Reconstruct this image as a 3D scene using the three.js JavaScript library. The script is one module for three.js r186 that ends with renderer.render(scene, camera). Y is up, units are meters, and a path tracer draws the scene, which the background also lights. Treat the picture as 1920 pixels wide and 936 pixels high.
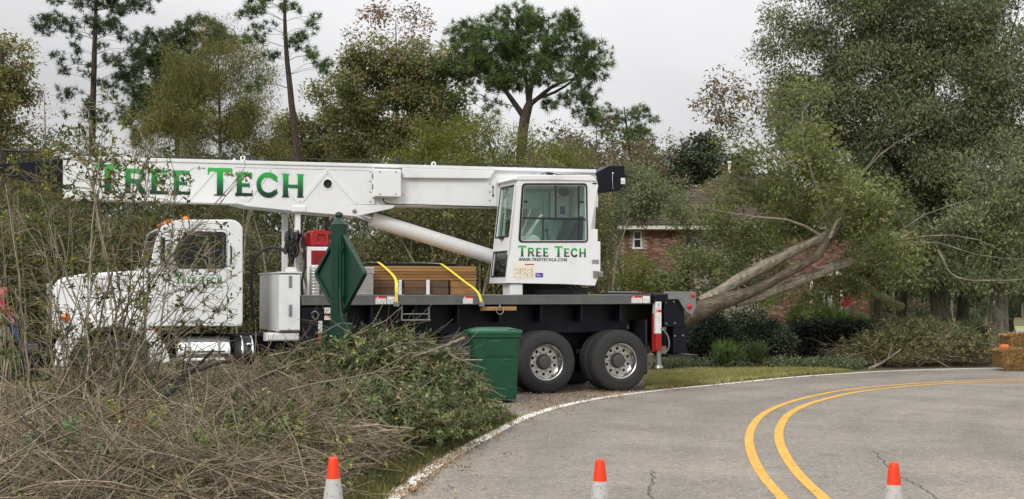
import * as THREE from 'three';
import { mergeGeometries } from 'three/addons/utils/BufferGeometryUtils.js';
import { MarchingCubes } from 'three/addons/objects/MarchingCubes.js';

// ---------------------------------------------------------------- camera, sky, sun, exposure
const PW = 1920, PH = 936, F = 2500, EYE = 1.7, PITCH = Math.atan(77 / F);
const scene = new THREE.Scene();
const camera = new THREE.PerspectiveCamera(2 * Math.atan(PH / 2 / F) * 180 / Math.PI, PW / PH, 0.1, 2000);
camera.position.set(0, EYE, 0); camera.rotation.x = PITCH;
const renderer = new THREE.WebGLRenderer({ antialias: true });
renderer.toneMapping = THREE.LinearToneMapping;
renderer.toneMappingExposure = 1.18;
renderer.shadowMap.enabled = true;

const V = (x, y, z) => new THREE.Vector3(x, y, z);
function rng(seed) { let s = seed >>> 0; return () => { s = (s + 0x6d2b79f5) | 0; let t = Math.imul(s ^ (s >>> 15), 1 | s); t = (t + Math.imul(t ^ (t >>> 7), 61 | t)) ^ t; return ((t ^ (t >>> 14)) >>> 0) / 4294967296; }; }
function hash2(x, y, s) { let h = Math.imul(x, 374761393) + Math.imul(y, 668265263) + Math.imul(s, 1274126177); h = Math.imul(h ^ (h >>> 13), 1274126177); return ((h ^ (h >>> 16)) >>> 0) / 4294967296; }
function vnoise(x, y, per, s) {
  const ix = Math.floor(x), iy = Math.floor(y), fx = x - ix, fy = y - iy, u = fx * fx * (3 - 2 * fx), v = fy * fy * (3 - 2 * fy), m = (a) => ((a % per) + per) % per;
  const a = hash2(m(ix), m(iy), s), b = hash2(m(ix + 1), m(iy), s), c = hash2(m(ix), m(iy + 1), s), d = hash2(m(ix + 1), m(iy + 1), s);
  return a + (b - a) * u + (c - a) * v + (a - b - c + d) * u * v;
}
function fbm(x, y, per, s, oct = 4) { let t = 0, a = 0.5, n = 0; for (let i = 0; i < oct; i++) { t += a * vnoise(x, y, per, s + i * 17); n += a; a *= 0.5; x *= 2; y *= 2; per *= 2; } return t / n; }

{ // overcast sky: brighter overhead than at the horizon, soft cloud
  const w = 1024, h = 512, data = new Float32Array(w * h * 4);
  for (let j = 0; j < h; j++) {
    const el = ((j + 0.5) / h - 0.5) * Math.PI, s = Math.sin(el);
    for (let i = 0; i < w; i++) {
      const az = ((i + 0.5) / w - 0.5) * 2 * Math.PI, k = 1 / (Math.max(s, 0) + 0.16);
      const cx = Math.cos(az) * Math.cos(el) * k, cz = Math.sin(az) * Math.cos(el) * k;
      const c = fbm(cx * 1.1 + 40, cz * 1.1 + 40, 4096, 5, 5), c2 = fbm(cx * 0.45 + 90, cz * 0.45 + 90, 4096, 9, 3);
      let L = s > 0 ? 0.48 * (1 + 2.3 * s) : 0.2;
      if (s > 0) L *= 0.97 + 0.5 * (c - 0.5) + 0.5 * (c2 - 0.5);
      const o = (j * w + i) * 4; data[o] = L * 0.985; data[o + 1] = L * 0.99; data[o + 2] = L * 1.01; data[o + 3] = 1;
    }
  }
  const t = new THREE.DataTexture(data, w, h, THREE.RGBAFormat, THREE.FloatType);
  t.mapping = THREE.EquirectangularReflectionMapping; t.magFilter = t.minFilter = THREE.LinearFilter; t.needsUpdate = true;
  scene.background = t; scene.environment = t;
}
const sun = new THREE.DirectionalLight(new THREE.Color().setRGB(1, 0.975, 0.94), 1.5);
sun.position.set(-26, 48, 48); sun.target.position.set(2, 0, -22);
sun.castShadow = true; sun.shadow.radius = 36; sun.shadow.mapSize.set(2048, 2048);
Object.assign(sun.shadow.camera, { left: -45, right: 45, top: 45, bottom: -45, near: 1, far: 200 });
scene.add(sun, sun.target);

// ---------------------------------------------------------------- pixels of the photograph to places
const cP = Math.cos(PITCH), sP = Math.sin(PITCH);
function ray(px, py) { const x = (px - PW / 2) / F, y = (PH / 2 - py) / F; return V(x, y * cP + sP, y * sP - cP); }
function G(px, py, y = 0) { const d = ray(px, py), t = (y - EYE) / d.y; return V(d.x * t, y, d.z * t); }           // on the ground
function D(px, py, dist) { const d = ray(px, py), t = -dist / d.z; return V(d.x * t, EYE + d.y * t, -dist); }       // at a distance in front
const M_PER = (dist) => dist / F;

// ---------------------------------------------------------------- naming
const taken = new Map();
function numbered(name) { const n = taken.get(name) ?? 0; taken.set(name, n + 1); return n ? name + '_' + String(n).padStart(3, '0') : name; }
function tag(o, label, category, group, kind) { if (label) o.userData.label = label; if (category) o.userData.category = category; if (group) o.userData.group = group; if (kind) o.userData.kind = kind; return o; }
function thing(name, label, category, pos = V(0, 0, 0), turn = 0, group) { const o = new THREE.Group(); o.name = numbered(name); o.position.copy(pos); o.rotation.y = turn; scene.add(o); return tag(o, label, category, group); }
function sh(m) { m.castShadow = m.receiveShadow = true; return m; }
function struct(name, geo, mat, label, category) { const m = sh(new THREE.Mesh(geo, mat)); m.name = numbered(name); scene.add(m); return tag(m, label, category, null, 'structure'); }
function part(name, geo, mat, parent, label) { const m = sh(new THREE.Mesh(geo, mat)); m.name = name; parent.add(m); if (label) m.userData.label = label; return m; }
function grp(name, parent) { const g = new THREE.Group(); g.name = name; parent.add(g); return g; }

// ---------------------------------------------------------------- textures and materials
function tex(size, f, srgb = false) {
  const d = new Uint8Array(size * size * 4);
  for (let y = 0; y < size; y++) for (let x = 0; x < size; x++) { const c = f(x / size, y / size, x, y), o = (y * size + x) * 4; for (let k = 0; k < 3; k++) d[o + k] = Math.max(0, Math.min(255, 255 * (c.length ? c[k] : c))); d[o + 3] = 255; }
  const t = new THREE.DataTexture(d, size, size); t.wrapS = t.wrapT = THREE.RepeatWrapping; t.magFilter = THREE.LinearFilter; t.minFilter = THREE.LinearMipmapLinearFilter; t.generateMipmaps = true; t.needsUpdate = true;
  if (srgb) t.colorSpace = THREE.SRGBColorSpace; return t;
}
function rep(t, metres) { const c = t.clone(); c.repeat.set(1 / metres, 1 / metres); c.needsUpdate = true; return c; }
const tAsphalt = tex(1024, (u, v, x, y) => { const b = fbm(u * 5, v * 5, 5, 21, 4), m = fbm(u * 14, v * 14, 14, 25, 3); let k = 0.6 + 0.16 * (b - 0.5) + 0.14 * (m - 0.5); for (const [s, amp, sd] of [[16, 0.16, 2], [8, 0.3, 3], [4, 0.22, 4]]) { const jx = x + s * 0.4 * hash2(y >> 2, 1, sd), jy = y + s * 0.4 * hash2(x >> 2, 2, sd), n = 1024 / s, f = hash2(Math.floor(jx / s) % n, Math.floor(jy / s) % n, sd); k += amp * (f - 0.5) * (f > 0.85 ? 1.3 : 0.9); } return [k * 1.0, k * 0.95, k * 0.885]; });
const tGrain = tex(512, (u, v, x, y) => 0.35 + 0.4 * fbm(u * 64, v * 64, 64, 31, 2) + 0.25 * hash2(x, y, 4));
const tPaint = tex(512, (u, v) => { const a = fbm(u * 8, v * 8, 8, 41, 5), b = fbm(u * 40, v * 12, 40, 43, 3); const k = 0.97 - 0.08 * Math.max(0, a - 0.45) - 0.04 * b - (a > 0.66 ? (a - 0.66) * 0.4 : 0); return [k, k * 0.998, k * 0.99]; });
const tBark = tex(512, (u, v) => { const r = Math.abs(fbm(u * 26 + 1.5 * fbm(u * 6, v * 6, 6, 3, 2), v * 6, 26, 51, 4) - 0.5) * 2, m = fbm(u * 5, v * 5, 5, 53, 4); const k = 0.28 + 0.8 * r + 0.7 * (m - 0.5); return [k, k * (0.95 + 0.08 * m), k * 0.93]; });
const tSoil = tex(1024, (u, v, x, y) => { const a = fbm(u * 12, v * 12, 12, 61, 5), b = fbm(u * 90, v * 90, 90, 67, 2), g = fbm(u * 4, v * 4, 4, 63, 4); const k = 0.35 + 0.6 * b * (0.6 + 0.6 * a), gr = Math.max(0, Math.min(1, (g - 0.42) * 5)); return [k * (1 - 0.35 * gr), k * (0.85 + 0.05 * gr), k * (0.62 - 0.25 * gr)]; });
const tWood = tex(512, (u, v) => { const r = fbm(u * 3, v * 60 + 2 * fbm(u * 2, v * 3, 3, 5, 3), 180, 71, 3), k = 0.6 + 0.42 * r; return [k, k * 0.93, k * 0.82]; });
const tBrick = tex(256, (u, v) => { const k = 0.6 + 0.45 * fbm(u * 16, v * 16, 16, 81, 4); return [k, k * 0.96, k * 0.93]; });
const tConcrete = tex(512, (u, v) => { const k = 0.66 + 0.36 * fbm(u * 10, v * 10, 10, 91, 5); return [k, k * 0.98, k * 0.94]; });
const tWorn = tex(512, (u, v, x, y) => { const a = fbm(u * 30, v * 30, 30, 101, 4), b = fbm(u * 6, v * 6, 6, 103, 4); let k = 0.84 + 0.18 * b; if (a > 0.6) k -= (a - 0.6) * 2.2; return [k, k, k]; });
const tStraw = tex(512, (u, v) => { const r = fbm(u * 10, v * 90, 90, 111, 3), q = fbm(u * 80, v * 14, 80, 113, 3), k = 0.4 + 0.4 * r + 0.4 * q; return [k, k * 0.93, k * 0.8]; });

function mat(r, g, b, rough = 0.6, o = {}) { const m = new (o.phys ? THREE.MeshPhysicalMaterial : THREE.MeshStandardMaterial)(); m.color.setRGB(r, g, b); m.roughness = rough; const { phys, ...rest } = o; m.setValues(rest); return m; }
const DS = { side: THREE.DoubleSide };
const M = {
  white: mat(0.82, 0.83, 0.83, 0.32, { map: rep(tPaint, 2.2) }),
  white2: mat(0.74, 0.74, 0.73, 0.45, { map: rep(tPaint, 1.4) }),
  navy: mat(0.005, 0.006, 0.014, 0.42, { map: rep(tConcrete, 1.5), phys: true, specularIntensity: 0.55 }),
  black: mat(0.012, 0.012, 0.013, 0.5),
  rubber: mat(0.028, 0.028, 0.029, 0.82, { map: rep(tConcrete, 0.6), bumpMap: rep(tGrain, 0.3), bumpScale: 0.002 }),
  alu: mat(0.72, 0.72, 0.72, 0.28, { metalness: 1, map: rep(tConcrete, 0.5) }),
  chrome: mat(0.86, 0.86, 0.87, 0.09, { metalness: 1 }),
  deck: mat(0.15, 0.155, 0.16, 0.5, { map: rep(tConcrete, 1.1), metalness: 0.25 }),
  steel: mat(0.34, 0.35, 0.36, 0.4, { metalness: 0.7, map: rep(tConcrete, 0.7) }),
  hubDark: mat(0.09, 0.088, 0.085, 0.55, { metalness: 0.4, map: rep(tConcrete, 0.4) }),
  red: mat(0.34, 0.012, 0.012, 0.4, { map: rep(tPaint, 0.8) }),
  redLens: mat(0.5, 0.01, 0.012, 0.15), amber: mat(0.75, 0.18, 0.01, 0.25),
  yellow: mat(0.78, 0.66, 0.05, 0.7, { map: rep(tWorn, 0.5) }), strapWhite: mat(0.72, 0.7, 0.6, 0.7),
  woodA: mat(0.36, 0.19, 0.07, 0.75, { map: rep(tWood, 0.9), bumpMap: rep(tWood, 0.9), bumpScale: 0.004 }),
  woodB: mat(0.155, 0.09, 0.05, 0.85, { map: rep(tWood, 0.7), bumpMap: rep(tWood, 0.7), bumpScale: 0.006 }),
  woodC: mat(0.42, 0.26, 0.11, 0.75, { map: rep(tWood, 0.8) }),
  glass: mat(0.84, 0.92, 0.89, 0.02, { phys: true, transmission: 1, thickness: 0, ior: 1.5, side: THREE.DoubleSide }),
  glassDark: mat(0.3, 0.36, 0.34, 0.03, { phys: true, transmission: 1, thickness: 0, ior: 1.5, side: THREE.DoubleSide }),
  seat: mat(0.012, 0.03, 0.032, 0.7),
  signGreen: mat(0.003, 0.045, 0.026, 0.33, { map: rep(tConcrete, 0.8) }),
  binGreen: mat(0.006, 0.075, 0.036, 0.42, { map: rep(tConcrete, 0.5), bumpMap: rep(tGrain, 0.3), bumpScale: 0.0008 }),
  binLid: mat(0.02, 0.13, 0.075, 0.36, { map: rep(tConcrete, 0.4) }),
  orange: mat(0.85, 0.042, 0.004, 0.5, { map: rep(tPaint, 0.5) }), coneGrey: mat(0.5, 0.49, 0.47, 0.6, { map: rep(tWorn, 0.35) }),
  barkOak: mat(0.17, 0.145, 0.115, 0.95, { map: rep(tBark, 0.9), bumpMap: rep(tBark, 0.9), bumpScale: 0.03 }),
  barkPale: mat(0.46, 0.40, 0.32, 0.95, { map: rep(tBark, 0.7), bumpMap: rep(tBark, 0.7), bumpScale: 0.018 }),
  barkGrey: mat(0.34, 0.265, 0.2, 0.95, { map: rep(tBark, 1.3), bumpMap: rep(tBark, 0.6), bumpScale: 0.06 }),
  barkDark: mat(0.08, 0.065, 0.052, 0.95, { map: rep(tBark, 0.8), bumpMap: rep(tBark, 0.8), bumpScale: 0.03 }),
  barkPine: mat(0.135, 0.095, 0.075, 0.95, { map: rep(tBark, 0.8), bumpMap: rep(tBark, 0.8), bumpScale: 0.03 }),
  stemPale: mat(0.62, 0.54, 0.43, 0.9, { map: rep(tBark, 0.3) }), stemMid: mat(0.46, 0.37, 0.27, 0.9, { map: rep(tBark, 0.3) }),
  twig: mat(0.30, 0.23, 0.165, 0.9, { map: rep(tBark, 0.25) }),
  soil: mat(0.22, 0.19, 0.13, 0.95, { map: rep(tSoil, 5), bumpMap: rep(tSoil, 5), bumpScale: 0.03 }),
  mulch: mat(0.13, 0.085, 0.055, 0.95, { map: rep(tSoil, 1.7), bumpMap: rep(tSoil, 1.7), bumpScale: 0.03 }),
  lawn: mat(0.28, 0.28, 0.11, 0.95, { map: rep(tConcrete, 2.4), bumpMap: rep(tGrain, 0.7), bumpScale: 0.03 }),
  concrete: mat(0.42, 0.4, 0.37, 0.9, { map: rep(tConcrete, 2), bumpMap: rep(tGrain, 0.6), bumpScale: 0.004 }),
  asphalt: mat(0.425, 0.392, 0.35, 0.88, { map: rep(tAsphalt, 2.3), bumpMap: rep(tAsphalt, 2.3), bumpScale: 0.006, vertexColors: true }),
  asphaltB: mat(0.33, 0.315, 0.29, 0.92, { map: rep(tAsphalt, 1.9), bumpMap: rep(tAsphalt, 1.9), bumpScale: 0.006 }),
  lineWhite: mat(0.86, 0.84, 0.78, 0.75, { map: rep(tWorn, 1.1) }), lineYellow: mat(0.74, 0.40, 0.06, 0.75, { map: rep(tWorn, 1.3) }),
  straw: mat(0.2, 0.115, 0.04, 0.95, { map: rep(tStraw, 0.6), bumpMap: rep(tStraw, 0.6), bumpScale: 0.02 }),
  pumpkin: mat(0.62, 0.13, 0.015, 0.5), skin: mat(0.4, 0.23, 0.16, 0.6), skinDark: mat(0.16, 0.085, 0.055, 0.6), shirtRed: mat(0.33, 0.03, 0.04, 0.9), capPink: mat(0.55, 0.16, 0.15, 0.85), jeans: mat(0.03, 0.085, 0.22, 0.9), cloth: mat(0.6, 0.55, 0.52, 0.9),
  crack: mat(0.075, 0.07, 0.064, 0.95), roof: mat(0.155, 0.10, 0.085, 0.9, { map: rep(tBrick, 0.9) }), trimWhite: mat(0.72, 0.7, 0.66, 0.6), mortar: mat(0.36, 0.32, 0.28, 0.95, { map: rep(tBrick, 0.6) }), winDark: mat(0.015, 0.018, 0.022, 0.08),
};

// ---------------------------------------------------------------- geometry kit
function boxUV(g) { // texture coordinates in metres, by the way each face points
  const p = g.attributes.position, n = g.attributes.normal, uv = new Float32Array(p.count * 2);
  for (let i = 0; i < p.count; i++) { const ax = Math.abs(n.getX(i)), ay = Math.abs(n.getY(i)), az = Math.abs(n.getZ(i)); const x = p.getX(i), y = p.getY(i), z = p.getZ(i); if (ay >= ax && ay >= az) { uv[2 * i] = x; uv[2 * i + 1] = z; } else if (ax >= az) { uv[2 * i] = z; uv[2 * i + 1] = y; } else { uv[2 * i] = x; uv[2 * i + 1] = y; } }
  g.setAttribute('uv', new THREE.BufferAttribute(uv, 2)); return g;
}
class K {
  constructor() { this.g = []; }
  add(g, m) { g = g.index ? g.toNonIndexed() : g; for (const k of Object.keys(g.attributes)) if (k !== 'position' && k !== 'normal') g.deleteAttribute(k); if (m) g.applyMatrix4(m); this.g.push(g); return this; }
  box(x0, x1, y0, y1, z0, z1, b = 0.012) { // chamfered box
    const [a, c] = [Math.min(x0, x1), Math.max(x0, x1)], [d, e] = [Math.min(y0, y1), Math.max(y0, y1)], [f, h] = [Math.min(z0, z1), Math.max(z0, z1)];
    b = Math.min(b, (c - a) / 3, (e - d) / 3, (h - f) / 3);
    return this.ext([[a, d], [c, d], [c, e], [a, e]], h, h - f, b);
  }
  ext(pts, zf, depth, b = 0, holes = [], m) {
    const s = new THREE.Shape(pts.map((p) => new THREE.Vector2(p[0], p[1])));
    for (const h of holes) s.holes.push(new THREE.Path(h.map((p) => new THREE.Vector2(p[0], p[1]))));
    const g = new THREE.ExtrudeGeometry(s, { depth: Math.max(depth - 2 * b, 1e-4), bevelEnabled: b > 0, bevelThickness: b, bevelSize: b, bevelOffset: -b, bevelSegments: 2, curveSegments: 8 });
    g.translate(0, 0, zf - depth + b); return this.add(g, m);
  }
  cyl(a, b, r0, r1 = r0, n = 20) { const d = V(0, 0, 0).subVectors(b, a), l = d.length(), g = new THREE.CylinderGeometry(r1, r0, l, n); g.translate(0, l / 2, 0); g.applyQuaternion(new THREE.Quaternion().setFromUnitVectors(V(0, 1, 0), d.normalize())); g.translate(a.x, a.y, a.z); return this.add(g); }
  tube(pts, r, n = 8, seg = 24) { return this.add(new THREE.TubeGeometry(new THREE.CatmullRomCurve3(pts), seg, r, n)); }
  lathe(prof, m, n = 40) { return this.add(new THREE.LatheGeometry(prof.map((p) => new THREE.Vector2(p[0], p[1])), n), m); }
  ball(x, y, z, r, sx = 1, sy = 1, sz = 1) { const g = new THREE.SphereGeometry(r, 18, 12); g.scale(sx, sy, sz); g.translate(x, y, z); return this.add(g); }
  bar(a, b, w, h) { const d = V(0, 0, 0).subVectors(b, a), l = d.length(), g = new THREE.BoxGeometry(w, l, h); g.translate(0, l / 2, 0); g.applyQuaternion(new THREE.Quaternion().setFromUnitVectors(V(0, 1, 0), d.normalize())); g.translate(a.x, a.y, a.z); return this.add(g); }
  geo() { const g = mergeGeometries(this.g); return boxUV(g); }
  build(name, m, parent, label) { return part(name, this.geo(), m, parent, label); }
}
function rounded(pts, r) { // polygon with rounded corners
  const out = [], n = pts.length;
  for (let i = 0; i < n; i++) {
    const p = pts[i], a = pts[(i + n - 1) % n], b = pts[(i + 1) % n], la = Math.hypot(a[0] - p[0], a[1] - p[1]), lb = Math.hypot(b[0] - p[0], b[1] - p[1]), k = Math.min(r, la / 2.1, lb / 2.1);
    const s = [p[0] + (a[0] - p[0]) / la * k, p[1] + (a[1] - p[1]) / la * k], e = [p[0] + (b[0] - p[0]) / lb * k, p[1] + (b[1] - p[1]) / lb * k];
    for (let j = 0; j <= 5; j++) { const t = j / 5; out.push([(1 - t) ** 2 * s[0] + 2 * t * (1 - t) * p[0] + t * t * e[0], (1 - t) ** 2 * s[1] + 2 * t * (1 - t) * p[1] + t * t * e[1]]); }
  }
  return out;
}
const rect = (x0, y0, x1, y1) => [[x0, y0], [x1, y0], [x1, y1], [x0, y1]];
const ROTX = new THREE.Matrix4().makeRotationX(Math.PI / 2);

// ---------------------------------------------------------------- ground, road, markings
function sheet(pts, y, colorNoise) { // flat polygon, uv in metres
  const s = new THREE.ShapeGeometry(new THREE.Shape(pts.map((p) => new THREE.Vector2(p[0], -p[1]))));
  s.rotateX(-Math.PI / 2); s.translate(0, y, 0); return boxUV(s);
}
{ const g = new THREE.PlaneGeometry(900, 900, 1, 1); g.rotateX(-Math.PI / 2); g.translate(0, 0, -200); struct('ground', boxUV(g), M.soil, 'brown earth with patches of thin grass under the trees', 'ground'); }
const curve = (l) => new THREE.CatmullRomCurve3(l.map(([x, y]) => G(x, y)), false, 'centripetal');
const extend = (c, n, back = 14, ahead = 60) => { const p = c.getSpacedPoints(n), a = V(0, 0, 0).subVectors(p[0], p[1]).normalize(), b = V(0, 0, 0).subVectors(p[n], p[n - 1]).normalize(); return [p[0].clone().addScaledVector(a, back), p[0].clone().addScaledVector(a, back * 0.5), ...p, p[n].clone().addScaledVector(b, ahead * 0.5), p[n].clone().addScaledVector(b, ahead)]; };
const edgeC = curve([[735, 936], [800, 884], [890, 832], [1000, 778], [1100, 752], [1200, 737], [1350, 721.5], [1500, 707], [1650, 697.5], [1800, 692.5], [1990, 690]]);
const yelC = curve([[1467, 936], [1430, 892], [1409, 850], [1405, 820], [1414, 796], [1440, 772], [1500, 749.5], [1600, 730.5], [1750, 718], [1925, 711.5], [2100, 708]]);
const edgeP = extend(edgeC, 60), yelP = extend(yelC, 70);
function normalsOf(P) { return P.map((p, i) => { const a = P[Math.max(0, i - 1)], b = P[Math.min(P.length - 1, i + 1)], d = V(b.x - a.x, 0, b.z - a.z).normalize(); return V(-d.z, 0, d.x); }); } // to the right of travel
function strip(P, o0, o1, y, cols = 1, color) {
  const N = normalsOf(P), pos = [], idx = [], col = [];
  P.forEach((p, i) => { for (let c = 0; c <= cols; c++) { const o = o0 + (o1 - o0) * c / cols, x = p.x + N[i].x * o, z = p.z + N[i].z * o; pos.push(x, y, z); if (color) { const k = color(x, z, o, i); col.push(k, k, k * 0.995); } } });
  const w = cols + 1; for (let i = 0; i < P.length - 1; i++) for (let c = 0; c < cols; c++) { const a = i * w + c, b = a + 1, d = a + w, e = d + 1; idx.push(a, b, d, b, e, d); }
  const g = new THREE.BufferGeometry(); g.setAttribute('position', new THREE.Float32BufferAttribute(pos, 3)); if (color) g.setAttribute('color', new THREE.Float32BufferAttribute(col, 3)); g.setIndex(idx); g.computeVertexNormals(); return boxUV(g);
}
{ // the asphalt carries worn wheel tracks and old stains
  const P = extend(edgeC, 220);
  const k = (x, z, o) => { const n = fbm(x * 0.55 + 60, z * 0.55 + 160, 4096, 121, 4), n2 = fbm(x * 2.2 + 60, z * 2.2 + 160, 4096, 131, 3); let v = 0.9 + 0.42 * (n - 0.5) + 0.16 * (n2 - 0.5); for (const t of [0.95, 2.35, 4.3, 5.7]) v -= 0.10 * Math.exp(-(((o - t) / 0.22) ** 2)) * (0.5 + n2); return v; };
  struct('road', strip(P, -0.3, 7.2, 0.004, 46, k), M.asphalt, 'grey asphalt road curving away to the right', 'road');
  struct('white_edge_line', strip(P, -0.07, 0.075, 0.008), M.lineWhite, 'worn white line along the outer edge of the road', 'road marking');
  const Y = extend(yelC, 220);
  struct('yellow_centre_line', strip(Y, -0.05, 0.05, 0.008), M.lineYellow, 'outer yellow line of the double centre line, nearer the crane truck', 'road marking');
  struct('yellow_centre_line', strip(Y, 0.285, 0.39, 0.008), M.lineYellow, 'inner yellow line of the double centre line, nearer the cone at the road side away from the truck', 'road marking');
}
{ // paved apron under the truck beside the white line
  const a = [G(905, 824), G(1000, 777), G(1100, 750.5), G(1205, 735)].map((p) => [p.x, p.z]);
  struct('paved_apron', sheet([...a, ...[[1235, 722], [1160, 708], [960, 690], [700, 700], [640, 760], [800, 800]].map(([x, y]) => { const p = G(x, y); return [p.x, p.z]; })], 0.003), M.asphaltB, 'grey paved apron under the rear wheels of the crane truck', 'pavement');
  const gl = (l) => l.map(([x, y]) => { const p = G(x, y); return [p.x, p.z]; });
  struct('grass_verge', sheet(gl([[1212, 733], [1350, 719], [1500, 705], [1560, 701], [1500, 690], [1350, 692], [1215, 700]]), 0.012), M.lawn, 'pale clipped grass strip between the road and the planting bed', 'grass verge');
  struct('planting_bed', sheet(gl([[1205, 701], [1350, 693], [1500, 691], [1890, 688], [1890, 655], [1500, 655], [1205, 668]]), 0.006), M.mulch, 'dark mulched planting bed below the hedges', 'planting bed');
  struct('footpath', sheet(gl([[-60, 771], [75, 769], [160, 765], [160, 745], [-60, 746]]), 0.012), M.concrete, 'pale concrete path behind the tall bare shrub', 'path');
  struct('lawn', sheet(gl([[-80, 745], [170, 744], [190, 727], [-80, 727]]), 0.008), M.lawn, 'strip of yellow green lawn beyond the concrete path', 'lawn');
  struct('lawn', sheet(gl([[1560, 655], [2100, 655], [2100, 612], [1560, 612]]), 0.008), mat(0.36, 0.48, 0.11, 0.95, { map: M.lawn.map, bumpMap: M.lawn.bumpMap, bumpScale: 0.03 }), 'bright green lawn seen between the oak trunks', 'lawn');
  struct('driveway', sheet(gl([[1870, 630], [2100, 634], [2100, 616], [1870, 617]]), 0.014), M.concrete, 'pale concrete drive beyond the thick oak trunk', 'driveway');
  const cr = (l, w) => strip(new THREE.CatmullRomCurve3(l.map(([x, y]) => G(x, y))).getSpacedPoints(40).map((p, i) => V(p.x + (hash2(i, 3, 7) - 0.5) * 0.05, 0, p.z + (hash2(i, 5, 9) - 0.5) * 0.09)), -w, w, 0.0065);
  struct('road_crack', cr([[1222, 884], [1226, 900], [1218, 920], [1232, 950]], 0.007), M.crack, 'short dark crack in the asphalt in front of the middle cone', 'road crack');
  struct('road_crack', cr([[1640, 848], [1690, 895], [1730, 915], [1770, 950]], 0.007), M.crack, 'dark crack in the asphalt running past the far side cone', 'road crack');
}

// ---------------------------------------------------------------- foliage kit
const LEAFM = { side: THREE.DoubleSide, vertexColors: true, phys: true, transmission: 0.45, thickness: 0, specularIntensity: 0.35 };
const leafMat = mat(1, 1, 1, 0.8, LEAFM), needleMat = mat(1, 1, 1, 0.7, { ...LEAFM, transmission: 0.3 }), glossLeaf = mat(1, 1, 1, 0.5, { ...LEAFM, transmission: 0.22, specularIntensity: 0.5 });
function rndDir(r) { const z = r() * 2 - 1, a = r() * Math.PI * 2, s = Math.sqrt(1 - z * z); return V(s * Math.cos(a), z, s * Math.sin(a)); }
function leavesGeo(leaves) { // leaves: {p, d (along), n (up), l, w, c}
  const pos = [], col = [], idx = [];
  for (const f of leaves) {
    const s = V(0, 0, 0).crossVectors(f.d, f.n).normalize(), up = V(0, 0, 0).crossVectors(s, f.d), b = pos.length / 3, q = (a, w, h) => { const v = f.p.clone().addScaledVector(f.d, a * f.l).addScaledVector(s, w * f.w).addScaledVector(up, h * f.w); pos.push(v.x, v.y, v.z); };
    q(0, 0, 0); q(0.38, 0.5, 0.14); q(1, 0, -0.25); q(0.38, -0.5, 0.14); q(0.5, 0, -0.03);
    for (let i = 0; i < 5; i++) col.push(...(f.c.length ? f.c : [f.c, f.c, f.c]));
    idx.push(b, b + 1, b + 4, b + 1, b + 2, b + 4, b + 2, b + 3, b + 4, b + 3, b, b + 4);
  }
  const g = new THREE.BufferGeometry(); g.setAttribute('position', new THREE.Float32BufferAttribute(pos, 3)); g.setAttribute('color', new THREE.Float32BufferAttribute(col, 3)); g.setIndex(idx); g.computeVertexNormals(); return g;
}
function clumpGeo(seed, n, R, L, Wd, flat = 0.75, vary = 0.35) {
  const r = rng(seed), out = [];
  for (let i = 0; i < n; i++) { const d = rndDir(r), p = d.clone().multiplyScalar(R * Math.cbrt(r())); p.y *= flat; const dir = d.clone().add(rndDir(r).multiplyScalar(0.8)); dir.y -= 0.25; dir.normalize(); const nn = V((r() - 0.5) * 1.2, 1, (r() - 0.5) * 1.2).normalize(); const k = 1 - vary / 2 + vary * r(); out.push({ p, d: dir, n: nn, l: L * (0.7 + 0.6 * r()), w: Wd * (0.7 + 0.6 * r()), c: [k * (0.9 + 0.25 * r()), k, k * (0.8 + 0.4 * r())] }); }
  return leavesGeo(out);
}
function tuftGeo(seed, n, L, w) { // pine needles round a shoot that points up y
  const r = rng(seed), pos = [], col = [], idx = [];
  for (let i = 0; i < n; i++) { const a = r() * 6.283, e = -0.25 + r() * 1.5, d = V(Math.cos(a) * Math.cos(e), Math.sin(e) + 0.15, Math.sin(a) * Math.cos(e)).normalize(), s = V(0, 0, 0).crossVectors(d, rndDir(r)).normalize().multiplyScalar(w), o = V((r() - 0.5) * 0.04, -0.12 + r() * 0.2, (r() - 0.5) * 0.04), t = o.clone().addScaledVector(d, L * (0.65 + 0.5 * r())), b = pos.length / 3, k = 0.65 + 0.7 * r(); t.y -= 0.05; pos.push(o.x - s.x, o.y - s.y, o.z - s.z, o.x + s.x, o.y + s.y, o.z + s.z, t.x, t.y, t.z); for (let j = 0; j < 3; j++) col.push(k, k, k * 0.9); idx.push(b, b + 1, b + 2); }
  const g = new THREE.BufferGeometry(); g.setAttribute('position', new THREE.Float32BufferAttribute(pos, 3)); g.setAttribute('color', new THREE.Float32BufferAttribute(col, 3)); g.setIndex(idx); g.computeVertexNormals(); return g;
}
const CL = {
  broad: [clumpGeo(1, 18, 0.36, 0.15, 0.075), clumpGeo(2, 16, 0.4, 0.16, 0.08)],
  oak: [clumpGeo(3, 24, 0.36, 0.12, 0.042), clumpGeo(4, 22, 0.34, 0.13, 0.045)],
  fine: [clumpGeo(5, 34, 0.4, 0.13, 0.022, 0.9), clumpGeo(6, 30, 0.38, 0.14, 0.024, 0.9)],
  sparse: [clumpGeo(7, 9, 0.42, 0.13, 0.075), clumpGeo(8, 8, 0.4, 0.14, 0.08)],
  hedge: [clumpGeo(9, 26, 0.17, 0.065, 0.032), clumpGeo(10, 24, 0.16, 0.07, 0.034)],
  needle: [tuftGeo(11, 44, 0.27, 0.010), tuftGeo(12, 40, 0.25, 0.011)],
};
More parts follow.
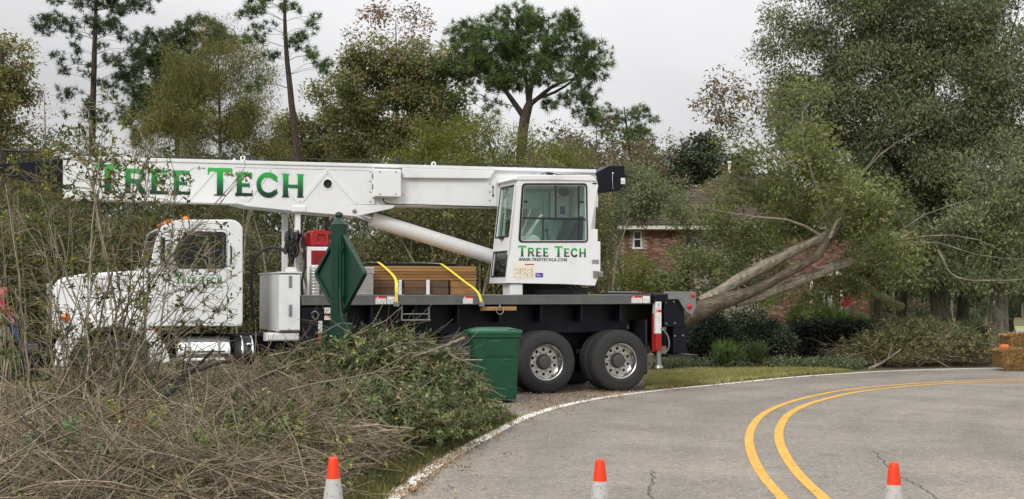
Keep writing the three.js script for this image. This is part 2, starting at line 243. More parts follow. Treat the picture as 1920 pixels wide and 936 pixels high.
function scatter(name, geos, material, items, parent, kind = 'stuff') { // items: {p, q, s, c, v}
  const o = parent, base = parent.position;
  geos.forEach((g, k) => {
    const l = items.filter((it, i) => (it.v ?? i) % geos.length === k); if (!l.length) return;
    const m = sh(new THREE.InstancedMesh(g, material, l.length)); m.name = name; const mt = new THREE.Matrix4();
    l.forEach((it, i) => { mt.compose(V(it.p.x - base.x, it.p.y - base.y, it.p.z - base.z), it.q, typeof it.s === 'number' ? V(it.s, it.s, it.s) : it.s); m.setMatrixAt(i, mt); if (it.c) m.setColorAt(i, it.c); });
    if (kind) m.userData.kind = kind; o.add(m);
  });
}
const qRand = (r) => new THREE.Quaternion().setFromEuler(new THREE.Euler((r() - 0.5) * 1.2, r() * 6.283, (r() - 0.5) * 1.2));
const qUp = (d, r) => new THREE.Quaternion().setFromUnitVectors(V(0, 1, 0), d).multiply(new THREE.Quaternion().setFromAxisAngle(V(0, 1, 0), r() * 6.283));
function pick(pal, r, vary = 0.3) { const c = pal[Math.floor(r() * pal.length)], k = 1 - vary / 2 + vary * r(); return new THREE.Color().setRGB(c[0] * k * (0.93 + 0.14 * r()), c[1] * k, c[2] * k); }

function limbTube(chains, sidesOf) { // chains: [{p:[Vector3], r:[number]}] to one geometry
  const pos = [], nor = [], uv = [], idx = [];
  for (const c of chains) {
    const n = sidesOf(c.r[0]), m = c.p.length; let x = V(1, 0, 0), run = 0;
    for (let i = 0; i < m; i++) {
      const d = V(0, 0, 0).subVectors(c.p[Math.min(m - 1, i + 1)], c.p[Math.max(0, i - 1)]).normalize(); if (i === 0) { x = Math.abs(d.y) > 0.8 ? V(1, 0, 0) : V(0, 1, 0); }
      x.addScaledVector(d, -x.dot(d)).normalize(); const y = V(0, 0, 0).crossVectors(d, x); if (i) run += c.p[i].distanceTo(c.p[i - 1]);
      for (let k = 0; k <= n; k++) { const a = k / n * Math.PI * 2, ca = Math.cos(a), sa = Math.sin(a), nx = x.x * ca + y.x * sa, ny = x.y * ca + y.y * sa, nz = x.z * ca + y.z * sa, w = c.lump ? 1 + c.lump * (hash2(k % n, i, 77) - 0.5) : 1; pos.push(c.p[i].x + nx * c.r[i] * w, c.p[i].y + ny * c.r[i] * w, c.p[i].z + nz * c.r[i] * w); nor.push(nx, ny, nz); uv.push(k / n * Math.max(0.25, Math.PI * 2 * c.r[0]), run); }
    }
    const b = pos.length / 3 - m * (n + 1), w = n + 1; for (let i = 0; i < m - 1; i++) for (let k = 0; k < n; k++) { const a = b + i * w + k; idx.push(a, a + 1, a + w, a + 1, a + w + 1, a + w); }
    const e = b + (m - 1) * w, ce = pos.length / 3; pos.push(c.p[m - 1].x, c.p[m - 1].y, c.p[m - 1].z); const dd = V(0, 0, 0).subVectors(c.p[m - 1], c.p[m - 2]).normalize(); nor.push(dd.x, dd.y, dd.z); uv.push(0, 0); for (let k = 0; k < n; k++) idx.push(e + k, e + k + 1, ce);
  }
  const g = new THREE.BufferGeometry(); g.setAttribute('position', new THREE.Float32BufferAttribute(pos, 3)); g.setAttribute('normal', new THREE.Float32BufferAttribute(nor, 3)); g.setAttribute('uv', new THREE.Float32BufferAttribute(uv, 2)); g.setIndex(idx); return g;
}
// grows limbs from stems to every tip; returns chains of limbs, the thick stems and the outer nodes
function grow(stems, tips, o) {
  const r = o.rnd, nodes = [], chains = [];
  stems.forEach((s, si) => { const ch = []; s.p.forEach((p, i) => { nodes.push({ p, par: i ? nodes.length - 1 : -1, w: s.r[i], len: i ? nodes[nodes.length - 1].len + p.distanceTo(nodes[nodes.length - 1].p) : 0, ok: i >= s.from, stem: true, acc: 0 }); ch.push(nodes.length - 1); }); chains.push({ n: ch, stem: true, si }); });
  const first = nodes.filter((n) => n.ok);
  tips = tips.map((t) => ({ t, d: Math.min(...first.map((n) => n.p.distanceTo(t.p))) })).sort((a, b) => a.d - b.d).map((x) => x.t);
  for (const t of tips) {
    let best = -1, bd = 1e9;
    for (let i = 0; i < nodes.length; i++) { const n = nodes[i]; if (!n.ok) continue; const dx = t.p.x - n.p.x, dy = t.p.y - n.p.y, dz = t.p.z - n.p.z, d = Math.sqrt(dx * dx + dy * dy + dz * dz); const c = d + (o.path ?? 0.25) * (n.stem ? 0 : n.len) + (dy < 0 ? -dy * (o.drop ?? 0.5) : 0); if (c < bd) { bd = c; best = i; } }
    const P = nodes[best], dist = P.p.distanceTo(t.p), k = Math.max(2, Math.round(dist / o.seg)), ch = [best];
    const par = P.par >= 0 ? V(0, 0, 0).subVectors(P.p, nodes[P.par].p).normalize() : V(0, 1, 0), to = V(0, 0, 0).subVectors(t.p, P.p).normalize();
    const ctl = P.p.clone().addScaledVector(par.multiplyScalar(o.bend ?? 0.35).add(to).add(V(0, o.lift ?? 0.15, 0)).normalize(), dist * 0.5);
    let prev = best;
    for (let i = 1; i <= k; i++) { const q = i / k, a = (1 - q) ** 2, b = 2 * q * (1 - q), c = q * q, p = V(a * P.p.x + b * ctl.x + c * t.p.x, a * P.p.y + b * ctl.y + c * t.p.y, a * P.p.z + b * ctl.z + c * t.p.z); if (i < k) p.add(rndDir(r).multiplyScalar((o.jit ?? 0.07) * o.seg)); nodes.push({ p, par: prev, w: 0, len: nodes[prev].len + p.distanceTo(nodes[prev].p), ok: true, acc: 0, tip: i === k ? t : null, out: q }); prev = nodes.length - 1; ch.push(prev); }
    chains.push({ n: ch });
  }
  const e = o.exp ?? 2.3, r0 = o.tipR ?? 0.012;
  for (let i = nodes.length - 1; i >= 0; i--) { const n = nodes[i]; n.acc = Math.max(n.acc, r0 ** e); if (n.par >= 0) nodes[n.par].acc += nodes[n.par].stem && n.stem ? 0 : n.acc * (n.par === i - 1 ? 1.015 : 1); }
  for (const n of nodes) n.R = n.stem ? n.w : Math.min(n.acc ** (1 / e), o.maxR ?? 0.2);
  const out = chains.map((c) => ({ stem: c.stem, si: c.si, p: c.n.map((i) => nodes[i].p), r: c.n.map((i, k) => (!c.stem && k === 0 && c.n.length > 1 ? Math.min(nodes[i].R, nodes[c.n[1]].R * 1.15) : nodes[i].R)) }));
  return { nodes, chains: out };
}
const sides = (r) => (r > 0.12 ? 9 : r > 0.04 ? 6 : r > 0.015 ? 4 : 3);
const DENS = 2.6, PER = 2.0;
function lobeTips(lobes, Z, r, density, shell = 0.45) { // lobes [px, py, rx, ry, weight, dz] in pixels at distance Z
  const out = [];
  for (const L of lobes) {
    const [px, py, rx, ry, w = 1, dz = 0] = L, c = D(px, py, Z + dz), m = M_PER(Z + dz), a = rx * m, b = ry * m, cz = Math.min(Math.max(a, b) * 1.05, Math.max(2.2, Math.min(a, b) * 1.6)), n = Math.max(3, Math.round(DENS * density * w * a * b * Math.PI * 0.9 * Math.cbrt(cz)));
    for (let i = 0; i < n; i++) { const d = rndDir(r), k = shell + (1 - shell) * Math.cbrt(r()); out.push({ p: V(c.x + d.x * a * k * (0.9 + 0.25 * r()), c.y + d.y * b * k * (0.9 + 0.25 * r()), c.z + d.z * cz * k), L, out: d }); }
  }
  return out;
}
// a tree: trunk (pixels at distance Z), crown lobes, leaf kind
function tree(o) {
  const r = rng(o.seed), m = M_PER(o.Z), tp = o.trunk.map(([x, y, w, dz = 0], i) => (i === 0 && !o.floating ? D(x, 545 + EYE * F / (o.Z + dz), o.Z + dz) : D(x, y, o.Z + dz))), tr = o.trunk.map((t) => t[2] * m / 2);
  if (!o.floating) tp[0].y = -0.05;
  const c = new THREE.CatmullRomCurve3(tp), n = Math.max(8, Math.round(c.getLength() / 0.8)), P = [], R = [];
  for (let i = 0; i <= n; i++) { const t = i / n, f = t * (tr.length - 1), k = Math.min(tr.length - 2, Math.floor(f)); P.push(c.getPoint(t)); R.push((tr[k] + (tr[k + 1] - tr[k]) * (f - k)) * (i === 0 && !o.floating ? 1.45 : i === 1 && !o.floating ? 1.12 : 1)); }
  const g = thing(o.name, o.label, o.category ?? 'tree', tp[0].clone(), 0, o.group);
  const stems = [{ p: P, r: R, from: Math.floor((o.from ?? 0.45) * n) }, ...(o.forks ?? []).map((f) => { const q = new THREE.CatmullRomCurve3(f.map(([x, y, w, dz = 0]) => D(x, y, o.Z + dz))), k = Math.max(5, Math.round(q.getLength() / 0.6)), pp = [], rr = []; for (let i = 0; i <= k; i++) { const t = i / k, ff = t * (f.length - 1), a = Math.min(f.length - 2, Math.floor(ff)); pp.push(q.getPoint(t)); rr.push((f[a][2] + (f[a + 1][2] - f[a][2]) * (ff - a)) * m / 2); } return { p: pp, r: rr, from: 1 }; })];
  const nd0 = o.leaf === 'needle', tips = lobeTips(o.lobes, o.Z, r, (o.density ?? 0.9) * (nd0 ? 1.6 : 1), o.shell);
  const gr = grow(stems, tips, { rnd: r, seg: 0.7, tipR: (o.tipR ?? 0.014) * 0.62, maxR: o.maxR ?? tr[0] * 0.55, path: o.path, lift: o.lift, drop: o.drop, bend: o.bend, jit: o.jit ?? 0.12 });
  const rel = (ch) => ch.map((x) => ({ p: x.p.map((p) => p.clone().sub(tp[0])), r: x.r, lump: x.stem ? o.lump ?? 0.16 : 0 }));
  part('trunk', limbTube(rel(gr.chains.filter((x) => x.si === 0)), () => 12), o.bark, g);
  gr.chains.filter((x) => x.stem && x.si > 0).forEach((x) => part('limb', limbTube(rel([x]), () => 9), o.limbBark ?? o.bark, g));
  const br = gr.chains.filter((x) => !x.stem); if (br.length) tag(part('branches', limbTube(rel(br), sides), o.limbBark ?? o.bark, g), null, null, null, 'stuff');
  const items = [];
  for (const nd of gr.nodes) if (nd.tip) {
    const k = Math.round((nd0 ? 1.25 : PER) * (o.per ?? 8) * (nd.tip.L[4] !== undefined && nd.tip.L[4] < 1 ? Math.max(0.35, nd.tip.L[4]) : 1) * (0.6 + 0.8 * r())), pal = o.palAt ? o.palAt(nd.tip.L) : o.pal, tint = 0.8 + 0.4 * r();
    const along = V(0, 0, 0).subVectors(nd.p, gr.nodes[nd.par].p).normalize();
    for (let i = 0; i < k; i++) {
      const p = nd.p.clone().add(rndDir(r).multiply(V(1, o.flat ?? 0.7, 1)).multiplyScalar((o.spread ?? 0.55) * Math.sqrt(r()))), s = (o.leafScale ?? 1) * (0.7 + 0.6 * r()), col = pick(pal, r).multiplyScalar(tint);
      const q = o.leaf === 'needle' ? qUp(along.clone().multiplyScalar(0.5).add(V(0, 0.55, 0)).add(rndDir(r).multiplyScalar(0.7)).normalize(), r) : qRand(r); items.push({ p, q, s, c: col });
    }
  }
  if (items.length) scatter('crown', CL[o.leaf], o.leaf === 'needle' ? needleMat : leafMat, items, g, 'stuff');
  return g;
}

// ---------------------------------------------------------------- the crane truck
const TA = 20 * Math.PI / 180, TO = G(1164, 735), UX = V(Math.cos(TA), 0, -Math.sin(TA)), UZ = V(Math.sin(TA), 0, Math.cos(TA));
function tp(px, py, z = 0) { const d = ray(px, py), o = TO.clone().addScaledVector(UZ, z), t = (o.x * UZ.x + (o.z) * UZ.z) / (d.x * UZ.x + d.z * UZ.z), p = V(d.x * t, EYE + d.y * t, d.z * t); return [(p.x - TO.x) * UX.x + (p.z - TO.z) * UX.z, p.y]; } // a point of the truck's side plane at depth z, in the truck's own metres
const q = (z, ...l) => l.map(([x, y]) => tp(x, y, z));
const tv = (px, py, z) => { const [x, y] = tp(px, py, z); return V(x, y, z); };
// lettering: wide capitals with small serifs, drawn as print
function letters(ctx, s, x, base, cap, small, gap, fit) {
  if (fit) { let n = x; const wf = { T: 0.98, R: 1.02, E: 0.88, C: 1.05, H: 1.1, ' ': 0.5 }; for (const ch of s) n += wf[ch.toUpperCase()] * (ch !== ' ' && ch === ch.toUpperCase() ? cap : small) + gap; ctx.save(); ctx.scale(fit / (n + x), 1); letters(ctx, s, x, base, cap, small, gap); ctx.restore(); return; }
  const wOf = (c, h) => ({ T: 0.98, R: 1.02, E: 0.88, C: 1.05, H: 1.1, ' ': 0.5 }[c] ?? 1) * h;
  for (const ch of s) {
    const big = ch === ch.toUpperCase() && ch !== ' ', c = ch.toUpperCase(), h = big ? cap : small, w = wOf(c, h), y = base - h, t = h * 0.135, st = h * 0.235; ctx.beginPath();
    const R = (a, b, d, e) => ctx.rect(x + a * w, y + b * h, d * w, e * h), sx = st / w, ty = t / h;
    if (c === 'T') { R(0.02, 0, 0.96, ty); R(0.5 - sx / 2, 0, sx, 1); R(0.02, 0, 0.05, ty * 1.9); R(0.93, 0, 0.05, ty * 1.9); R(0.5 - sx, 0.96, sx * 2, 0.04); }
    if (c === 'E') { R(0.1, 0, sx, 1); R(0.03, 0, 0.86, ty); R(0.03, 1 - ty, 0.9, ty); R(0.1, 0.46, 0.66, ty); R(0.84, 0, 0.05, ty * 1.9); R(0.88, 1 - ty * 1.9, 0.05, ty * 1.9); R(0.72, 0.42, 0.05, ty * 1.6); }
    if (c === 'H') { R(0.08, 0, sx, 1); R(0.92 - sx, 0, sx, 1); R(0.08, 0.46, 0.84, ty); for (const k of [0, 0.955]) { R(0.03, k, sx + 0.1, 0.045); R(0.87 - sx, k, sx + 0.1, 0.045); } }
    if (c === 'R') { R(0.08, 0, sx, 1); R(0.03, 0, 0.1, 0.045); R(0.03, 0.955, sx + 0.1, 0.045); ctx.fill(); ctx.beginPath(); ctx.lineWidth = st * 0.72; const yy = y + h * 0.28; ctx.moveTo(x + w * 0.1, y + t / 2); ctx.lineWidth = t * 1.25; ctx.lineTo(x + w * 0.58, y + t / 2); ctx.ellipse(x + w * 0.58, yy, w * 0.23, h * 0.28 - t / 2, 0, -Math.PI / 2, Math.PI / 2); ctx.lineTo(x + w * 0.1, y + h * 0.56 - t / 2); ctx.stroke(); ctx.beginPath(); ctx.moveTo(x + w * 0.45, y + h * 0.52); ctx.lineTo(x + w * 0.68, y + h * 0.52); ctx.lineTo(x + w * 1.02, y + h); ctx.lineTo(x + w * 0.74, y + h); }
    if (c === 'C') { ctx.lineWidth = st * 0.9; ctx.ellipse(x + w * 0.53, y + h * 0.5, w * 0.42, h * 0.43, 0, -0.62, 0.62, true); ctx.stroke(); ctx.beginPath(); R(0.86, 0.16, 0.05, 0.2); R(0.86, 0.66, 0.05, 0.2); }
    ctx.fill(); x += w + gap;
  }
  return x;
}
function printTex(w, h, draw) { const c = document.createElement('canvas'); c.width = w; c.height = h; const x = c.getContext('2d'); x.clearRect(0, 0, w, h); draw(x, w, h); const t = new THREE.CanvasTexture(c); t.colorSpace = THREE.SRGBColorSpace; t.magFilter = THREE.LinearFilter; return t; }
// flat print on a face: corners p00 (lower left) and p11 (upper right) on the truck's side planes
function decal(name, parent, z, [x0, y0], [x1, y1], t, o = {}) { const g = new THREE.PlaneGeometry(Math.abs(x1 - x0), Math.abs(y1 - y0)); g.translate((x0 + x1) / 2, (y0 + y1) / 2, z); return part(name, g, new THREE.MeshStandardMaterial({ map: t, transparent: !o.solid, alphaTest: o.solid ? 0 : 0.4, roughness: 0.4 }), parent); }
const greenText = (text, w, h, cap, small, gap, x0, base) => printTex(w, h, (c) => { const gr = c.createLinearGradient(0, base - cap, 0, base); gr.addColorStop(0, '#3cb44a'); gr.addColorStop(0.35, '#149a3e'); gr.addColorStop(0.6, '#0a6a33'); gr.addColorStop(1, '#042a1a'); c.fillStyle = c.strokeStyle = gr; letters(c, text, x0, base, cap, small, gap, w); });
const stickerTex = (seed, kind) => printTex(128, 128, (c) => { const r = rng(seed); c.fillStyle = '#e9e6df'; c.fillRect(0, 0, 128, 128); if (kind === 'warn') { c.fillStyle = '#c22a22'; c.fillRect(0, 0, 128, 34); c.fillStyle = '#f0f0f0'; c.beginPath(); c.arc(24, 17, 10, 0, 7); c.fill(); } if (kind === 'u') { c.fillStyle = '#223'; c.lineWidth = 16; c.strokeStyle = '#223'; c.beginPath(); c.moveTo(42, 14); c.lineTo(42, 46); c.arc(64, 46, 22, Math.PI, 0, true); c.lineTo(86, 14); c.stroke(); } if (kind === 'chart') c.fillStyle = '#eadfc8', c.fillRect(0, 0, 128, 128); c.fillStyle = kind === 'chart' ? '#8d8577' : '#555'; for (let y = kind === 'u' ? 84 : 42; y < 122; y += 9) for (let x = 8; x < 116; x += 14) if (r() > 0.25) c.fillRect(x, y, 10, 4); });

const truck = thing('crane_truck', 'white crane truck with navy chassis, green lettering on its boom and a grey flat deck', 'crane truck', TO.clone(), TA);
const VAR = {};
{ // chassis: rails, axles, cross tubes, the dark body below the deck
  const [dx0, dy0] = tp(566, 577), [dx1] = tp(1221, 566), front = tp(120, 650)[0];
  VAR.deckX0 = dx0; VAR.deckX1 = dx1;
  const yb = tp(900, 571)[1]; VAR.deckBottom = yb;
  const k = new K(); // twin rails and cross members
  k.box(front, dx1 + 0.9, 0.72, 1.0, -0.86, -0.78).box(front, dx1 + 0.9, 0.72, 1.0, -1.72, -1.64);
  for (const x of [-8.2, -7, -5.9, -4.6, -3.4, -2.2, -0.7, 0.9]) k.box(x, x + 0.14, 0.74, 0.98, -1.66, -0.84);
  const frame = k.build('chassis_frame', M.navy, truck);
  const b = new K(); // closed side boxes of the crane base
  b.ext([[dx0 + 0.05, 0.98], [-0.5, 0.98], [0.32, 1.0], [0.32, yb + 0.02], [dx0 + 0.05, yb + 0.02]], -0.42, 1.66, 0.015);
  b.box(dx0 + 0.5, -3.3, 0.55, 1.0, -2.35, -0.62).box(dx0 + 0.05, 0.6, 0.5, 0.6, -1.5, -1.0);
  b.build('crane_base', M.navy, truck);
  for (let i = 0; i < 8; i++) { const ribs = new K(); ribs.box(-5.0 + i * 0.72, -4.96 + i * 0.72, yb - 0.3, yb + 0.015, -0.44, -0.12, 0.006); ribs.build('deck_bracket', M.navy, truck); }
}
const WZ = 0; // wheels
function lathePart(name, prof, z, parent, m, n = 48) { const k = new K(); k.lathe(prof.map(([r, a]) => [r, a]), new THREE.Matrix4().makeTranslation(0, 0, z).multiply(ROTX), n); return k.build(name, m, parent); }
const TYRE = (w) => [[0.292, 0], [0.31, 0.028], [0.35, 0.036], [0.42, 0.026], [0.478, 0.012], [0.502, -0.012], [0.517, -0.04], [0.52, -0.06], [0.509, -0.061], [0.509, -0.072], [0.521, -0.073], [0.522, -w / 2 + 0.012], [0.51, -w / 2 + 0.008], [0.51, -w / 2 - 0.008], [0.522, -w / 2 - 0.012], [0.521, -w + 0.073], [0.509, -w + 0.072], [0.509, -w + 0.061], [0.52, -w + 0.06], [0.505, -w + 0.012], [0.43, -w - 0.02], [0.33, -w - 0.02], [0.292, -w]];
function wheel(x, deep = true) {
  const w = grp('wheel', truck); w.position.set(x, 0.52, WZ);
  const tp0 = lathePart('tyre', TYRE(0.27), 0, w, M.rubber, 64);
  if (deep) lathePart('tyre', TYRE(0.27), -0.34, w, M.rubber, 48);
  const s = deep ? -1 : 1, f = deep ? -0.145 : -0.05;
  lathePart('rim', [[0.24, -0.25], [0.27, -0.24], [0.276, -0.03], [0.302, -0.012], [0.305, 0.0], [0.298, 0.006], [0.283, -0.006], [0.268, -0.03], [0.262, -0.07], [0.25, f - 0.012], [0.242, f + 0.0]], 0, w, M.alu, 64);
  const ring = [], N = 60; for (let i = 0; i < N; i++) ring.push([0.25 * Math.cos(i / N * 6.2832), 0.25 * Math.sin(i / N * 6.2832)]);
  const holes = []; for (let i = 0; i < 10; i++) { const a = (i + 0.5) / 10 * 6.2832, h = []; for (let j = 0; j < 14; j++) h.push([0.204 * Math.cos(a) + 0.0255 * Math.cos(-j / 14 * 6.2832), 0.204 * Math.sin(a) + 0.0255 * Math.sin(-j / 14 * 6.2832)]); holes.push(h); }
  const k = new K(); k.ext(ring, f + 0.004, 0.022, 0.004, holes); k.build('wheel_disc', M.alu, w);
  const dk = new K(); dk.cyl(V(0, 0, f - 0.12), V(0, 0, f - 0.05), 0.245, 0.245, 32); dk.build('brake_drum', M.black, w);
  lathePart('hub', deep ? [[0.135, f + 0.004], [0.13, f + 0.02], [0.112, f + 0.026], [0.108, f + 0.09], [0.1, f + 0.1], [0.06, f + 0.105], [0, f + 0.105]] : [[0.12, f + 0.004], [0.11, f + 0.05], [0.05, f + 0.08], [0, f + 0.08]], 0, w, deep ? M.hubDark : M.steel, 32);
  const nk = new K(); for (let i = 0; i < 10; i++) { const a = i / 10 * 6.2832, c = V(0.158 * Math.cos(a), 0.158 * Math.sin(a), f); nk.cyl(c, c.clone().add(V(0, 0, 0.035)), 0.017, 0.014, 6); } tag(nk.build('wheel_nuts', M.steel, w), null, null, null, 'stuff');
  return w;
}
{
  const xs = [tp(882, 676)[0], tp(1025, 676)[0], tp(1164, 679)[0]];
  for (const x of xs) wheel(x);
  const fx = tp(212, 690)[0]; VAR.frontX = fx; wheel(fx, false);
  for (const x of [...xs, fx]) { // wheels of the far side, mirrored in place
    const w = wheel(x, x !== fx); w.rotation.y = Math.PI; w.position.z = -2.46;
  }
  const k = new K(); for (const x of xs) { k.cyl(V(x, 0.52, -2.3), V(x, 0.52, -0.2), 0.09, 0.09, 16); k.ball(x, 0.55, -1.23, 0.24, 1, 1, 1.1); k.box(x - 0.5, x + 0.5, 0.62, 0.7, -0.8, -0.7); } k.cyl(V(fx, 0.5, -2.3), V(fx, 0.5, -0.2), 0.06);
  k.build('axles', M.black, truck);
  const fl = new K(); const [mx] = tp(1216, 660); fl.box(mx - 0.015, mx + 0.015, tp(1216, 702)[1], tp(1216, 600)[1], -0.72, -0.08, 0.004); fl.build('mud_flap', M.black, truck);
}
{ // deck
  const z0 = -0.02, A = q(z0, [566, 577], [1221, 566.5], [1221, 549], [566, 558]); const top = (A[2][1] + A[3][1]) / 2, bot = (A[0][1] + A[1][1]) / 2; VAR.top = top;
  const k = new K(); k.box(A[0][0], A[1][0], bot, top - 0.012, -0.09, z0, 0.008); k.box(A[0][0], A[1][0], bot, top - 0.012, -2.44, -2.37, 0.008); k.box(A[0][0], A[0][0] + 0.08, bot, top - 0.012, -2.36, -0.1, 0.006); k.box(A[1][0] - 0.08, A[1][0], bot, top - 0.012, -2.36, -0.1, 0.006);
  const deck = k.build('deck', M.deck, truck);
  const pl = new K(); pl.box(A[0][0] + 0.004, A[1][0] - 0.004, top - 0.012, top, -2.43, z0 + 0.006, 0.003); pl.build('deck_plate', M.steel, deck);
  const st = (name, x0, x1, kind, seed) => decal(name, deck, z0 + 0.004, [x0, bot + 0.02], [x1, top - 0.022], stickerTex(seed, kind), { solid: true });
  st('warning_label', tp(704, 560, z0)[0], tp(724, 560, z0)[0], 'warn', 3); st('white_label', tp(726, 560, z0)[0], tp(741, 560, z0)[0], 'text', 4); st('warning_label', tp(868, 560, z0)[0], tp(886, 560, z0)[0], 'warn', 5); st('warning_label', tp(1184, 560, z0)[0], tp(1204, 560, z0)[0], 'warn', 6); st('white_label', tp(1205, 560, z0)[0], tp(1218, 560, z0)[0], 'text', 7);
  // timber block and chain hook below the deck edge, fold-down step
  const b = new K(), B = q(0, [905, 583], [970, 575]); b.box(B[0][0], B[1][0], B[0][1], B[1][1], -0.14, -0.03, 0.008); b.build('timber_block', M.woodC, truck);
  const c = tp(937, 583), h0 = new K(); h0.tube([V(c[0], c[1] + 0.1, 0), V(c[0], c[1] + 0.05, 0.012), V(c[0], c[1], 0)], 0.01, 6, 8); h0.build('hook_bolt', M.steel, truck); const h = new K(); h.tube([V(c[0] - 0.07, c[1] + 0.04, 0), V(c[0] - 0.05, c[1] - 0.03, 0.01), V(c[0], c[1] - 0.06, 0.01), V(c[0] + 0.05, c[1] - 0.03, 0.01), V(c[0] + 0.07, c[1] + 0.04, 0)], 0.008, 6); h.build('shackle', M.steel, truck);
  const s = new K(), S = q(-0.1, [752, 602], [806, 580], [757, 596], [802, 590]); s.box(S[0][0], S[1][0], S[0][1], S[0][1] + 0.025, -0.3, -0.05, 0.006).box(S[0][0], S[0][0] + 0.025, S[0][1], S[1][1] + 0.04, -0.13, -0.1, 0.004).box(S[1][0] - 0.025, S[1][0], S[0][1], S[1][1] + 0.04, -0.13, -0.1, 0.004).box(S[0][0], S[1][0], S[3][1], S[3][1] + 0.02, -0.13, -0.1, 0.004); s.build('step', M.steel, truck);
  const rd = new K(); rd.box(tp(700, 500, -2.0)[0], tp(862, 500, -2.0)[0], tp(780, 502, -2)[1], tp(780, 493, -2)[1], -2.25, -2.2).box(tp(705, 500, -2.0)[0], tp(705, 500, -2)[0] + 0.05, top, tp(780, 494, -2)[1], -2.25, -2.2).box(tp(855, 500, -2.0)[0], tp(855, 500, -2)[0] + 0.05, top, tp(780, 494, -2)[1], -2.25, -2.2); rd.build('rail', M.black, truck);
}
{ // rear stabiliser, tail plate, lights
  const z0 = -0.06, T = rounded(q(z0, [1246, 547], [1305, 547], [1305, 575], [1298, 592], [1287, 585], [1272, 561], [1246, 561]), 0.02), k = new K(); k.ext(T, z0, 0.05, 0.006); k.ext(T, -2.35, 0.05, 0.006);
  const tl = k.build('tail_plate', M.steel, truck);
  const f = new K(), xr = tp(1300, 560, z0)[0], xl = VAR.deckX1; f.box(xl, xr, tp(1270, 560, z0)[1], tp(1270, 550, z0)[1], -2.3, -0.12); f.build('tail_bed', M.navy, truck);
  for (const [px, py, r] of [[1299.5, 554.5, 0.036], [1293, 575, 0.045]]) { const c = tv(px, py, z0), l = new K(); l.lathe([[r, 0], [r, 0.012], [r * 0.75, 0.028], [0, 0.034]], new THREE.Matrix4().makeTranslation(c.x, c.y, z0).multiply(ROTX), 20); l.build('tail_light', M.redLens, truck); }
  const body = new K(), N = q(-0.1, [1222, 560], [1252, 560], [1252, 614], [1222, 614]); body.ext(q(-0.1, [1222, 553], [1250, 551], [1250, 566], [1222, 568]), -0.04, 2.3, 0.01);
  body.ext(rounded(q(-0.12, [1245, 563], [1272, 563], [1283, 580], [1285, 612], [1245, 614]), 0.02), -0.12, 2.1, 0.012); body.ext(q(-0.16, [1262, 612], [1287, 607], [1288, 662], [1262, 664]), -0.16, 0.26, 0.012);
  body.ext(q(-0.2, [1222, 612], [1232, 612], [1232, 664], [1222, 640]), -0.2, 0.2, 0.01); body.build('stabiliser_housing', M.navy, truck);
  const bolts = new K(); for (const [px, py] of [[1249, 567], [1264, 566], [1250, 607], [1266, 606], [1266, 630], [1281, 629]]) { const c = tv(px, py, -0.1); bolts.cyl(V(c.x, c.y, -0.13), V(c.x, c.y, -0.105), 0.018, 0.018, 6); } tag(bolts.build('bolts', M.steel, truck), null, null, null, 'stuff');
  const jack = grp('stabiliser_leg', truck), J = q(-0.02, [1230, 658], [1241, 566], [1230, 626]); const jx0 = J[0][0], jx1 = J[1][0];
  const a = new K(); a.box(jx0, jx1, J[2][1], J[1][1], -0.16, -0.03, 0.01); a.build('upper_leg', M.white2, jack); const bb = new K(); bb.box(jx0 - 0.002, jx1 + 0.002, J[0][1], J[2][1] - 0.003, -0.162, -0.028, 0.01); bb.build('lower_leg', M.red, jack);
  decal('label', jack, -0.024, [jx0 + 0.008, tp(1235, 578, -0.02)[1]], [jx1 - 0.008, tp(1235, 567, -0.02)[1]], stickerTex(21, 'u'), { solid: true }); decal('label', jack, -0.024, [jx0 + 0.008, tp(1235, 600, -0.02)[1]], [jx1 - 0.008, tp(1235, 581, -0.02)[1]], stickerTex(22, 'warn'), { solid: true });
  const sp = new K(), D0 = tv(1235, 660, -0.1); sp.cyl(V(D0.x, 0.42, -0.1), V(D0.x, D0.y + 0.05, -0.1), 0.05, 0.05, 14).cyl(V(D0.x, 0.38, -0.1), V(D0.x, 0.43, -0.1), 0.09, 0.07, 16); sp.build('jack_foot', M.steel, jack);
  const rd = new K(); const rx = tp(1225, 600, -0.1)[0]; rd.box(rx - 0.02, rx + 0.025, tp(1225, 660)[1], tp(1225, 588)[1], -0.12, -0.09, 0.004); rd.build('reflector_strip', M.red, truck);
  const ft = new K(), P0 = tv(1278, 666, -0.2); ft.box(tp(1250, 666, -0.05)[0], tp(1306, 666, -0.05)[0], P0.y - 0.02, P0.y + 0.015, -0.55, 0.02, 0.006); ft.build('stabiliser_pad', M.black, truck);
  const hose = new K(); hose.tube([tv(1240, 615, 0), tv(1252, 630, 0.01), tv(1254, 652, 0), tv(1246, 664, -0.05)], 0.014, 7); hose.build('hose', M.steel, truck);
}
